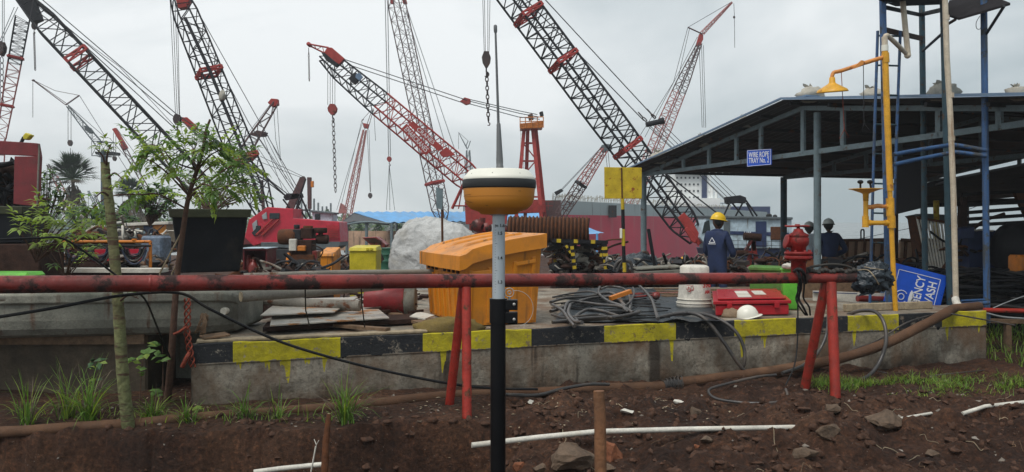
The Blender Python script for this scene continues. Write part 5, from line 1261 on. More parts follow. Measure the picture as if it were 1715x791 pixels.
c_ = MB(); o2 = P(15, 408, 8.6); c_.box((o2.x, o2.y + .3, (o2.z + .95) / 2 - .01), (.60, .5, o2.z - .95 - .0)); solo('rusty_stand', c_, m_rustdark, 'rusty brown block carrying the wide dark planter', 'stand', bevel=.01)
def bushy(name, lb_, cx, cy, d, rx, ry, n, seed, mts, ll, lw, compoundleaf=True, stem=None, Lc=.2):
    t = thing(name, lb_, 'plant', P(cx, cy + ry, d)); rr = random.Random(seed); lm = MB(); bmsh = MB(); base = P(*(stem or (cx, cy + ry, d)))
    for i in range(n):
        an = rr.uniform(0, 2 * pi); r_ = rr.random() ** .5; p = P(cx + rx * r_ * cos(an), cy + ry * r_ * sin(an), d + rr.uniform(-.3, .3) * px(rx, d) * 2)
        bmsh.tube([base, base.lerp(p, .5) + V((0, 0, .03)), p], .004, 4)
        dd = (p - base).normalized() + V((rr.gauss(0, .5), rr.gauss(0, .5), rr.gauss(0, .3)))
        if compoundleaf: compound(lm, p, dd, Lc * rr.uniform(.6, 1.2), rr, rr.choice([0, 0, 1]), 5, ll, lw)
        else:
            for k in range(6): lm.ngon_leaf(p + V((rr.gauss(0, .03), rr.gauss(0, .03), rr.gauss(0, .03))), (rr.gauss(0, 1), rr.gauss(0, 1), rr.gauss(0, .6)), (0, 0, 1), ll * rr.uniform(.6, 1.2), lw, .3, rr.choice([0, 1]))
    build('stems', bmsh, m_stem, t); build('leaves', lm, mts, t)
bushy('potted_plant', 'leafy plant spilling over the rim of the large black planter', 358, 318, 8.9, 64, 30, 62, 3, [m_leaf, m_leaf2, m_stem], .085, .03, True, (350, 362, 8.6), .22)
bushy('fern_plant', 'bright yellowish green feathery plant hanging over the left planter', 85, 388, 7.0, 58, 34, 28, 5, [m_leaf2, m_leaf2, m_stem], .095, .036, True, (60, 440, 7.2), .26)
bushy('fern_plant', 'lower feathery plant in front of the orange hose rack', 115, 428, 7.4, 40, 28, 16, 6, [m_leaf, m_leaf2, m_stem], .08, .03, True, (110, 470, 7.5), .22)
bushy('shrub', 'thin tall shrub between the red machine frame and the palm', 80, 330, 13, 28, 45, 80, 7, [m_leafdark, m_leaf], .09, .05, False, (75, 400, 13))
bushy('shrub', 'dark green low shrub below the first palm', 170, 365, 26, 60, 22, 120, 8, [m_leafdark, m_leaf], .22, .13, False, (160, 395, 26))
bushy('creeper', 'dark green creeping bush beside the big planter', 262, 335, 15, 34, 26, 90, 9, [m_leafdark, m_leaf], .12, .07, False, (250, 380, 15))
c_ = MB(); c_.box(P(12, 464, 7.6), (.6, .3, .1)); solo('green_tub', c_, m_green, 'bright green tub at the left edge just above the red pipe', 'tub', bevel=.03)
# ================================================================ cranes
def wid(ws, t):
    for (a, wa), (b_, wb_) in zip(ws, ws[1:]):
        if a <= t <= b_: return wa + (wb_ - wa) * (t - a) / (b_ - a)
    return ws[-1][1]
def lattice(mb, A, B, ws, n, rc, rb, roll=.5, t0=0, t1=1, mi=0, X=False, batten=True, ratio=1.0):
    A, B = V(A), V(B); ax = (B - A).normalized(); s1 = ax.cross(V((0, 1, 0))).normalized(); s2 = ax.cross(s1)
    u = s1 * cos(roll) + s2 * sin(roll); v = -s1 * sin(roll) + s2 * cos(roll); st = []
    k_ = 1 / (abs(cos(roll)) + abs(sin(roll)) * ratio)
    for i in range(n + 1):
        t = t0 + (t1 - t0) * i / n; c = A.lerp(B, t); h = wid(ws, t) / 2 * k_
        st.append([c + u * h * a + v * h * ratio * b for a, b in ((1, 1), (-1, 1), (-1, -1), (1, -1))])
    for j in range(4): mb.tube([s_[j] for s_ in st], rc, 6, mi)
    for j in range(4):
        k = (j + 1) % 4; sp_ = 1 if j % 2 else 2
        for ii, i in enumerate(range(0, n, sp_)):
            e = min(n, i + sp_)
            a, b = (st[i][j], st[e][k]) if (ii + j // 2) % 2 else (st[i][k], st[e][j])
            mb.tube([a, b], rb, 4, mi, False, smooth=False)
            if X and j % 2 == 0: mb.tube([st[i][k] if (ii + j // 2) % 2 else st[i][j], st[e][j] if (ii + j // 2) % 2 else st[e][k]], rb * .9, 4, mi, False, smooth=False)
            if batten and j % 2 == 0: mb.tube([st[i][j], st[i][k]], rb, 4, mi, False, smooth=False)
    return st
def boom(root, a, b, d, ws, n, mt, lw=2.2, bw=1.1, roll=.5, t0=0, t1=1, name='boom', ratio=1.0, X=False, d2=None):
    A, B = P(*a, d), P(*b, d2 or d); c_ = MB(); lattice(c_, A, B, [(t, px(w, d)) for t, w in ws], n, px(lw, d) / 2, px(bw, d) / 2, roll, t0, t1, 0, X, True, ratio); return build(name, c_, mt, root)
def joint(root, a, b, d, ws, t, mt, roll=.5, th=10, ratio=1.0, n_=2):
    A, B = P(*a, d), P(*b, d); ax = (B - A).normalized(); L_ = (B - A).length; c_ = MB()
    w_ = px(wid(ws, t), d); s1 = ax.cross(V((0, 1, 0))).normalized(); s2 = ax.cross(s1); u = s1 * cos(roll) + s2 * sin(roll); v = -s1 * sin(roll) + s2 * cos(roll)
    k_ = 1 / (abs(cos(roll)) + abs(sin(roll)) * ratio); h = w_ / 2 * k_ * 1.05; T = px(th * .8, d)
    for s_ in (-.5, .5):
        c0 = A + ax * (L_ * t + s_ * T); q = [c0 + u * h * a_ + v * h * ratio * b_ for a_, b_ in ((1, 1), (-1, 1), (-1, -1), (1, -1))]
        for j in range(4): c_.beam(q[j], q[(j + 1) % 4], px(2, d), px(2, d), ax)
    c0 = A + ax * (L_ * t - .5 * T); c1 = A + ax * (L_ * t + .5 * T)
    for j, (a_, b_) in enumerate(((1, 1), (-1, 1), (-1, -1), (1, -1))):
        o_ = u * h * a_ + v * h * ratio * b_; a2, b2 = ((1, 1), (-1, 1), (-1, -1), (1, -1))[(j + 1) % 4]; o2 = u * h * a2 + v * h * ratio * b2
        c_.beam(c0 + o_, c1 + o_, px(4, d), px(4, d)); c_.tube([c0 + o_, c1 + o2], px(3.4, d) / 2, 5); c_.tube([c1 + o_, c0 + o2], px(3.4, d) / 2, 5)
    build('joint_frame', c_, mt, root)
def lines(root, pls, d, w=1.2, mt=None, name='pendant_rope', sag=0):
    for pl_ in pls:
        c_ = MB(); pts = []
        for (a, b_) in zip(pl_, pl_[1:]):
            for i in range(4):
                t = i / 4; q = P(*a[:2], a[2] if len(a) > 2 else d).lerp(P(*b_[:2], b_[2] if len(b_) > 2 else d), t); q.z -= sag * 4 * t * (1 - t); pts.append(q)
        a = pl_[-1]; pts.append(P(*a[:2], a[2] if len(a) > 2 else d)); c_.tube(pts, px(w, d) / 2, 5); build(name, c_, mt or m_cable, root)
def chain(root, x, y0, y1, d, w=5, mt=None, x1=None, name='chain', lw=1.3):
    c_ = MB(); a = P(x, y0, d); b_ = P(x1 if x1 is not None else x, y1, d); ax = (b_ - a).normalized(); L_ = (b_ - a).length; ll = px(w * 1.7, d); n = max(2, int(L_ / (ll * .78)))
    for i in range(n):
        c = a + ax * (L_ * (i + .5) / n); s_ = V((1, 0, 0)) if i % 2 else V((.35, 1, 0)).normalized(); pts = [c + ax * (ll * .5 * cos(t)) + s_ * (px(w, d) * .42 * sin(t)) for t in lin(0, 2 * pi, 8)]
        c_.tube(pts, px(lw, d) / 2, 5, closed=True)
    return build(name, c_, mt or m_hookdark, root)
def hook(root, x, y, s_, d, par=None):
    c_ = MB(); pts = [P(x, y - s_ * .9, d), P(x, y - s_ * .2, d)] + [P(x + s_ * .42 * sin(t) , y + s_ * .32 - s_ * .42 * cos(t), d) for t in lin(.4, 4.3, 9)]
    c_.tube(pts, [px(s_ * .16, d)] * 2 + [px(s_ * (.17 if i < 6 else .10), d) for i in range(len(pts) - 2)], 8); return build('hook', c_, m_hookdark, par or root)
def block(root, x, y, w, h, d, mt=None, hk=0):
    """sheave block: hexagonal cheeks with a sheave edge between them"""
    c_ = MB(); mtt = mt or m_hookred
    out = [(-.25, -.5), (.25, -.5), (.5, -.12), (.42, .2), (.12, .5), (-.12, .5), (-.42, .2), (-.5, -.12)]
    T = px(w * .45, d)
    for s_ in (-1, 1): c_.prism([P(x + w * a, y + h * b_, d) + V((0, s_ * T * .5, 0)) for a, b_ in out], (0, s_ * T * .3, 0))
    c_.lathe([(0, -T * .35), (px(w * .40, d), -T * .35), (px(w * .33, d), 0), (px(w * .40, d), T * .35), (0, T * .35)], P(x, y - h * .1, d), 16, Matrix.Rotation(pi / 2, 3, 'X'))
    bl = build('hook_block', c_, mtt, root)
    if hk: hook(root, x, y + h * .5 + hk, hk, d, bl)
    return bl
def plate(root, pts, d, th, mt, name):
    c_ = MB(); c_.prism([P(x, y, d) for x, y in pts], (0, px(th, d), 0)); return build(name, c_, mt, root, bevel=px(.6, d))
def base(root, x, y, w, d, mt, deck=True):
    """low crawler undercarriage and machine deck at the boom foot"""
    g0 = gz(P(x, y, d).x, d) if d < 58 else -.8
    p = P(x, y, d); W_ = px(w, d); top = max(g0 + 1.1, min(p.z, g0 + 1.6))
    for s_ in (-1, 1):
        c_ = MB(); pr_ = [(W_ * .5 * cos(t) * (1 if abs(cos(t)) < .9 else .96), .42 * sin(t)) for t in lin(0, 2 * pi, 18)]
        c_.prism([V((p.x + a, p.y + .6 + s_ * 1.3 - .3, g0 + .42 + max(-.42, min(.42, b_ * 1.3)))) for a, b_ in pr_], (0, .6, 0)); build('crawler_track', c_, m_rustdark, root)
    c_ = MB(); c_.box((p.x, p.y + .6, g0 + .95), (W_ * .8, 2.4, .5)); build('machine_deck', c_, mt, root, bevel=.03)
def crane(label, x, y, d, name='lattice_crane'):
    t = thing(name, label, 'crane', V((P(x, y, d).x, d, gz(P(x, y, d).x, d) if d < 58 else -.8)), 'lattice boom cranes across the yard'); return t

# ---- B: big black boom from top left
d = 32; W_B = [(0, 30), (.12, 44), (.86, 44), (.97, 26), (1, 20)]; a, b_ = (372, 352), (30, -12)
cB = crane('big black boom with one red joint crossing the top left corner towards the sapling', 372, 400, d)
boom(cB, a, b_, d, W_B, 34, m_boomblack, 3.4, 2.0, .32); joint(cB, a, b_, d, W_B, .700, m_boomred, .32, 12)
plate(cB, [(24, -14), (44, -20), (62, 20), (66, 32), (52, 38), (36, 14)], d, 14, m_boomblack, 'boom_head')
lines(cB, [[(42, -14), (286, 192), (392, 262), (480, 330)], [(48, -20), (294, 190), (400, 262), (488, 330)], [(60, 18), (150, 84), (300, 222), (370, 300)]], d, 1.7)
lines(cB, [[(62, 10), (200, 112), (296, 215)]], d, 1.0); chain(cB, 57, 55, 118, d, 3, m_hookdark, 59, lw=1.2); block(cB, 57, 44, 7, 12, d, m_hookdark, 4)
plate(cB, [(304, 198), (312, 196), (330, 212), (326, 218), (312, 210)], d, 5, m_boomred, 'spreader'); base(cB, 372, 380, 70, d, m_boomred)
# ---- C: red crawler crane with black boom
d = 30; W_C = [(0, 30), (.14, 52), (.9, 44), (.97, 34), (1, 26)]; a, b_ = (446, 362), (296, -14)
cC = crane('red crawler crane with black boom whose cab faces left in the middle left', 490, 440, d)
boom(cC, a, b_, d, W_C, 30, m_boomblack, 3.0, 1.8, .62); c2 = MB(); c2.tube([P(310, 30, d - .5), P(352, 120, d - .5), P(395, 225, d - .5), P(438, 340, d - .5)], px(5.5, d) / 2, 10); build('boom_walkway', c2, m_boomblack, cC)
joint(cC, a, b_, d, W_C, .64, m_boomred, .62, 8); joint(cC, a, b_, d, W_C, .255, m_boomred, .62, 9)
plate(cC, [(290, -16), (318, -16), (316, 4), (312, 12), (298, 14)], d, 12, m_boomred, 'boom_head')
c_ = MB(); c_.blob(P(372, 160, d - .6), (px(6, d), .1, px(8, d)), .6, 2, 3, 12, 8); build('rag', c_, m_sack, cC)
lines(cC, [[(285, 2), (294, 192)], [(289, 2), (297, 192)], [(293, 2), (300, 192)], [(297, 8), (301, 192)]], d, 1.0, m_cable, 'hoist_rope'); block(cC, 297, 201, 12, 18, d, m_hookdark, 9)
lines(cC, [[(316, -8), (430, 196), (500, 318)], [(312, 6), (416, 205), (492, 322)]], d, 1.3)
# gantry
plate(cC, [(478, 349), (502, 297), (509, 295), (512, 300), (492, 350)], d, 4, m_boomdark, 'gantry_leg'); plate(cC, [(514, 297), (521, 297), (521, 350), (515, 350)], d, 5, m_boomdark, 'gantry_post')
plate(cC, [(520, 304), (525, 303), (525, 314), (520, 314)], d, 4, m_orange2, 'gantry_lamp'); plate(cC, [(474, 330), (480, 324), (506, 324), (508, 331), (500, 333), (478, 336)], d, 5, m_boomblack, 'gantry_beam')
c_ = MB()
for q in ([(474, 334), (500, 368)], [(504, 330), (520, 366)], [(506, 330), (492, 366)], [(480, 330), (448, 300)], [(448, 300), (412, 262)], [(486, 352), (520, 352)], [(496, 340), (516, 372)], [(512, 300), (492, 362)]): c_.tube([P(*q[0], d), P(*q[1], d)], px(3, d) / 2, 6)
build('gantry_braces', c_, m_boomblack, cC)
lines(cC, [[(506, 298), (432, 270), (385, 240)], [(512, 298), (436, 262)], [(500, 326), (440, 240), (416, 205)], [(478, 328), (420, 268)], [(488, 330), (430, 245)]], d, .9)
# body
plate(cC, [(410, 398), (417, 368), (446, 348), (449, 347), (491, 350), (491, 366), (568, 372), (570, 406), (548, 408), (437, 408), (424, 412)], d - 1.2, 64, m_craneRed, 'body')
plate(cC, [(437, 406), (569, 405), (569, 412), (560, 418), (437, 414)], d - 1.25, 62, m_boomgrey, 'lower_frame')
for q, mt in (([(422, 375), (430, 368), (431, 381), (424, 388)], m_glasspale), ([(438, 361), (446, 355), (447, 367), (440, 368)], m_glasspale), ([(451, 357), (468, 357), (467, 367), (451, 367)], m_glass), ([(421, 390), (428, 384), (428, 378), (436, 378), (436, 384), (426, 396)], m_glass)):
    plate(cC, q, d - 1.26, 3, mt, 'cab_window')
for q in ([(427, 393), (455, 367), (457, 368), (430, 395)], [(436, 394), (466, 367), (468, 368), (439, 396)]): plate(cC, q, d - 1.3, 3, m_boomred, 'grab_rail')
c_ = MB()
for i in range(7): c_.beam(P(546, 379 + i * 3.2, d - 1.3), P(566, 379 + i * 3.2, d - 1.3), px(1.2, d), .03, (0, 1, 0))
build('engine_louvre', c_, m_boomred, cC)
plate(cC, [(522, 354), (556, 358), (556, 371), (524, 370)], d - .6, 40, m_bluelite, 'engine_house'); plate(cC, [(520, 352), (558, 356), (558, 359), (520, 356)], d - .7, 44, m_boomgrey, 'engine_roof'); plate(cC, [(527, 359), (536, 359), (536, 368), (527, 368)], d - .64, 2, m_glass, 'engine_window')
for s_ in (0, 1.9):
    c_ = MB(); c_.prism([P(x, y, d - 1.3 + s_) for x, y in ((452, 424), (458, 418), (546, 416), (556, 422), (556, 432), (546, 440), (456, 440), (450, 434))], (0, .5, 0)); build('crawler_track', c_, m_darksteel, cC, bevel=.03)
plate(cC, [(440, 412), (470, 412), (470, 430), (446, 430)], d - .9, 40, m_navy, 'carbody'); plate(cC, [(470, 414), (540, 414), (540, 420), (470, 420)], d - .9, 40, m_boomblack, 'carbody')
# ---- D: short dark boom with red head
d = 40; W_D = [(0, 18), (.7, 16), (1, 8)]; a, b_ = (388, 285), (462, 172)
cD = crane('short dark boom with small red head leaning right behind the red crane mast', 380, 400, d)
boom(cD, (350, 350), (462, 172), d, [(0, 16), (.6, 22), (1, 10)], 18, m_boomdark, 2.2, 1.2, .4); plate(cD, [(448, 172), (454, 165), (465, 166), (466, 176), (456, 180)], d, 8, m_boomred, 'boom_head'); plate(cD, [(418, 226), (430, 218), (447, 222), (444, 229), (428, 229)], d, 8, m_boomdark, 'joint_frame')
lines(cD, [[(458, 178), (462, 235), (470, 270)], [(464, 178), (470, 270)], [(452, 176), (395, 250)], [(444, 228), (480, 300)], [(440, 228), (474, 320)], [(448, 226), (500, 330)]], d, .9); base(cD, 350, 380, 60, d, m_boomdark)
# ---- second joint arm at (300..380,200..260): red-tipped jib behind
d = 45; c2 = crane('red tipped boom behind the sapling, right of the big black boom', 420, 400, d); boom(c2, (440, 300), (318, 212), d, [(0, 18), (.7, 16), (1, 8)], 16, m_boomgrey, 1.8, 1, .4); plate(c2, [(300, 198), (306, 196), (330, 212), (326, 220), (316, 216)], d, 6, m_boomred, 'boom_head'); lines(c2, [[(326, 214), (326, 250)], [(322, 214), (322, 250)]], d, .8); block(c2, 324, 254, 7, 9, d); plate(c2, [(366, 246), (382, 242), (386, 252), (370, 256)], d, 6, m_boomblack, 'joint_frame'); base(c2, 430, 385, 60, d, m_boomdark)
c_ = MB(); c_.tube([P(438, 302, d), P(444, 392, d)], .10, 8); build('mast', c_, m_boomdark, c2)
# ---- A: far left
d = 38; W_A = [(0, 18), (.5, 25), (1, 28)]
cA = crane('pinkish and black lattice boom rising at the left edge above the red machine frame', 5, 380, d)
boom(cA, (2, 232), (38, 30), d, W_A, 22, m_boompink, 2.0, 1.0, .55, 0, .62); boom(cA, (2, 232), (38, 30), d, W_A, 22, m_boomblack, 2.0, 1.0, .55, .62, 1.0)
boom(cA, (-6, 400), (2, 232), d, [(0, 16), (1, 16)], 12, m_boompink, 2.0, 1.0, .55)
joint(cA, (2, 232), (38, 30), d, W_A, .67, m_boomred, .55, 3); joint(cA, (2, 232), (38, 30), d, W_A, .27, m_boomred, .55, 3)
lines(cA, [[(24, 12), (0, 68)], [(30, 12), (2, 70)], [(4, -5), (4, 80)], [(7, -5), (7, 70)]], d, 1.2, m_cablelight); block(cA, 2, 82, 14, 24, d, m_hookdark); chain(cA, 3, 96, 175, d, 7); base(cA, 0, 390, 70, d, m_boomred)
# ---- E: pedestal crane with a jib
d = 70; cE = crane('dark pedestal crane on a square mast with a thin folding jib behind the palm', 172, 390, d)
c_ = MB(); c_.tube([P(173, 400, d), P(173, 252, d)], px(8, d) / 2, 4); build('mast', c_, m_tealpaint, cE)
plate(cE, [(158, 236), (190, 236), (190, 254), (160, 254)], d, 26, m_boomgrey, 'machine_cage') if False else None
c_ = MB(); lattice(c_, P(160, 250, d), P(186, 250, d), [(0, px(24, d)), (1, px(24, d))], 4, px(1.6, d) / 2, px(1, d) / 2, 0, ratio=1); build('machine_cage', c_, m_boomgrey, cE)
plate(cE, [(158, 254), (189, 254), (189, 259), (160, 259)], d, 26, m_boomblack, 'cage_floor')
boom(cE, (165, 240), (113, 178), d, [(0, 14), (.5, 10), (1, 4)], 14, m_boomgrey, 1.6, .9, .4); plate(cE, [(140, 210), (150, 214), (156, 222), (150, 224), (142, 218)], d, 6, m_boomgrey, 'winch')
c_ = MB(); c_.tube([P(110, 176, d), P(133, 160, d)], px(2.4, d) / 2, 6); c_.tube([P(110, 176, d), P(57, 136, d)], px(1.6, d) / 2, 5); c_.tube([P(112, 174, d), P(57, 135, d)], px(1.1, d) / 2, 5); c_.tube([P(57, 135, d), P(92, 152, d), P(133, 160, d)], px(1.0, d) / 2, 5); c_.blob(P(56, 135, d), (px(3, d), px(2, d), px(2, d)), 0, 1, 0, 8, 6); build('fly_jib', c_, m_boomdark, cE)
lines(cE, [[(133, 160), (178, 232)], [(112, 174), (178, 232)], [(114, 178), (114, 236)], [(119, 180), (119, 236)], [(118, 248), (118, 275)], [(55, 138), (55, 197)], [(184, 232), (230, 285)], [(188, 245), (222, 300)]], d, .9, m_cable, 'rope'); block(cE, 117.5, 240, 7, 10, d, m_hookdark)
# ---- F and small left cranes
d = 60; cF = crane('small boom with bright red head left of the big black boom', 250, 400, d); boom(cF, (262, 345), (203, 240), d, [(0, 8), (1, 8)], 16, m_boomdark, 1.6, .9, .4); plate(cF, [(187, 216), (193, 214), (207, 238), (213, 248), (206, 252), (199, 236)], d, 6, m_boomred, 'boom_head'); lines(cF, [[(190, 222), (190, 262)], [(194, 226), (194, 262)], [(196, 216), (258, 300)]], d, .8); block(cF, 192, 266, 6, 8, d, m_hookdark); base(cF, 262, 390, 40, d, m_boomdark)
d = 75; cG = crane('small grey crane with reddish mast behind the first palm', 120, 400, d); boom(cG, (116, 345), (92, 296), d, [(0, 12), (1, 10)], 8, m_boompink, 1.6, .9, .4); boom(cG, (92, 296), (80, 276), d, [(0, 6), (1, 4)], 5, m_boomdark, 1.6, 1, .4); lines(cG, [[(79, 278), (80, 330)], [(84, 284), (84, 330)]], d, .8); block(cG, 82, 334, 6, 8, d); base(cG, 122, 390, 40, d, m_boomdark)
d = 110
for k, (x0, y0, x1, y1, lb_) in enumerate(((172, 370, 148, 320, 'faint distant crane left of the pedestal mast'), (180, 372, 158, 326, 'faint distant crane whose boom crosses behind the pedestal mast'), (232, 372, 218, 330, 'faint distant crane between the palms'), (245, 372, 205, 300, 'thin distant crane right of the pedestal mast'))):
    t_ = crane(lb_, x0, 400, d); boom(t_, (x0, y0), (x1, y1), d, [(0, 5), (1, 3)], 12, m_boomgrey, 1.2, .7, .4); lines(t_, [[(x1, y1), (x1, y1 + 40)], [(x1, y1), (x0 + 12, y0)]], d, .7); base(t_, x0, 380, 14, d, m_boomgrey)
# ---- G: red boom with lettered boards
d = 36; W_G = [(0, 26), (.12, 44), (.62, 42), (.84, 34), (.93, 20), (1, 8)]; a, b_ = (812, 322), (520, 76)
cG2 = crane('red and black boom with white lettered boards reaching up left from behind the receiver', 830, 400, d)
boom(cG2, a, b_, d, W_G, 26, m_boomred, 3.2, 1.7, .38, .0, .60); boom(cG2, a, b_, d, W_G, 14, m_boomblack, 3.2, 1.7, .38, .60, .93)
plate(cG2, [(548, 79), (556, 80), (577, 98), (568, 108), (556, 100), (542, 89)], d - .3, 12, m_boomred, 'boom_head'); plate(cG2, [(538, 88), (543, 88), (567, 108), (562, 112), (545, 100)], d - .4, 12, m_boomblack, 'head_plate')
c_ = MB(); c_.tube([P(517, 74, d - .2), P(550, 80, d - .2)], px(3, d) / 2, 6); c_.tube([P(517, 76, d + .2), P(545, 90, d + .2)], px(3, d) / 2, 6); c_.tube([P(526, 75, d), P(530, 83, d), P(540, 78, d), P(543, 89, d)], px(1.6, d) / 2, 5); c_.lathe([(0, -.15), (px(3.5, d), -.15), (px(3.5, d), .15), (0, .15)], P(518, 75, d), 12, Matrix.Rotation(pi / 2, 3, 'X')); build('tip_sheave', c_, m_boomred, cG2)
plate(cG2, [(583, 132), (592, 122), (597, 122), (604, 132), (594, 142)], d - .6, 6, m_boomblack, 'joint_plate'); plate(cG2, [(596, 124), (602, 122), (608, 129), (602, 136), (595, 130)], d - .7, 3, m_rooftop, 'blue_tarp_patch')
plate(cG2, [(735, 256), (748, 246), (763, 260), (752, 262), (742, 264)], d - .7, 4, m_boomred, 'joint_plate')
A_, B_ = P(*a, d), P(*b_, d); ax = (A_ - B_).normalized(); up_ = V((0, -1, 0)).cross(ax) * -1; up_ = V((ax.z * -1, 0, ax.x)); up_ = up_ if up_.z > 0 else -up_
for (x0, y0, x1, y1, h_, s_, body) in ((676, 212, 718, 256, 13, 11.5, 'EMARCRANES'), (688, 206, 738, 250, 10, 9, 'CRANES  HIRE')):
    p0, p1 = P(x0, y0, d - .75), P(x1, y1, d - .75); xa = (p1 - p0).normalized(); ya = V((-xa.z, 0, xa.x)); ya = ya if ya.z > 0 else -ya; hh_ = px(h_, d)
    c_ = MB(); c_.prism([p0 - ya * hh_ * .5, p1 - ya * hh_ * .5, p1 + ya * hh_ * .5, p0 + ya * hh_ * .5], (0, .03, 0)); bo = build('name_plate', c_, m_boomred, cG2)
    if s_ > 10: text('EMARCRANES', px(s_, d), (p0 + p1) / 2 + V((0, -.012, 0)), xa, ya, m_signwhite, bo, sx=(p1 - p0).length / px(s_, d) / 7.2)
    else: text('CRANES', px(s_, d), (p0 + p1) / 2 + V((0, -.012, 0)), xa, ya, m_signwhite, bo, sx=1.1)
lines(cG2, [[(578, 100), (782, 168)], [(582, 108), (774, 172)]], d, 1.5); plate(cG2, [(770, 170), (778, 163), (788, 166), (788, 174), (780, 176)], d, 6, m_hookred, 'equalizer_block')
for q in ([(788, 167), (870, 186), (900, 192)], [(788, 170), (870, 190), (902, 196)], [(786, 174), (868, 196), (904, 200)]): lines(cG2, [q], d, 1.5, m_boomgrey)
lines(cG2, [[(549, 105), (549, 176)], [(553, 108), (553, 176)], [(557, 112), (557, 176)], [(561, 112), (561, 176)]], d, .9, m_cable, 'hoist_rope'); block(cG2, 557, 184, 15, 18, d, m_hookred, 6); chain(cG2, 558, 198, 322, d, 5.5, m_hookdark, 562)
lines(cG2, [[(517, 80), (517, 90)]], d, 1.2); chain(cG2, 517, 88, 136, d, 2.6, m_hookdark, 518, lw=1); plate(cG2, [(778, 338), (806, 330), (850, 360), (848, 376), (780, 376)], d, 40, m_boomred, 'boom_foot'); base(cG2, 830, 385, 110, d, m_boomred)
c_ = MB(); c_.tube([P(785, 290, d), P(757, 350, d)], px(5, d) / 2, 6); c_.tube([P(775, 310, d), P(768, 350, d)], px(2, d) / 2, 6); c_.tube([P(760, 345, d), P(782, 345, d)], px(3, d) / 2, 6); build('stay_frame', c_, m_boomred, cG2)
# ---- H: tall boom in the middle
d = 55; W_H = [(0, 12), (.05, 30), (.93, 31), (1, 24)]; a, b_ = (742, 372), (660, -14)
cH = crane('tall upright thin brown lattice boom left of the survey pole running out of the top', 742, 400, d)
boom(cH, a, b_, d, W_H, 34, m_boomdark, 1.9, .9, .55, X=True); joint(cH, a, b_, d, W_H, .17, m_boomred, .55, 4); plate(cH, [(652, -8), (658, -8), (660, 6), (654, 6)], d, 6, m_boomred, 'head_stripe'); plate(cH, [(672, -8), (678, -8), (682, 6), (675, 6)], d, 6, m_boomred, 'head_stripe')
lines(cH, [[(645, -8), (651, 262)], [(649, -8), (654, 262)]], d, 1.5, m_cablelight, 'hoist_rope'); block(cH, 652, 267, 8, 9, d, m_hookred, 4); lines(cH, [[(652, 277), (647, 352)], [(652, 277), (653, 352)], [(652, 277), (661, 352)]], d, .8, m_cable, 'sling'); lines(cH, [[(680, 10), (775, 290)], [(680, 18), (760, 290)], [(676, 16), (730, 250)]], d, 1.3, m_cablelight); base(cH, 745, 392, 60, d, m_boomdark)
# ---- I: thin far boom
d = 85; cI = crane('faded red far boom with short mast above the blue roofed shed', 578, 400, d)
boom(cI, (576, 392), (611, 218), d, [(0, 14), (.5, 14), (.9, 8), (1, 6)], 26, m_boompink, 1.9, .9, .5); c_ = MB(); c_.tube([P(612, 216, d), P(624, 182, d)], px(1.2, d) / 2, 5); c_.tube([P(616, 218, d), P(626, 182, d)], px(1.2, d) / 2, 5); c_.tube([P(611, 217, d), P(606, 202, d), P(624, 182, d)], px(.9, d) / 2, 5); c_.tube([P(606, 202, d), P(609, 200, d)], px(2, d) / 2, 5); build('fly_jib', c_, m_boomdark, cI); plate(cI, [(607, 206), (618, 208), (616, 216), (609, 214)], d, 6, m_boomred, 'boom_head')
lines(cI, [[(606, 202), (570, 350)], [(607, 206), (564, 352)], [(626, 184), (629, 236)], [(615, 218), (620, 322)], [(618, 218), (621, 322)]], d, .8, m_cable, 'rope'); block(cI, 620, 328, 7, 9, d, m_hookdark); plate(cI, [(566, 358), (570, 340), (576, 344), (580, 358)], d, 8, m_boompink, 'gantry'); base(cI, 574, 392, 30, d, m_boomdark)
# ---- J: tiny distant
d = 140; cJ = crane('tiny grey distant crane with a two pronged head left of the receiver', 790, 400, d, 'tower_crane'); boom(cJ, (786, 330), (784, 252), d, [(0, 14), (1, 6)], 8, m_boomgrey, 1.6, 1, .3); c_ = MB(); c_.tube([P(783, 250, d), P(768, 222, d)], [px(2.6, d) / 2, px(1, d) / 2], 5); c_.tube([P(780, 246, d), P(784, 236, d)], px(1.5, d) / 2, 5); c_.tube([P(784, 248, d), P(788, 236, d)], px(1.5, d) / 2, 5); build('jib', c_, m_boomgrey, cJ); lines(cJ, [[(768, 222), (784, 236)], [(768, 224), (768, 250)]], d, .7)
# ---- K: red A tower with a service platform
d = 44; cK = thing('a_frame_tower', 'red steel A shaped tower with a small service platform on top right of the receiver', 'tower', V((P(888, 372, d).x, d, 0)), None)
for (x0, x1, dd) in ((878, 866, -.8), (884, 880, .5), (892, 905, -.8), (897, 911, .6)):
    c_ = MB(); c_.beam(P(x0, 214, d), P(x1, 345, d + dd), px(6, d), px(6, d)); c_.beam(P(x1, 345, d + dd), P(x1 + (x1 - x0) * .3, 400, d + dd), px(6, d), px(6, d)); build('tower_leg', c_, m_boomred, cK)
c_ = MB()
for y in (240, 270, 300, 330): f_ = (y - 214) / 131; c_.beam(P(879 - 12 * f_, y, d), P(893 + 14 * f_, y, d), px(3, d), px(3, d))
c_.beam(P(876, 240, d), P(900, 270, d), px(2, d), px(2, d)); c_.beam(P(897, 270, d), P(870, 302, d), px(2, d), px(2, d)); build('cross_ties', c_, m_boomred, cK)
plate(cK, [(871, 207), (910, 203), (909, 214), (871, 216)], d - .6, 36, m_orange2, 'platform'); c_ = MB()
for x in (871, 880, 890, 900, 910): c_.tube([P(x, 214, d - .7), P(x, 196, d - .7)], px(1.6, d) / 2, 5)
for y in (197, 204): c_.tube([P(871, y, d - .7), P(910, y - 1, d - .7)], px(1.6, d) / 2, 5)
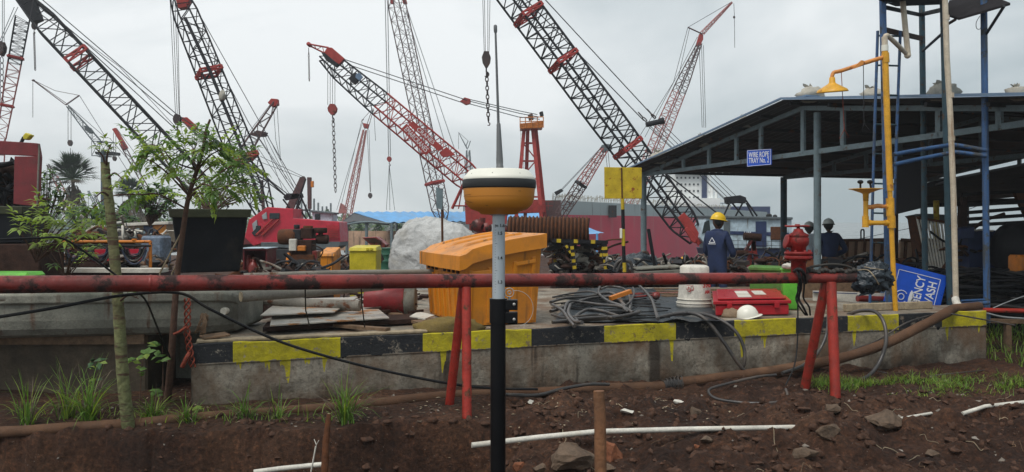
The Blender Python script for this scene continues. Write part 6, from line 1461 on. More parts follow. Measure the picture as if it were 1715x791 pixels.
build('railing', c_, m_orange2, cK); plate(cK, [(903, 188), (909, 186), (911, 194), (905, 196)], d - .7, 5, m_textdark, 'floodlight'); plate(cK, [(884, 192), (892, 190), (894, 200), (886, 202)], d, 8, m_rust, 'sheave')
c_ = MB()
for i in range(18): c_.tube([P(872, 218 + i * 7, d), P(877, 218 + i * 7, d)], px(.8, d) / 2, 4)
for x in (872, 877): c_.tube([P(x, 214, d), P(x, 345, d)], px(.8, d) / 2, 4)
build('ladder', c_, m_whitedirty, cK)
plate(cK, [(856, 336), (912, 334), (914, 356), (856, 358)], d, 40, m_boomred, 'base_housing'); c_ = MB()
for x in range(862, 926, 8): c_.tube([P(x, 352, d - 1), P(x, 338, d - 1)], px(1, d) / 2, 4)
for y in (338, 345): c_.tube([P(860, y, d - 1), P(926, y, d - 1)], px(1, d) / 2, 4)
build('base_railing', c_, m_boomred, cK)
# ---- L: big black boom with blue-grey cab
d = 30; W_L = [(0, 22), (.07, 44), (.5, 52), (1, 52)]; a, b_ = (1166, 402), (852, -20)
cL = crane('biggest black boom with red joints and a pale blue machine house behind the shed posts', 1230, 430, d)
boom(cL, a, b_, d, W_L, 50, m_boomblack, 4.0, 2.2, .42); 
for t in (.895, .71, .365): joint(cL, a, b_, d, W_L, t, m_boomred, .42, 9)
plate(cL, [(1134, 366), (1146, 356), (1160, 372), (1178, 404), (1170, 412), (1158, 398)], d - .5, 5, m_boomred, 'boom_foot'); plate(cL, [(1146, 384), (1152, 380), (1168, 400), (1164, 408), (1158, 404)], d - .55, 4, m_boomred, 'boom_foot')
lines(cL, [[(895, -20), (1095, 196)], [(862, -20), (1078, 202)]], d, 1.8); 
for (x, y) in ((1078, 200), (1093, 195)): chain(cL, x - 9, y - 12, y + 4, d, 6, m_hookdark, x + 5, 'shackle', 2)
c_ = MB(); c_.tube([P(1082, 209, d), P(1110, 203, d)], px(9, d) / 2, 14); c_.tube([P(1104, 204, d), P(1112, 202, d)], px(11, d) / 2, 14); build('spreader_bar', c_, m_boomblack, cL)
lines(cL, [[(1084, 210), (1222, 340)], [(1092, 208), (1226, 338)], [(1100, 207), (1232, 336)], [(1108, 206), (1240, 336)], [(1088, 210), (1224, 345)]], d, 1.1)
lines(cL, [[(1114, 290), (1210, 364)], [(1090, 272), (1180, 362)]], d, 2.4, m_boomblack, 'backstop')
lines(cL, [[(808, -20), (811, 90)], [(811, -20), (813, 90)], [(817, -20), (817, 90)], [(821, -20), (819, 90)]], d, 1.0, m_cable, 'hoist_rope'); block(cL, 814.5, 100, 15, 26, d, m_hookdark, 9); chain(cL, 815, 122, 203, d, 5.5, m_hookdark, 818, lw=2); hook(cL, 818, 206, 6, d)
# gantry of L
plate(cL, [(1217, 330), (1240, 327), (1250, 331), (1249, 341), (1238, 340), (1222, 342), (1218, 340)], d - .2, 18, m_boomblack, 'gantry_head'); c_ = MB()
for q in ([(1222, 340), (1212, 362)], [(1246, 336), (1232, 362)], [(1248, 334), (1268, 362)], [(1226, 340), (1246, 364)], [(1250, 340), (1262, 364)]): c_.tube([P(*q[0], d), P(*q[1], d)], px(3, d) / 2, 6)
build('gantry_legs', c_, m_boomblack, cL)
plate(cL, [(1184, 364), (1326, 367), (1326, 416), (1187, 416), (1172, 398), (1176, 380)], d - .8, 60, m_bluelite, 'machine_house'); plate(cL, [(1182, 361), (1328, 364), (1328, 368), (1182, 365)], d - .9, 66, m_boomgrey, 'house_roof')
plate(cL, [(1217, 387), (1322, 390), (1322, 396), (1217, 393)], d - .83, 1, m_navy, 'blue_band'); plate(cL, [(1266, 371), (1284, 371), (1284, 414), (1266, 413)], d - .84, 2, m_navy, 'door'); plate(cL, [(1291, 380), (1308, 380), (1308, 402), (1291, 402)], d - .84, 2, m_rust, 'window'); plate(cL, [(1180, 372), (1188, 369), (1190, 386), (1176, 392)], d - .84, 2, m_glass, 'cab_window'); plate(cL, [(1212, 371), (1223, 369), (1223, 414), (1213, 414)], d - .84, 2, m_boomgrey, 'door')
text('HM', px(8, d), P(1252, 391, d - .86), (1, 0, -.03), (0, 0, 1), m_signwhite, cL)
c_ = MB()
for y in (403, 410): c_.tube([P(1216, y, d - 1.1), P(1324, y + 2, d - 1.1)], px(1, d) / 2, 4)
for x in range(1222, 1326, 14): c_.tube([P(x, 400, d - 1.1), P(x, 418, d - 1.1)], px(1, d) / 2, 4)
build('railing', c_, m_darksteel, cL); c_ = MB(); c_.blob(P(1288, 362, d), (.12, .1, .1), 0, 1, 0, 12, 8); c_.blob(P(1298, 363, d), (.09, .1, .08), 0, 1, 0, 12, 8); build('roof_fittings', c_, m_textdark, cL)
plate(cL, [(1180, 416), (1330, 416), (1330, 436), (1186, 436)], d - .7, 60, m_navy, 'lower_frame')
for s_ in (-.6, 1.9):
    c_ = MB(); c_.prism([P(x, y, d + s_) for x, y in ((1190, 436), (1200, 428), (1320, 428), (1332, 436), (1332, 442), (1320, 447), (1200, 447), (1190, 442))], (0, .5, 0)); build('crawler_track', c_, m_darksteel, cL)
# ---- M: tall thin boom with jib
d = 60; W_M = [(0, 20), (.45, 26), (.75, 20), (1, 7)]; a, b_ = (1062, 330), (1172, 72)
cM = crane('distant pinkish boom with a dark tip and a long jib behind the shed roof', 1050, 400, d)
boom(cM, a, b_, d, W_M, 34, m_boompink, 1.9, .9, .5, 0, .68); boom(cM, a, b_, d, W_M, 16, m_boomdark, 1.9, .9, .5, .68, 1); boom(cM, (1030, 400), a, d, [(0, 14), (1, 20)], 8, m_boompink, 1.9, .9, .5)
plate(cM, [(1166, 76), (1172, 56), (1178, 58), (1178, 66), (1172, 78)], d, 7, m_boomred, 'boom_head'); boom(cM, (1176, 56), (1226, 4), d, [(0, 7), (1, 2.5)], 14, m_boompink, 1.4, .8, .4, name='fly_jib'); c_ = MB(); c_.tube([P(1176, 57, d), P(1152, 46, d)], px(2.4, d) / 2, 5); build('jib_strut', c_, m_boomdark, cM)
lines(cM, [[(1152, 46), (1226, 3)], [(1152, 46), (1128, 138), (1064, 240)], [(1155, 47), (1136, 130)], [(1171, 76), (1176, 214)], [(1175, 76), (1179, 214)], [(1178, 76), (1182, 214)], [(1229, 6), (1230, 28)], [(1230, 30), (1230.5, 80)], [(1168, 62), (1080, 230)]], d, .9, m_cable, 'rope'); c_ = MB(); c_.blob(P(1229.5, 29, d), (px(2, d), .05, px(2.4, d)), 0, 1, 0, 8, 6); build('headache_ball', c_, m_hookdark, cM); base(cM, 1040, 392, 60, d, m_boomdark)
# ---- N: short boom in front of the ship
d = 40; cN = crane('short boom with hooded dark head leaning right before the grey and red ship', 938, 420, d)
boom(cN, (938, 362), (1012, 250), d, [(0, 18), (.45, 20), (1, 12)], 10, m_boomdark, 2.2, 1.2, .4, 0, .5); boom(cN, (938, 362), (1012, 250), d, [(0, 18), (.45, 20), (1, 12)], 10, m_boompink, 2.2, 1.2, .4, .5, 1); joint(cN, (938, 362), (1012, 250), d, [(0, 18), (1, 18)], .47, m_boomblack, .4, 3)
plate(cN, [(1006, 250), (1008, 243), (1016, 241), (1024, 242), (1026, 250), (1018, 254), (1010, 256)], d, 10, m_boomgrey, 'boom_head'); lines(cN, [[(1008, 246), (932, 326), (926, 352)], [(1004, 252), (938, 322)], [(1014, 252), (1018, 290)], [(1018, 252), (1022, 292)]], d, .9); plate(cN, [(928, 322), (940, 316), (944, 320), (932, 328)], d, 4, m_boomblack, 'equalizer'); base(cN, 935, 392, 60, d, m_boomred)

# ================================================================ ship
shp = thing('cargo_ship', 'big ship hull grey above and red below with a serrated deck rail', 'ship', V((P(1000, 372, 50).x, 50, -2)))
hl = [(925, 45), (1000, 50), (1080, 57), (1160, 68), (1225, 82)]
def hpt(x, dd, z): p = P(x, 372, dd); p.z = z; return p
bow = [V((p.x + 10, p.y + 18, 0)) for p in [hpt(x, dd, 0) for x, dd in hl[::-1]]]
outl = [hpt(x, dd, 0) for x, dd in hl] + bow
def hullband(z0, z1, mt, name, fl=0):
    c_ = MB(); c_.prism([V((p.x, p.y, z0)) for p in outl], (0, 0, z1 - z0)); return build(name, c_, mt, shp)
hullband(-2.4, 2.08, m_shipred, 'lower_hull'); hullband(2.08, 2.92, m_shipgrey, 'upper_hull')
c_ = MB(); rr = random.Random(6)
for i in range(150):
    t = i / 150 * (len(hl) - 1); k = int(t); x = hl[k][0] + (hl[k + 1][0] - hl[k][0]) * (t - k); dd = hl[k][1] + (hl[k + 1][1] - hl[k][1]) * (t - k); p = hpt(x, dd + .3, 2.9); h_ = rr.uniform(.25, .5); c_.tube([p, p + V((rr.uniform(-.08, .08), 0, h_))], .022, 4); c_.tube([p + V((0, 0, h_ * .6)), p + V((.2, .05, h_ * .9))], .018, 4)
build('deck_rail', c_, mat('rail_cream', (.36, .34, .28), .8, bump=0), shp); c_ = MB(); p = hpt(1026, 51.5, 2.35); c_.box(p, (.5, .3, .8)); build('fender', c_, m_darksteel, shp)
for (x, w_) in ((926, .5),): c_ = MB(); c_.box(hpt(x, 44.8, 1.9), (.9, .3, 2.0)); build('bow_plate', c_, m_boomdark, shp)
ss2 = thing('ship', 'white ship superstructure with rows of small windows behind the big hull', 'ship', V((P(1160, 372, 100).x, 100, -2))); d = 100
def blk(x0, x1, y0, y1, dd, mt, nm='deck_house', par=None, th=5): c_ = MB(); a = P(x0, y0, dd); b_ = P(x1, y1, dd); c_.box(((a.x + b_.x) / 2, dd + th / 2, (a.z + b_.z) / 2), (b_.x - a.x, th, a.z - b_.z)); return build(nm, c_, mt, par or ss2)
blk(1128, 1190, 292, 346, d, m_shipwhite); blk(1120, 1206, 332, 352, d - 1, m_shipwhite); blk(1100, 1290, 346, 420, d - 1.5, m_navy, 'hull'); blk(1132, 1186, 288, 293, d - .6, m_shipgrey, 'bridge_roof'); blk(1176, 1184, 294, 340, d - .3, m_navy, 'blue_funnel_band')
for r_ in range(4):
    for k in range(6):
        x = 1134 + k * 7; y = 298 + r_ * 11; c_ = MB(); c_.box(P(x, y, d - .06), (px(2.6, d), .1, px(3, d))); build('window', c_, m_glass, ss2)
c_ = MB(); c_.tube([P(1192, 342, d), P(1192, 312, d)], .25, 6); c_.tube([P(1198, 342, d), P(1200, 322, d)], .2, 6); c_.beam(P(1186, 320, d), P(1198, 320, d), .2, .2); c_.beam(P(1198, 337, d), P(1214, 337, d), .5, .3)
for i in range(16): c_.tube([P(1098 + i * 8, 346, d), P(1098 + i * 8, 340, d)], .06, 4)
c_.tube([P(1098, 340.5, d), P(1220, 341, d)], .07, 4); build('masts_and_rails', c_, m_shipwhite, ss2)

# ================================================================ blue roofed shed
bs = thing('low_shed', 'low open shed with bright blue sheet roof behind the white bag', 'shed', P(650, 392, 52))
def T_(x, y, dd): return P(x, y, dd)
c_ = MB(); A1, A2, A3 = P(567, 376, 50), P(593, 356, 50.5), P(652, 374, 49.5); L_ = V((14, 16, 0))
def slope(p, q, e, name, mt):
    c_ = MB(); n = 60; vs = []
    for i in range(n + 1):
        o_ = e * (i / n); h = .09 if i % 2 else 0; vs += [p + o_ + V((0, 0, h)), q + o_ + V((0, 0, h))]
    c_.add(vs, [(2 * i, 2 * i + 1, 2 * i + 3, 2 * i + 2) for i in range(n)]); c_.add([v - V((0, 0, .03)) for v in vs], [(2 * i, 2 * i + 2, 2 * i + 3, 2 * i + 1) for i in range(n)]); build(name, c_, mt, bs)
eL = P(930, 356, 74) - A2; slope(A2, A3, eL, 'roof_sheet', m_tarpblue); slope(A2, A1, eL, 'roof_sheet', m_tarpblue)
c_ = MB(); c_.prism([A1, A2 - V((0, 0, .05)), A3, A3 + V((0, 0, -.15)), P(592, 371, 50), A1 + V((0, 0, -.15))], (0, .1, 0)); build('gable_screen', c_, m_roofunder, bs)
c_ = MB(); c_.tube(smooth_path([P(567, 379, 49.9), P(610, 372, 49.8), P(652, 374.5, 49.4)], 5), .07, 6); build('gable_beam', c_, m_greysteel, bs)
for (x, y, dd) in ((581, 374, 50), (614, 371, 50), (656, 374, 49.6), (664, 374, 55), (700, 373, 58), (745, 371, 60), (800, 370, 62)): c_ = MB(); c_.tube([P(x, y, dd), P(x, y, dd) + V((0, 0, -2.3))], .10, 8); build('post', c_, m_greysteel, bs)
c_ = MB(); c_.box((P(640, 400, 54).x, 54, .35), (7.2, .1, 1.35)); solo('low_wall', c_, m_brownpanel, 'grey brown low wall running through the blue roofed shed', 'wall')
bt = MB(); vs = []
for j in range(7):
    for i in range(15): u = i / 14; v = j / 6; x = 972 + u * 40 - 12 * (1 - v); y = 392 - (14 - 12 * u) * v + 0; p = P(x, y, 26 + v * 1.5); p.z += .05 * mn.noise(p * 2.1); vs.append(p)
bt.add(vs, [(j * 15 + i, j * 15 + i + 1, (j + 1) * 15 + i + 1, (j + 1) * 15 + i) for j in range(6) for i in range(14)], 0, True)
for x in (982, 1000): bt.tube([P(x, 391, 26), V((P(x, 391, 26).x, 26, 0))], .04, 6)
solo('blue_canopy', bt, [m_tarpblue], 'small blue tarpaulin canopy right of the rusty rope drum', 'canopy')

# ================================================================ yard objects, middle distance
# white jumbo bag
c_ = MB(); bc = P(733, 445, 15.2); vs = []; nu, nv = 120, 70
def spw(v, e): return (abs(v) ** e) * (1 if v >= 0 else -1)
for i in range(nv + 1):
    th = pi * i / nv
    for j in range(nu):
        ph = 2 * pi * j / nu; sx_ = spw(sin(th), .55); X = sx_ * spw(cos(ph), .6); Y = sx_ * spw(sin(ph), .6); Z = spw(cos(th), .6)
        n_ = V((X, Y, Z)); w1 = mn.noise(n_ * 1.3 + V((4, 0, 0))); cr_ = 1 - abs(mn.noise(V((X * 2.2 + Z * 1.2, Y * 2.2, Z * 1.6 - X)))) * 3; cr2 = 1 - abs(mn.noise(V((X * 5, Y * 5 + Z * 3, Z * 4)) + V((7, 1, 2)))) * 3
        cr3 = 1 - abs(mn.noise(V((X * 9 + Z * 4, Y * 9, Z * 7)) + V((1, 5, 2)))) * 3
        k = 1 + .12 * w1 + .05 * mn.noise(V((X * 2.4, Y * 2, Z * 1.1 + 8))) + .035 * max(0, 1 - (1 - cr_) * 2.2) + .022 * max(0, 1 - (1 - cr2) * 2.2) + .012 * max(0, 1 - (1 - cr3) * 2)
        wz = 1 - .12 * max(0, Z) ** 2
        vs.append(V((bc.x + X * .88 * k * wz, bc.y + Y * .62 * k * wz, .80 + Z * .88 * k - .16 * max(0, Z) * max(0, X) + .05 * max(0, Z) * max(0, -X))))
c_.add(vs, [(i * nu + j, (i + 1) * nu + j, (i + 1) * nu + (j + 1) % nu, i * nu + (j + 1) % nu) for i in range(nv) for j in range(nu)], 0, True)
nt_ = m_bag.node_tree; bs_ = nt_.nodes['Principled BSDF']; co_ = nt_.nodes.new('ShaderNodeTexCoord'); no_ = nt_.nodes.new('ShaderNodeTexNoise'); no_.inputs['Scale'].default_value = 2.2; no_.inputs['Detail'].default_value = 3
ad_ = nt_.nodes.new('ShaderNodeVectorMath'); ad_.operation = 'MULTIPLY_ADD'; ad_.inputs[1].default_value = (.55, .55, .55); nt_.links.new(co_.outputs['Object'], no_.inputs[0]); nt_.links.new(no_.outputs['Color'], ad_.inputs[0]); nt_.links.new(co_.outputs['Object'], ad_.inputs[2]); hs = []
for sc_ in (2.2, 5.5):
    vo_ = nt_.nodes.new('ShaderNodeTexVoronoi'); vo_.feature = 'DISTANCE_TO_EDGE'; vo_.inputs['Scale'].default_value = sc_; nt_.links.new(ad_.outputs[0], vo_.inputs['Vector']); mr_ = nt_.nodes.new('ShaderNodeMapRange'); mr_.inputs[2].default_value = .22; mr_.inputs[4].default_value = 1 if sc_ < 4 else .3; nt_.links.new(vo_.outputs[0], mr_.inputs[0]); hs.append(mr_.outputs[0])
sm_ = nt_.nodes.new('ShaderNodeMath'); nt_.links.new(hs[0], sm_.inputs[0]); nt_.links.new(hs[1], sm_.inputs[1]); bp_n = nt_.nodes.new('ShaderNodeBump'); bp_n.invert = True; bp_n.inputs['Strength'].default_value = .7; bp_n.inputs['Distance'].default_value = .022; nt_.links.new(sm_.outputs[0], bp_n.inputs['Height']); nt_.links.new(bp_n.outputs[0], bs_.inputs['Normal'])
solo('jumbo_bag', c_, m_bag, 'huge wrinkled white woven bag standing behind the orange bin', 'bag')
def bin_(cx, y0, y1, w0, w1, d, mt, lb_, slope_=False, name='waste_bin'):
    t = thing(name, lb_, 'bin', P(cx, y1, d)); zt = P(cx, y0, d).z; zb_ = gz(P(cx, y1, d).x, d); W0, W1 = px(w0, d) / 2, px(w1, d) / 2; o_ = P(cx, y1, d); lid_h = .08
    c_ = MB(); vs = [V((o_.x + s_ * W1, o_.y + a_, zb_)) for s_, a_ in ((-1, 0), (1, 0), (1, .55), (-1, .55))] + [V((o_.x + s_ * W0 * .96, o_.y + a_, zt - lid_h)) for s_, a_ in ((-1, -.03), (1, -.03), (1, .6), (-1, .6))]
    c_.add(vs, [(0, 1, 5, 4), (1, 2, 6, 5), (2, 3, 7, 6), (3, 0, 4, 7), (3, 2, 1, 0)]); build('body', c_, mt, t, bevel=.02, seg=2)
    c_ = MB(); up_ = .12 if slope_ else .05; c_.add([V((o_.x + s_ * W0, o_.y + a_, zt - lid_h + h_)) for s_, a_, h_ in ((-1, -.06, -.03), (1, -.06, -.03), (1, .62, -.03), (-1, .62, -.03), (-.93, -.03, .05), (.93, -.03, .05), (.9, .58, up_ + .03), (-.9, .58, up_ + .03))], [(3, 2, 1, 0), (4, 5, 6, 7), (0, 1, 5, 4), (1, 2, 6, 5), (2, 3, 7, 6), (3, 0, 4, 7)]); build('lid', c_, mt, t, bevel=.015, seg=2); return t, o_, zt
t, o_, zt = bin_(608, 412, 452, 47, 44, 16, m_yellow, 'bright yellow wheeled bin with hinged lid left of the white bag')
for s_ in (.1, .18): c_ = MB(); c_.box(V((o_.x + s_, o_.y - .06, zt - .06)), (.05, .04, .04)); build('hinge', c_, m_yellow, t)
bin_(548, 421, 452, 26, 24, 16.4, m_orange, 'small orange grit bin with sloping lid beside the rusty engine', True, 'grit_bin')
# rusty engine
en = thing('diesel_engine', 'rusty old diesel engine with flywheel and fuel tank standing before the red crane', 'engine', P(510, 452, 14.5)); d = 14.5
def EB(x0, x1, y0, y1, mt, nm, th=.35, dy=0, par=None): c_ = MB(); a = P(x0, y0, d); b_ = P(x1, y1, d); c_.box(((a.x + b_.x) / 2, d + dy, (a.z + b_.z) / 2), (b_.x - a.x, th, a.z - b_.z)); return build(nm, c_, mt, en, bevel=.012)
def EC(x, y, r_, th, mt, nm, ax='Y', dy=0, x2=None): c_ = MB(); Rm = Matrix.Rotation(pi / 2, 3, 'X') if ax == 'Y' else (Matrix.Rotation(pi / 2, 3, 'Y') if ax == 'X' else Matrix.Identity(3)); c_.lathe([(0, -th / 2), (px(r_, d) * .9, -th / 2), (px(r_, d), -th * .35), (px(r_, d), th * .35), (px(r_, d) * .9, th / 2), (0, th / 2)], P(x, y, d) + V((0, dy, 0)), 22, Rm); return build(nm, c_, mt, en)
EB(488, 526, 402, 432, m_rustdark, 'engine_block'); EB(490, 502, 400, 420, m_whitedirty, 'side_cover', .1, -.2); EB(504, 517, 411, 420, m_orange2, 'injector_box', .1, -.2); EB(486, 530, 426, 437, m_rust, 'sump', .4); EC(482, 397, 13, .32, m_rust, 'flywheel', 'X'); EC(482, 397, 13, .32, m_rust, 'pulley', 'X', .1)
EC(537, 386, 11, .10, m_rustdark, 'air_cleaner', 'Z'); EC(537, 393, 4, .14, m_rust, 'air_cleaner_neck', 'Z'); EC(540, 401, 8, .22, m_rustdark, 'silencer', 'X'); EB(493, 506, 384, 402, m_darksteel, 'cylinder_head', .2); EB(507, 526, 382, 400, m_rustdark, 'fuel_tank', .3); EC(497, 380, 5, .08, m_darksteel, 'cap', 'Z'); EC(516, 381, 8, .06, m_rust, 'tank_lid', 'Z'); EB(520, 534, 420, 440, m_redpaint, 'gear_case', .3)
EB(484, 532, 434, 470, m_rustdark, 'base_frame', .45); EC(513, 450, 17, .14, m_rubber, 'tyre', 'Y', -.32); EC(513, 450, 8, .16, m_rust, 'wheel_hub', 'Y', -.33)
c_ = MB(); c_.beam(P(484, 424, d - .2), P(478, 462, d - .3), .05, .05); build('tow_bar', c_, m_orange2, en); c_ = MB(); c_.tube(smooth_path([P(524, 410, d - .2), P(540, 418, d - .25), P(538, 428, d - .2), P(532, 432, d - .2)], 5), .012, 6); build('fuel_line', c_, m_rustdark, en)
# dark red box with gas bottles
cbx = thing('open_cabinet', 'dark red open steel cabinet right of the large planter', 'cabinet', P(425, 460, 13)); d = 13
c_ = MB(); a = P(408, 418, d); b_ = P(446, 470, d); zc = (a.z + b_.z) / 2; hz_ = a.z - b_.z; wx = b_.x - a.x
c_.box(((a.x + b_.x) / 2, d + .5, zc), (wx, .02, hz_)); c_.box((a.x, d + .25, zc), (.025, .5, hz_)); c_.box((b_.x, d + .25, zc), (.025, .5, hz_)); c_.box(((a.x + b_.x) / 2, d + .25, a.z), (wx + .06, .55, .03)); build('shell', c_, mat('dark_red_paint', (.12, .012, .015), .5, rust=.2), cbx)
c_ = MB(); c_.box(((a.x + b_.x) / 2, d + .25, a.z + .02), (wx + .08, .58, .012)); build('top_sheet', c_, m_bluelite, cbx)
for x, h_, lb_ in ((415, 425, 'taller rusty gas bottle inside the dark red cabinet'), (424, 432, 'rusty red gas bottle with a handle ring inside the dark red cabinet')):
    gt = thing('gas_bottle', lb_, 'gas bottle', P(x, 466, d + .1)); c_ = MB(); p = P(x, 466, d + .15 - .12 * (x > 420)); zt = P(x, h_ + 8, d).z; c_.lathe([(0, 0), (.07, 0), (.075, .02), (.075, zt - p.z - .06), (.05, zt - p.z - .01), (.02, zt - p.z + .02), (.02, zt - p.z + .05), (0, zt - p.z + .05)], p, 20); build('body', c_, m_redpaint, gt)
    c_ = MB(); q = V((p.x, p.y, zt + .045)); c_.tube([q + V((.045 * cos(a_), .045 * sin(a_), 0)) for a_ in lin(0, 2 * pi, 12)], .007, 6, closed=True); c_.tube([q + V((.045, 0, 0)), q + V((.045, 0, -.08))], .006, 5); c_.tube([q + V((-.045, 0, 0)), q + V((-.045, 0, -.08))], .006, 5); build('guard_ring', c_, m_redpaint, gt)
# wheelbarrow-like red tray and green drum
wb2 = thing('wheelbarrow', 'red wheelbarrow tipped up against the yellow bin', 'wheelbarrow', P(625, 450, 17)); d = 17
c_ = MB(); c_.prism([P(606, 398, d), P(630, 397, d), P(646, 410, d), P(644, 415, d), P(626, 415, d)], (0, .5, 0)); build('tray', c_, m_redpaint, wb2, bevel=.01); c_ = MB(); c_.prism([P(610, 399, d - .02), P(629, 399, d - .02), P(640, 407, d - .02), P(622, 407, d - .02)], (0, .01, 0)); build('tray_inside', c_, m_rustdark, wb2)
c_ = MB(); c_.tube([P(624, 412, d), P(637, 436, d)], .03, 6); c_.tube([P(630, 412, d + .4), P(642, 436, d + .4)], .03, 6); build('handle', c_, m_redpaint, wb2); c_ = MB(); c_.lathe([(0, -.05), (.12, -.05), (.16, 0), (.12, .05), (0, .05)], P(634, 430, d + .2), 18, Matrix.Rotation(1.2, 3, 'Y')); build('wheel', c_, m_rust, wb2)
c_ = MB(); d = 19; p = P(647, 448, d); c_.lathe([(0, -.4), (.20, -.4), (.205, -.02), (.20, 0), (.2, .14), (.21, .155), (.2, .17), (.2, .30), (.21, .315), (.2, .33), (.2, .46), (.208, .475), (.19, .48), (0, .47)], p, 26); solo('steel_drum', c_, m_greendrum, 'dark green ribbed drum between the yellow bin and the white bag', 'drum')
# narrow board on post by the bag
ps = thing('small_sign', 'narrow grey board on a thin rusty post above the white bag', 'sign', P(740, 410, 14)); d = 14; c_ = MB(); c_.prism([P(730, 313, d), P(742, 318, d), P(741, 352, d), P(731, 348, d)], (0, .02, 0)); build('board', c_, m_greysteel, ps); c_ = MB(); c_.tube([P(740, 316, d + .04), P(741, 410, d + .04), V((P(741, 410, d).x, d, 0))], .022, 8); build('post', c_, m_rust, ps)
# red machine parts left of the rope drum
c_ = MB(); d = 17
for (x, y, r_) in ((786, 392, 8), (800, 378, 11), (815, 382, 9), (845, 384, 7), (866, 386, 8), (880, 387, 7)): c_.lathe([(0, -.1), (px(r_, d), -.1), (px(r_, d), -.05), (px(r_ * .7, d), 0), (px(r_, d), .05), (px(r_, d), .1), (0, .1)], P(x, y, d), 18, Matrix.Rotation(pi / 2, 3, 'X'))
c_.box(P(800, 405, d), (.6, .4, .4)); c_.tube([P(789, 375, d), P(789, 395, d)], .04, 6); c_.tube([P(808, 365, d), P(806, 395, d)], .07, 6)
solo('winch', c_, m_redpaint, 'reddish winch with several sheaves just above the orange bin lid', 'winch')
# rope drum
dr = thing('wire_rope_drum', 'long rusty drum of thick coiled wire rope right of the orange bin', 'rope drum', P(915, 402, 16)); d = 16; c_ = MB(); axm = Matrix.Rotation(pi / 2, 3, 'Y') ; prf = []; L0 = px(985 - 852, d)
n = 21
for i in range(n):
    for k in range(7): a_ = pi * k / 6; prf.append((px(19, d) + px(5, d) * sin(a_), L0 * (i + k / 6.001) / n))
prf = [(0, 0)] + prf + [(0, L0)]; dc = P(852, 385, d)
R3 = Matrix.Rotation(radians(.8), 3, 'Y') @ Matrix.Rotation(radians(-5), 3, 'Z') @ axm; c_.lathe(prf, dc, 36, R3); build('coils', c_, m_rust, dr)
c_ = MB()
for i in range(n + 1): c0 = dc + R3 @ V((0, 0, L0 * i / n)); c_.tube([c0 + R3 @ V((px(20.5, d) * cos(a_), px(20.5, d) * sin(a_), .01 * sin(a_ * 2 + i))) for a_ in lin(0, 2 * pi, 26)], .016, 5, closed=True)
build('grooves', c_, m_rustdark, dr)
# striped stand
st_ = thing('striped_stand', 'black steel stand with yellow stripes carrying the rope drum', 'stand', P(960, 455, 15.6)); d = 15.6
def striped(x0, y0, x1, y1, w_, n, nm, dd=d):
    for i in range(n):
        a = P(x0, y0, dd).lerp(P(x1, y1, dd), i / n); b_ = P(x0, y0, dd).lerp(P(x1, y1, dd), (i + 1) / n); yield a, b_, i
def strip2(x0, y0, x1, y1, w_, n, nm, par, dd=d, duty=None):
    c_ = MB()
    for a, b_, i in striped(x0, y0, x1, y1, w_, n, nm, dd): c_.beam(a, b_, px(w_, dd), px(w_, dd), (0, 1, 0), mi=(1 if (i % 2 if duty is None else i % duty == 1) else 0))
    build(nm, c_, [m_blackpaint, m_signyellow], par)
strip2(925, 403, 1018, 406, 6, 13, 'top_beam', st_, duty=4); strip2(957, 407, 963, 456, 6, 9, 'leg', st_); strip2(1012, 408, 1016, 456, 8, 9, 'leg', st_); strip2(1012, 408, 1006, 430, 4, 4, 'brace', st_); strip2(945, 407, 956, 424, 4, 4, 'brace', st_); strip2(930, 407, 930, 456, 5, 9, 'leg', st_, d + .8)
c_ = MB()
for x in (957, 1012, 930): c_.beam(P(x + 3, 456, d), V((P(x + 3, 456, d).x, d, 0)), .07, .07)
build('leg_foot', c_, m_blackpaint, st_); c_ = MB(); c_.box(P(960, 407.5, d + .5), (px(100, d), .9, .04)); build('deck', c_, m_blackpaint, st_)
# heaps of scrap behind the plinth
def heap(name, lb_, x0, x1, y0, y1, d0, d1, n, seed, mts, big=.35, kind='stuff'):
    c_ = MB(); rr = random.Random(seed)
    for i in range(n):
        dd = rr.uniform(d0, d1); p = P(rr.uniform(x0, x1), rr.uniform(y0, y1), dd); dv = V((rr.uniform(-1, 1), rr.uniform(-.6, .6), rr.uniform(-.35, .35))).normalized(); k = rr.random(); mi = rr.randrange(len(mts)); L_ = rr.uniform(.15, big * 2)
        if k < .45: c_.tube(smooth_path([p, p + dv * L_ * .5 + V((0, 0, rr.uniform(-.08, .12))), p + dv * L_], 4), rr.uniform(.01, .035), 6, mi)
        elif k < .75: c_.box(p, (rr.uniform(.08, big), rr.uniform(.05, big), rr.uniform(.01, .1)), Matrix.Rotation(rr.uniform(0, 6), 3, 'Z') @ Matrix.Rotation(rr.uniform(-.8, .8), 3, 'X'), mi)
        elif k < .9: r_ = rr.uniform(.06, .2); s1 = dv.orthogonal().normalized(); s2 = dv.cross(s1); c_.tube([p + s1 * r_ * cos(a_) + s2 * r_ * sin(a_) for a_ in lin(0, 2 * pi, 10)], rr.uniform(.012, .03), 5, mi, closed=True)
        else: c_.blob(p, (rr.uniform(.05, .2), rr.uniform(.05, .2), rr.uniform(.04, .12)), .5, 2, i, 9, 7, mi)
    # solid core so the heap stands on the ground
    dm = (d0 + d1) / 2; a, b_ = P(x0, y0, dm), P(x1, y1, dm); k_ = max(6, int((b_.x - a.x) / .5))
    for i in range(k_): c_.blob((a.x + (b_.x - a.x) * (i + .5) / k_, dm + .2, gz(a.x, dm) + .05), ((b_.x - a.x) / k_ * .8, .5, max(.1, P(x0, (y0 + y1) / 2, dm).z - gz(a.x, dm))), .4, 2, i, 12, 8, 0)
    solo(name, c_, mts, lb_, 'scrap', kind=kind)
SM = [m_rustdark, m_rust, m_darksteel, m_greypipe]
heap('scrap_heap', 'tangled scrap and chains under the striped stand', 925, 1012, 412, 458, 15.8, 17, 150, 1, SM + [m_whitedirty])
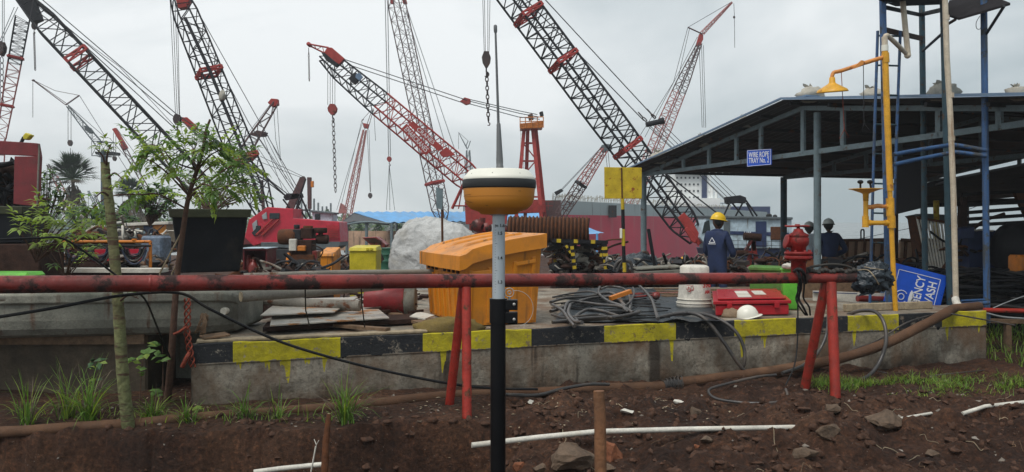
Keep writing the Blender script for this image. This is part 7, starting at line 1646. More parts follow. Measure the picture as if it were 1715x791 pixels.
heap('scrap_heap', 'dark pile of rope and scrap between the stand and the first shed post', 1018, 1185, 438, 462, 14.2, 17, 240, 2, SM + [m_blackpaint, m_hosegrey], .3)
heap('scrap_heap', 'pile of rusty rope coils behind the workers and green crate', 1185, 1330, 436, 458, 14.5, 18, 220, 3, SM + [m_hosegrey], .28)
heap('scrap_heap', 'dark scrap below the red crane', 545, 700, 430, 456, 19, 24, 150, 4, SM + [m_darksteel])
heap('scrap_heap', 'loose scrap around the engine and cabinet', 395, 545, 446, 462, 12, 15, 90, 5, SM, .25)
heap('scrap_heap', 'mound of stacked scrap plates behind the orange hose rack', 125, 270, 388, 425, 15.5, 19, 330, 6, SM + [m_greysteel, m_whitedirty], .5)
heap('scrap_heap', 'low debris under the orange hose rack', 20, 275, 438, 456, 10.8, 12.5, 140, 7, SM + [m_wood], .35)
c_ = MB(); c_.blob(P(1065, 448, 15), (px(40, 15), .5, px(22, 15)), .3, 2, 4, 26, 16, fold=.3); solo('black_sheet', c_, m_tarpw, 'black sheet heaped over a pile at the foot of the first shed post', 'sheet')
c_ = MB(); c_.blob(P(1073, 429, 15.2), (px(20, 15), .3, px(3, 15)), .3, 2, 4, 20, 12); solo('pale_disc', c_, m_bluelite, 'pale round cover lying on the black sheet', 'cover')
c_ = MB(); a, b_ = P(1065, 462, 13.6), P(1140, 458, 13.6); c_.beam(a + V((0, 0, .05)), b_ + V((0, 0, .05)), .5, .05); c_.beam(a + V((0, .2, .12)), b_ + V((0, .2, .12)), .6, .02); solo('stone_slab', c_, m_conc, 'dark flat slab lying in front of the yellow helmeted worker', 'slab')
bl_ = MB(); bl_.tube(smooth_path([P(1028, 452, 14), P(1034, 440, 14), P(1046, 436, 14), P(1050, 456, 14)], 5), .03, 8); bl_.tube(smooth_path([P(1034, 455, 14), P(1042, 438, 14), P(1056, 440, 14), P(1060, 458, 14)], 5), .03, 8); solo('cable_bundle', bl_, m_hosegrey, 'bundle of black cables draped at the foot of the striped pole', 'cables')
# yellow plate on striped pole
yp = thing('yellow_sign', 'blank rust speckled yellow plate on a yellow and black pole', 'sign', P(1044, 455, 13.3)); d = 13.3
c_ = MB(); c_.prism([P(1012, 280, d), P(1075, 281, d), P(1075, 333, d), P(1012.5, 333, d)], (0, .02, 0)); build('plate', c_, m_signyellow, yp, bevel=.004)
c_ = MB(); c_.tube([P(1041, 281, d - .012), P(1042, 333, d - .012)], .012, 6); build('weld_seam', c_, m_rust, yp)
c_ = MB(); ys_ = [333, 351, 384, 412, 430, 440, 456]; 
for i in range(6): c_.tube([P(1042.5 + i * .6, ys_[i], d), P(1043.1 + i * .6, ys_[i + 1], d)], px(6, d) / 2, 12, mi=[1, 0, 1, 0, 0, 1][i])
c_.tube([P(1046, 456, d), V((P(1046, 456, d).x, d, 0))], px(6, d) / 2, 12); build('pole', c_, [m_blackpaint, m_signyellow], yp)
c_ = MB(); c_.box(P(1040, 391, d - .05), (.04, .03, .17)); solo('white_tag', c_, m_white, 'small white cylinder tag beside the striped pole', 'tag', bevel=.004)
# stand with roller
rs_ = thing('roller_stand', 'rusty red pipe stand with a cylinder on top right of the standing worker', 'stand', P(1266, 450, 15)); d = 15
c_ = MB(); c_.tube([P(1246, 396, d), P(1274, 398, d)], px(13, d) / 2, 18); build('roller', c_, m_rustdark, rs_)
for q in ([(1260, 402), (1268, 444)], [(1258, 402), (1246, 426)], [(1256, 420), (1254, 446)], [(1262, 402), (1262, 420)]): c_ = MB(); c_.beam(P(*q[0], d), P(*q[1], d) + V((0, 0, 0)), px(7, d), px(4, d)); build('leg', c_, m_redpaint, rs_)
c_ = MB(); c_.tube([P(1234, 424, d), P(1252, 424, d)], px(10, d) / 2, 14); build('motor', c_, m_rustdark, rs_); c_ = MB(); c_.beam(P(1268, 444, d), V((P(1272, 470, d).x, d, 0)), .07, .05); c_.beam(P(1254, 446, d), V((P(1250, 470, d).x, d, 0)), .07, .05); build('leg_foot', c_, m_redpaint, rs_)
c_ = MB(); c_.beam(P(1086, 384, 14.2), P(1098, 454, 14.0), .05, .04); solo('leaning_bar', c_, m_blackpaint, 'thin dark bar leaning on the first shed post', 'bar')

# ---- left: orange rack with hoses
rk = thing('hose_rack', 'orange pipe rack holding coiled hoses left of the large planter', 'rack', P(180, 460, 10.3)); d = 10.3
for pts in ([(104, 462), (104, 402)], [(252, 462), (252, 404)]): c_ = MB(); c_.tube([P(*q, d) for q in pts], px(5, d) / 2, 12); build('post', c_, m_orange2, rk)
c_ = MB(); c_.tube([P(104, 405, d), P(252, 405, d)], px(5, d) / 2, 12); build('top_rail', c_, m_orange2, rk); c_ = MB(); c_.tube([P(50, 412, d + .6), P(104, 412, d)], px(2.5, d) / 2, 10); build('side_rail', c_, m_orange2, rk); c_ = MB(); c_.tube([P(130, 403, d), P(130, 400, d)], px(4, d), 8); c_.tube([P(225, 403, d), P(225, 400, d)], px(4, d), 8); build('stopper', c_, m_orange2, rk)
c_ = MB(); c_.tube([P(110, 411, d - .05), P(252, 412, d - .05)], .016, 8); build('hanger_bar', c_, m_rubber, rk)
hm = [m_rubber, mat('hose_maroon', (.14, .02, .035), .5, bump=.1), mat('hose_blue', (.02, .03, .06), .5, bump=.1), m_hosegrey]
rr = random.Random(12)
for k, (cx, w_, h_, lb_) in enumerate(((166, 26, 32, 'coil of maroon and black hoses hanging left on the orange rack'), (225, 20, 32, 'coil of dark hoses hanging right on the orange rack'), (124, 16, 40, 'straggling black hoses hanging beside the left post of the orange rack'))):
    c_ = MB()
    for i in range(14):
        w2 = w_ * rr.uniform(.55, 1.05); h2 = h_ * rr.uniform(.55, 1.05); ox = rr.uniform(-3, 3); dd = d + rr.uniform(-.14, .02); pts = [P(cx + ox + w2 * cos(a_) * (1 - .15 * sin(a_)), 409 + h2 * sin(a_) ** .8 if 0 < a_ < pi else 409, dd) for a_ in lin(0, pi, 16)[1:]]
        c_.tube(pts, .012, 6, mi=rr.randrange(4))
    solo('hose_coil', c_, hm, lb_, 'hose coil')
for (x, w_, lb_) in ((172, 26, 'bright red board behind the left hose coil'), (226, 24, 'bright red board behind the right hose coil')): c_ = MB(); c_.box(P(x, 427, d + .25), (px(w_, d), .03, px(20, d))); solo('red_board', c_, m_craneRed, lb_, 'board')
c_ = MB(); c_.beam(P(20, 452, 10.0), P(275, 453, 10.0), .25, .05); solo('pale_channel', c_, m_whitedirty, 'long pale steel channel lying below the orange rack', 'steel channel')
c_ = MB(); c_.box(P(150, 462, 10.2), (px(260, 10), .5, px(14, 10))); solo('dark_trough', c_, mat('maroon_trough', (.05, .018, .02), .6), 'low dark maroon trough under the orange rack', 'trough')
yc = thing('plywood_hut', 'small pale brown hut with dark window behind the scrap mound', 'hut', P(245, 400, 24)); d = 24; plate(yc, [(210, 377), (278, 374), (278, 410), (210, 410)], d, 60, m_woodpale, 'wall') ; plate(yc, [(206, 374), (282, 371), (282, 376), (206, 379)], d - .2, 66, m_whitedirty, 'roof'); plate(yc, [(240, 378), (255, 378), (255, 391), (240, 391)], d - .05, 2, m_navy, 'window'); plate(yc, [(256, 377), (278, 376), (278, 402), (256, 402)], d - .05, 2, m_orange, 'door')
c_ = MB(); c_.box(P(262, 420, 14), (px(36, 14), .4, px(50, 14))); solo('bag_stack', c_, mat('blue_grey_bags', (.14, .18, .24), .7, var=.5, vs=14, dirt=.5, bump=.5, bs=12), 'stack of bluish grey bundles left of the large planter', 'stack', bevel=.04)
# ---- left edge red machine frame
mf = thing('machine_frame', 'dark red steel machine frame with an opening at the left edge', 'machine', P(20, 345, 9.4)); d = 9.4; m_mred = mat('machine_red', (.17, .018, .022), .5, dirt=.3, rust=.12)
for q in ([(-60, 232), (62, 240), (66, 262), (-60, 256)], [(24, 262), (66, 262), (62, 346), (22, 342)], [(-60, 256), (-40, 256), (-40, 345), (-60, 345)]): plate(mf, q, d, 9, m_mred, 'frame')
c_ = MB(); c_.tube([P(66, 243, d), P(62, 343, d)], .012, 6); build('edge_pipe', c_, m_greypipe, mf); c_ = MB(); c_.tube([P(34, 242, d + .1), P(40, 230, d + .1)], .02, 8); build('lamp_stem', c_, m_darksteel, mf); c_ = MB(); c_.prism([P(37, 228, d), P(42, 222, d), P(52, 226, d), P(45, 234, d), P(39, 234, d)], (0, .08, 0)); build('yellow_lamp', c_, m_yellow, mf, bevel=.01)
heap('machine_parts', 'dark gears and chains inside the opening of the red machine frame', -30, 24, 285, 340, 9.8, 10.2, 80, 8, [m_blackpaint, m_rustdark], .2)
c_ = MB(); c_.tube(smooth_path([P(-30, 282, 9.6), P(0, 278, 9.6), P(24, 272, 9.6)], 4), .03, 8); solo('cable', c_, m_rubber, 'thick twisted cable crossing the opening of the red machine frame', 'cable')

# ================================================================ palms and treeline
def palm(x, ytop, ybot, R_, d, lb_, seed):
    t = thing('palm_tree', lb_, 'palm tree', V((P(x, 390, d).x, d, gz(P(x, 390, d).x, d)))); rr = random.Random(seed); top = P(x, ytop, d); bt_ = t.location
    c_ = MB(); c_.tube([V(bt_), V(bt_).lerp(top, .5) + V((.05, 0, 0)), top], [px(7, d) / 2, px(6, d) / 2, px(5, d) / 2], 10); build('trunk', c_, m_palmdead, t)
    c_ = MB(); Rr = px(R_, d)
    for i in range(64):
        el = rr.uniform(-.35, 1.3); an = rr.uniform(0, 2 * pi); dd = V((cos(an) * cos(el), sin(an) * cos(el), sin(el))); pe = top + dd * Rr * .55; c_.tube([top, pe], .03, 4)
        s1 = dd.cross(V((0, 0, 1))); s1 = s1.normalized() if s1.length > .1 else V((1, 0, 0)); s2 = dd.cross(s1)
        for k in range(15):
            a_ = (k / 14 - .5) * 2.9; dv = (dd * cos(a_) + s1 * sin(a_)).normalized(); c_.blade(pe, dv, Rr * rr.uniform(.38, .52), px(3.0, d), .5, 0 if el > -.1 else 1, 3)
    build('crown', c_, [m_palm, m_palmdead], t); c_ = MB()
    for i in range(300):
        an = rr.uniform(0, 2 * pi); z = rr.random(); y_ = ytop + 12 + (ybot - ytop - 12) * z * .75; r_ = px(5 + 19 * z ** .7, d); p = P(x, y_, d) + V((cos(an) * r_, sin(an) * r_, 0)); c_.blade(p, (cos(an) * .3, sin(an) * .3, -1), px(rr.uniform(10, 20), d), px(2.4, d), .1, 0, 2)
    build('dead_fronds', c_, m_palmdead, t)
palm(122, 298, 366, 48, 48, 'nearest palm with fan leaves over a shaggy skirt of dead fronds', 1)
palm(217, 322, 372, 28, 58, 'smaller palm right of the greenish trunk', 2)
palm(245, 345, 380, 20, 66, 'lowest palm crown partly behind the big black boom', 3)
def far_tree(x, y0, w_, d, seed, lb_):
    t = thing('tree', lb_, 'tree', V((P(x, 380, d).x, d, -.8)), 'trees along the shore'); rr = random.Random(seed); h_ = P(x, y0, d).z + .8; c_ = MB(); b0 = V(t.location); c_.tube([b0, b0 + V((0, 0, h_ * .6))], [.2, .1], 6); build('trunk', c_, m_stem, t); c_ = MB(); W_ = px(w_, d) / 2
    for i in range(420):
        an = rr.uniform(0, 2 * pi); k = rr.random(); z = h_ * (.22 + .78 * k); r_ = W_ * (1 - (abs(k - .4) / .62) ** 2.2) * rr.uniform(.3, 1) * (1 + .3 * mn.noise(V((an, k * 3, seed)))) ; p = b0 + V((cos(an) * r_, sin(an) * r_ * .8, z))
        c_.ngon_leaf(p, (rr.gauss(0, 1), rr.gauss(0, 1), rr.gauss(0, .6)), (0, 0, 1), px(5, d) * rr.uniform(.6, 1.3), px(3.6, d), .3, rr.choice([0, 0, 1]))
    build('crown', c_, [m_leafdark, m_leaf], t)
for i, a_ in enumerate(((395, 358, 40, 75), (275, 345, 46, 70), (300, 350, 40, 80), (580, 372, 22, 62), (602, 376, 20, 62), (634, 374, 26, 62), (668, 378, 22, 64), (345, 352, 44, 90), (430, 362, 30, 90), (200, 352, 30, 90), (20, 330, 60, 40), (-20, 320, 60, 42), (548, 352, 20, 95))):
    far_tree(*a_, i, ['tree behind the left part of the red crane cab', 'tree right of the second palm', 'tree behind the big black boom foot', 'leftmost small tree seen through the blue roofed shed', 'second small tree seen through the blue roofed shed', 'third small tree seen through the blue roofed shed', 'fourth small tree seen through the blue roofed shed', 'distant tree behind the large planter', 'distant tree behind the red cab roof', 'low distant tree behind the pedestal mast', 'tree behind the red machine frame', 'tree at the very left edge', 'far tree behind the rear of the red crane'][i])
c_ = MB(); rr = random.Random(3)
for i in range(2600):
    x_ = rr.uniform(-60, 700); dd = rr.uniform(160, 220); h_ = 2.6 + 1.6 * mn.noise(V((x_ * .02, 1, 0))) + .8 * mn.noise(V((x_ * .09, 2, 0))); p = P(x_, 372, dd); p.z = -.8 + rr.random() ** .8 * (h_ + 1); c_.ngon_leaf(p, (rr.gauss(0, 1), rr.gauss(0, 1), rr.gauss(0, .6)), (0, 0, 1), rr.uniform(.9, 2.0), 1.2, .3, rr.choice([0, 0, 1]))
solo('treeline', c_, [m_leafdark, m_leaf], 'low far off line of trees on the horizon at the left', 'trees', loc=(-60, 180, -.8), kind='stuff')
c_ = MB(); rr = random.Random(8)
for i in range(30):
    x_ = rr.uniform(745, 860); w_ = rr.uniform(4, 16); h_ = rr.uniform(4, 13); a = P(x_, 372 - h_, 200); c_.box((a.x, 200 + rr.uniform(-5, 5), a.z / 2 - 1), (px(w_, 200), 4, a.z + 2))
for x_ in (777, 790, 838): c_.tube([P(x_, 360, 200), P(x_, rr.uniform(338, 348), 200)], .2, 5)
solo('far_ships', c_, m_boomgrey, 'faint hazy shapes of distant ships on the horizon', 'ships', loc=(0, 200, -2), kind='stuff')
c_ = MB(); 
for i in range(9): x_ = 498 + i * 7; c_.tube([P(x_, 372, 180), P(x_, rr.uniform(330, 352), 180)], .25, 4)
solo('far_masts', c_, m_boomgrey, 'cluster of hazy masts behind the red crane', 'masts', kind='stuff')

# ================================================================ right: fence, racks, machinery under the shed
fe = thing('steel_hoarding', 'rust streaked brown steel side wall behind the two workers', 'wall', P(1470, 450, 22)); d = 22
for (q, dd) in (([(1398, 403), (1500, 401), (1500, 440), (1398, 436)], 22), ([(1510, 402), (1612, 408), (1612, 450), (1506, 446)], 19)):
    plate(fe, q, dd, 10, m_brownpanel, 'panel'); c_ = MB()
    for i in range(7): x_ = q[0][0] + (q[1][0] - q[0][0]) * (i + .5) / 7; c_.beam(P(x_, 404, dd - .04), P(x_ - 2, 438, dd - .04), .06, .05)
    c_.beam(P(q[0][0], q[0][1], dd - .03), P(q[1][0], q[1][1], dd - .03), .1, .08); build('ribs', c_, m_rust, fe)
c_ = MB(); c_.tube(smooth_path([P(1442, 402, 20), P(1442, 387, 20), P(1445, 385, 20), P(1447, 387, 20), P(1447, 402, 20)], 4), .02, 6); solo('pipe_hoop', c_, m_darksteel, 'small upright pipe hoop on the brown steel wall', 'hoop')
lines(fe, [[(1430, 402, 20), (1560, 375, 19), (1715, 315, 17)]], 19, 1.0)
gr = thing('steel_grate', 'rusty barred grate leaning between the dark posts', 'grate', P(1575, 460, 14)); d = 14; a0, a1, a2, a3 = (1536, 365), (1582, 372), (1592, 460), (1556, 456); c_ = MB()
for i in range(9):
    t = i / 8; c_.tube([P(a0[0] + (a1[0] - a0[0]) * t, a0[1] + (a1[1] - a0[1]) * t, d), P(a3[0] + (a2[0] - a3[0]) * t, a3[1] + (a2[1] - a3[1]) * t, d - .4)], .022, 6)
build('bars', c_, m_whitedirty, gr)
for t in (.0, .38, .45, 1): c_ = MB(); c_.beam(P(a0[0] + (a3[0] - a0[0]) * t, a0[1] + (a3[1] - a0[1]) * t, d - .05), P(a1[0] + (a2[0] - a1[0]) * t, a1[1] + (a2[1] - a1[1]) * t, d - .05), .05, .04); build('cross_bar', c_, m_rust, gr)
bp = thing('container_end', 'grey tilted container end behind the barred grate', 'container', P(1560, 400, 17)); plate(bp, [(1535, 362), (1556, 358), (1622, 362), (1620, 376), (1546, 374)], 17, 40, m_boomgrey, 'top'); plate(bp, [(1534, 362), (1544, 362), (1556, 455), (1548, 455)], 16.9, 30, m_rust, 'edge')
bm_ = thing('blue_machine', 'dark blue machine cabinet under the shed behind the right blue post', 'machine', P(1650, 450, 13.5)); d = 13.5; plate(bm_, [(1622, 386), (1668, 386), (1668, 458), (1624, 458)], d, 50, m_navy, 'cabinet'); plate(bm_, [(1608, 384), (1632, 380), (1632, 400), (1610, 400)], d - .2, 30, m_navy, 'hood'); c_ = MB(); rr = random.Random(4)
for i in range(9): c_.box(P(1626 + i * 4.4, 386 + rr.uniform(-1, 1.5), d - .1), (.035, .03, .03))
build('labels', c_, m_whitedirty, bm_)
c_ = MB(); c_.blob(P(1700, 420, 13), (px(26, 13), .6, px(46, 13)), .15, 1.5, 3, 22, 16); solo('dark_tank', c_, m_blackpaint, 'big black rounded tank at the right edge under the shed', 'tank')
c_ = MB(); c_.box(P(1712, 445, 12), (.28, .3, .33)); solo('amber_tub', c_, m_orange2, 'dull orange tub at the right edge on the black cables', 'tub', bevel=.03)
rt = thing('bar_rack', 'steel rail rack with several horizontal bars above the machinery at the right', 'rack', P(1660, 400, 15.5)); d = 15.5
for i, (y0, y1) in enumerate(((326, 322), (345, 338), (357, 350), (368, 362), (378, 374))): c_ = MB(); c_.beam(P(1612, y0, d), P(1760, y1 - 4, d), .05, .07); build('bar', c_, m_blackpaint, rt)
for (x, y0, w_) in ((1614, 330, 7), (1608, 345, 4)): c_ = MB(); c_.beam(P(x, y0, d), V((P(x, y0, d).x, d, 0)), px(w_, d), .1); build('upright', c_, m_rustdark, rt)
c_ = MB(); c_.prism([P(1700, 322, d), P(1715, 320, d), P(1760, 360, d), P(1760, 400, d), P(1720, 365, d)], (0, .1, 0)); build('rusty_gusset', c_, m_rust, rt)
lt = thing('rear_shed', 'low dark lean-to roof at the right behind the tank stand', 'shed', P(1620, 440, 17)); d = 17
c_ = MB(); c_.prism([P(1535, 322, 16), P(1600, 300, 14.5), P(1790, 262, 12.5), P(1790, 322, 16), P(1640, 336, 17), P(1535, 344, 18)], (0, 0, .04)); build('roof_sheet', c_, m_roofunder, lt)
for (x, dd) in ((1568, 17), (1618, 17.5), (1500, 19)): c_ = MB(); c_.tube([P(x, 336, dd), V((P(x, 336, dd).x, dd, 0))], .06, 8); build('post', c_, m_rustdark if x != 1568 else m_signyellow, lt)
c_ = MB(); c_.beam(P(1545, 312, 15.5), P(1790, 268, 13.2), .06, .10); c_.beam(P(1540, 343, 17.8), P(1790, 334, 16.6), .06, .14); build('beam', c_, m_blackpaint, lt)
c_ = MB(); rr = random.Random(21)
for i in range(420):
    dd = rr.uniform(11, 14.5); x_ = rr.uniform(1500, 1800); y_ = rr.uniform(452, 516); p = P(x_, y_, dd); p.z = min(p.z, 1.0 + .1 * rr.random()); L_ = rr.uniform(.5, 1.6); an = rr.gauss(0, .25)
    c_.tube(smooth_path([p, p + V((L_ * .35, .1 * an, rr.uniform(-.05, .07))), p + V((L_ * .7, .3 * an, rr.uniform(-.06, .05))), p + V((L_, an * .5, rr.uniform(-.08, .03)))], 3), rr.uniform(.012, .028), 5, rr.choice([0, 0, 0, 1]))
c_.blob((8.2, 13.4, .1), (3.3, 1.3, .75), .3, 1.5, 3, 26, 14)
solo('cable_heap', c_, [m_blackpaint, m_hosegrey], 'great heap of black wire ropes under the shed behind the plinth', 'cables', kind='stuff')
heap('scrap_heap', 'rusty bars and frames between the barred grate and the blue machine', 1590, 1640, 395, 450, 13.6, 14.6, 60, 31, [m_rustdark, m_rust, m_blackpaint], .5)
heap('scrap_heap', 'dark odds and ends below the brown steel wall', 1340, 1560, 438, 458, 14, 17.5, 160, 32, SM + [m_blackpaint], .35)
rp_ = MB(); rp_.beam(P(1366, 505, 11.2), P(1500, 512, 11.0), .15, .08); solo('timber', rp_, m_woodpale, 'pale timber lying before the lettered white board', 'timber')
rp_ = MB(); rp_.prism([P(1345, 470, 11.3), P(1500, 470, 11.2), P(1500, 500, 11.2), P(1345, 500, 11.3)], (0, .05, 0)); solo('plank_wall', rp_, m_wood, 'low brown planking behind the right trestle', 'planking')
# fence at the far right end of the plinth
ff = thing('wooden_barrier', 'low dark wooden barrier in the weeds right of the plinth end', 'barrier', P(1686, 590, 10.5)); d = 10.5
c_ = MB(); c_.beam(P(1648, 537, d), P(1800, 541, d), .10, .05); build('rail', c_, m_wood, ff); c_ = MB(); c_.beam(P(1687, 540, d), P(1688, 590, d), .07, .07); build('post', c_, m_wood, ff)
c_ = MB(); c_.tube(smooth_path([P(1650, 524, 10), P(1680, 531, 10), P(1720, 534, 10.1)], 4), .012, 7); c_.tube(smooth_path([P(1655, 520, 10), P(1690, 505, 10.1), P(1740, 488, 10.4)], 4), .007, 6); solo('wire', c_, m_cablelight, 'loose pale wires at the right end of the plinth', 'wire')

# ================================================================ people
def skinbody(mb_name, joints, edges, mt, parent, sub=2):
    me = bpy.data.meshes.new(mb_name); o0 = org(parent); keys = list(joints)
    me.from_pydata([tuple(V(joints[k][0]) - o0) for k in keys], [(keys.index(a), keys.index(b_)) for a, b_ in edges], []); me.materials.append(mt)
    o = bpy.data.objects.new(mb_name, me); COL.objects.link(o); o.parent = parent; o.modifiers.new('skin', 'SKIN')
    for i, k in enumerate(keys):
        r_ = joints[k][1]; r_ = r_ if hasattr(r_, '__len__') else (r_, r_); me.skin_vertices[0].data[i].radius = r_
    me.skin_vertices[0].data[keys.index('pelvis')].use_root = True
    s_ = o.modifiers.new('subd', 'SUBSURF'); s_.levels = s_.render_levels = sub
    for p in me.polygons: p.use_smooth = True
    o.modifiers['skin'].use_smooth_shade = True
    return o
def person(label, x, ytop, d, ht, yaw, cloth, trousers, helmet, lean=0, arms=None, headyaw=0, sit=0, logo=False, band=False):
    g0 = P(x, ytop, d).z - ht - sit * 0; base_ = V((P(x, ytop, d).x, d, g0)); t = thing('person', label, 'person', base_); s_ = ht / 1.75; Rz = Matrix.Rotation(yaw, 3, 'Z')
    def L(a, b_, c): return base_ + Rz @ (V((a + 0, b_ + lean * max(0, c - .9), c)) * s_)
    A = arms or {}
    J = {'pelvis': (L(0, 0, .95), (.165, .13)), 'waist': (L(0, .01, 1.10), (.155, .125)), 'chest': (L(0, 0, 1.30), (.185, .135)), 'neckb': (L(0, 0, 1.46), (.10, .085)), 'neck': (L(0, .015, 1.53), (.05, .05))}
    E = [('pelvis', 'waist'), ('waist', 'chest'), ('chest', 'neckb'), ('neckb', 'neck')]
    for sd, n_ in ((-1, 'l'), (1, 'r')):
        el = A.get(n_ + 'e', (.26 * sd, .0, 1.12)); ha = A.get(n_ + 'h', (.20 * sd, .22, .98))
        sh_ = (.17 * sd, 0, 1.42)
        J['sh' + n_] = (L(*sh_), .074); J['el' + n_] = (L(*el), .058); J['wr' + n_] = (L(*ha), .040); J['hip' + n_] = (L(.09 * sd, 0, .88), .095); J['kn' + n_] = (L(.11 * sd, .02, .48), .066); J['an' + n_] = (L(.12 * sd, -.01, .09), .05); J['toe' + n_] = (L(.13 * sd, .16, .04), .036)
        E += [('neckb' if False else 'chest', 'sh' + n_), ('sh' + n_, 'el' + n_), ('el' + n_, 'wr' + n_), ('pelvis', 'hip' + n_), ('hip' + n_, 'kn' + n_), ('kn' + n_, 'an' + n_), ('an' + n_, 'toe' + n_)]
    # naked body: same skeleton, thinner, with hands and head
    JB = {k: (p, tuple(q * .8 for q in (r_ if hasattr(r_, '__len__') else (r_, r_)))) for k, (p, r_) in J.items()}; EB_ = list(E)
    JB['neck'] = (J['neck'][0], (.045, .045)); hc = L(.0, .035, 1.625)
    for sd, n_ in ((-1, 'l'), (1, 'r')):
        w_ = J['wr' + n_][0]; dv = (w_ - J['el' + n_][0]).normalized(); JB['wr' + n_] = (w_, (.026, .026)); JB['pa' + n_] = (w_ + dv * .075 * s_, (.036, .02)); EB_.append(('wr' + n_, 'pa' + n_)); s1 = dv.orthogonal().normalized(); s2 = dv.cross(s1)
        for f in range(4): k1, k2 = f'f{f}{n_}', f'g{f}{n_}'; off = s1 * (f - 1.5) * .019 * s_; b0 = w_ + dv * .105 * s_ + off; JB[k1] = (b0, (.009, .009)); JB[k2] = (b0 + (dv * .6 + s2 * .6).normalized() * .06 * s_, (.0075, .0075)); EB_ += [('pa' + n_, k1), (k1, k2)]
        JB['th' + n_] = (w_ + dv * .06 * s_ + s1 * .052 * s_ + s2 * .02, (.010, .010)); EB_.append(('wr' + n_, 'th' + n_))
    skinbody('body', JB, EB_, m_skin, t, 1)
    # head
    Hz = Matrix.Rotation(yaw + headyaw, 3, 'Z'); c_ = MB(); vs = []; nu, nv = 24, 18
    for i in range(nv + 1):
        th = pi * i / nv
        for j in range(nu):
            ph = 2 * pi * j / nu; v = V((sin(th) * cos(ph) * .076, sin(th) * sin(ph) * .096, cos(th) * .122)); fy = max(0, v.y / .096)
            if v.z < -.02: v.x *= 1 - .28 * min(1, (-v.z - .02) / .1); v.y *= 1 - .12 * min(1, (-v.z - .02) / .1) * (1 if v.y < 0 else .3)
            v.y += .022 * fy ** 6 * math.exp(-((v.z + .012) / .02) ** 2) * math.exp(-(v.x / .014) ** 2); v.y -= .010 * fy ** 2 * math.exp(-((v.z - .012) / .012) ** 2) * math.exp(-((abs(v.x) - .032) / .014) ** 2)
            v.y += .006 * fy ** 3 * math.exp(-((v.z + .050) / .010) ** 2) * math.exp(-(v.x / .022) ** 2)
            vs.append(hc + Hz @ (v * s_))
    c_.add(vs, [(i * nu + j, (i + 1) * nu + j, (i + 1) * nu + (j + 1) % nu, i * nu + (j + 1) % nu) for i in range(nv) for j in range(nu)], 0, True)
    for sx_ in (-1, 1): c_.blob(hc + Hz @ (V((.078 * sx_, -.004, -.005)) * s_), (.010, .02, .03), .1, 2, 1, 10, 8)
    hd_ = build('head', c_, m_skin, t); c_ = MB()
    for sx_ in (-1, 1): c_.blob(hc + Hz @ (V((.031 * sx_, .082, .012)) * s_), (.012, .006, .006), 0, 1, 1, 8, 6)
    build('eyes', c_, m_textdark, hd_); c_ = MB(); c_.blob(hc + Hz @ (V((0, -.012, .012)) * s_), (.082, .096, .105), .05, 2, 1, 18, 12); c_.v = [v for v in c_.v]; build('hair', c_, m_textdark, hd_)
    # clothes
    JC = {k: v for k, v in J.items() if not k.startswith('toe')}; EC_ = [e for e in E if not (e[0].startswith('toe') or e[1].startswith('toe'))]; JC['neck'] = (L(0, .01, 1.515), (.072, .068))
    for n_ in 'lr': JC['wr' + n_] = (J['wr' + n_][0], (.048, .048)); JC['an' + n_] = (J['an' + n_][0], (.068, .068))
    up_k = [k for k in JC if k[:2] not in ('hi', 'kn', 'an')]
    if trousers is cloth: skinbody('coverall', JC, EC_, cloth, t)
    else:
        skinbody('shirt', {k: JC[k] for k in up_k}, [e for e in EC_ if e[0] in up_k and e[1] in up_k], cloth, t); lo = ['pelvis'] + [k for k in JC if k[:2] in ('hi', 'kn', 'an')]
        JT = {k: (JC[k][0], JC[k][1]) for k in lo}; JT['belt'] = (L(0, 0, 1.02), (.140, .105)); skinbody('trousers', JT, [e for e in EC_ if e[0] in lo and e[1] in lo] + [('pelvis', 'belt')], trousers, t)
    for n_ in 'lr':
        c_ = MB(); a0 = J['an' + n_][0]; b0 = J['toe' + n_][0]; c_.tube([a0 + V((0, 0, .03)), a0 + V((0, 0, -.04)), a0.lerp(b0, .6) + V((0, 0, -.01)), b0 + (b0 - a0) * .3], [.055, .055, .05, .03], 10); build('boot', c_, m_blackplastic, t)
    # helmet
    hp_ = hc + Hz @ (V((0, 0, .035)) * s_); c_ = MB(); vs = []; nu = 28; tiltm = Hz @ Matrix.Rotation(radians(-8), 3, 'X')
    for i in range(9):
        th = (pi / 2) * i / 8
        for j in range(nu): ph = 2 * pi * j / nu; vs.append(hp_ + tiltm @ (V((.108 * cos(th) * cos(ph), .132 * cos(th) * sin(ph), .118 * sin(th) + (.008 if abs(cos(ph)) < .22 and i > 2 else 0))) * s_))
    c_.add(vs, [(i * nu + j, i * nu + (j + 1) % nu, (i + 1) * nu + (j + 1) % nu, (i + 1) * nu + j) for i in range(8) for j in range(nu)], 0, True); vs = []
    for k, (r1, zz) in enumerate(((.99, .006), (1.10, -.004), (1.10, -.010), (.99, -.002))):
        for j in range(nu): ph = 2 * pi * j / nu; e_ = 1.22 if sin(ph) > .2 and k in (1, 2) else 1; vs.append(hp_ + tiltm @ (V((.108 * r1 * cos(ph), .132 * r1 * e_ * sin(ph), zz)) * s_))
    c_.add(vs, [(i * nu + j, i * nu + (j + 1) % nu, ((i + 1) % 4) * nu + (j + 1) % nu, ((i + 1) % 4) * nu + j) for i in range(4) for j in range(nu)], 0, True); build('helmet', c_, helmet, t)
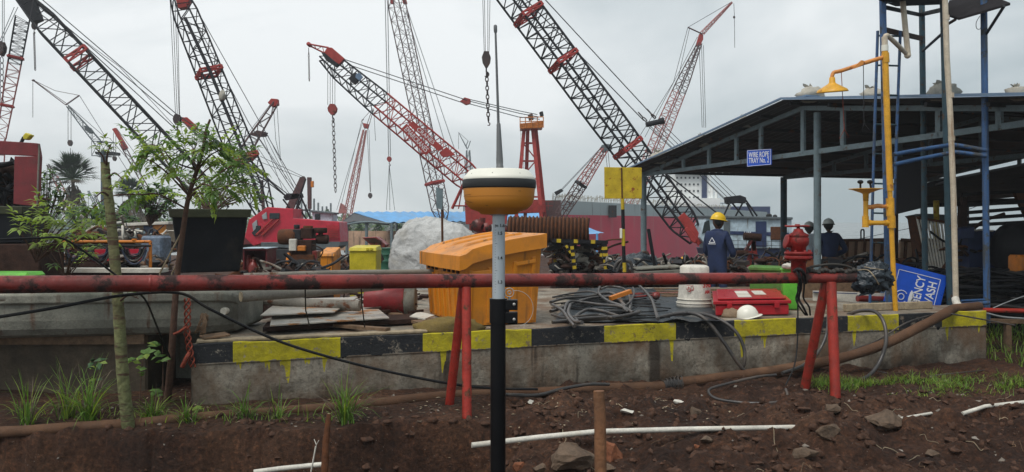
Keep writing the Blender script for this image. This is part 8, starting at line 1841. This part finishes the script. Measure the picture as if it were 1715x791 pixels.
    if logo:
        bk_ = L(.0, -.145, 1.32); xd = Rz @ V((1, 0, 0)); c_ = MB(); pts = [bk_ + xd * a_ * .055 + V((0, 0, b_ * .05)) for a_, b_ in ((-1, -.6), (0, 1), (1, -.6))]
        for i in range(3): c_.tube([pts[i], pts[(i + 1) % 3]], .006, 5)
        c_.tube([bk_ + xd * -.07 + V((0, 0, -.055)), bk_ + xd * .07 + V((0, 0, -.055))], .006, 5); build('back_emblem', c_, m_signwhite, t)
    if band:
        for n_ in 'lr':
            a0, b0 = J['el' + n_][0], J['wr' + n_][0]; m0 = a0.lerp(b0, .35); dv = (b0 - a0).normalized(); c_ = MB(); c_.tube([m0 - dv * .022, m0 + dv * .022], .056, 14); build('reflective_band', c_, m_whitedirty, t)
    return t, J
pA, JA = person('man in navy coverall and yellow helmet standing with his back half turned looking right', 1201, 359, 13.2, 1.82, radians(-48), m_coverall, m_coverall, m_helmety, arms={'le': (-.25, .04, 1.12), 'lh': (-.16, .26, 1.02), 're': (.25, .08, 1.10), 'rh': (.08, .30, 1.04)}, headyaw=radians(-22), logo=True, band=True)
person('man in pale blue shirt and grey helmet behind the hydrant valve', 1357, 373, 15.6, 1.66, radians(18), m_shirt, m_coverall, m_helmetg, arms={'re': (.24, .10, 1.14), 'rh': (.10, .26, 1.1)}, headyaw=radians(-35))
person('man in dark navy clothes and grey helmet seen from behind right of the shed post', 1389, 368, 15.0, 1.70, radians(6), m_coverall, m_textdark, m_helmetg, arms={'re': (.34, -.02, 1.14), 'rh': (.17, .16, 1.02), 'le': (-.30, .0, 1.12)}, headyaw=radians(-20))
person('worker low behind the bucket of whom only an orange helmet and head show', 1148, 430, 14.6, 1.10, radians(150), m_coverall, m_coverall, m_helmeto, headyaw=radians(-60))

# ================================================================ haze
c_ = MB(); c_.box((0, 130, 15), (900, 330, 40))
hz = build('haze', c_, [], None, (0, 0, 0)); hz['kind'] = 'stuff'; hz['label'] = 'thin damp haze over the whole yard'; hz['category'] = 'haze'
hmt = bpy.data.materials.new('haze_air'); hmt.use_nodes = True; nt = hmt.node_tree; nt.nodes.clear(); pv_ = nt.nodes.new('ShaderNodeVolumePrincipled'); pv_.inputs['Color'].default_value = (.86, .9, .93, 1); pv_.inputs['Density'].default_value = .0014; pv_.inputs['Anisotropy'].default_value = .2
om = nt.nodes.new('ShaderNodeOutputMaterial'); nt.links.new(pv_.outputs[0], om.inputs['Volume']); hz.data.materials.append(hmt)
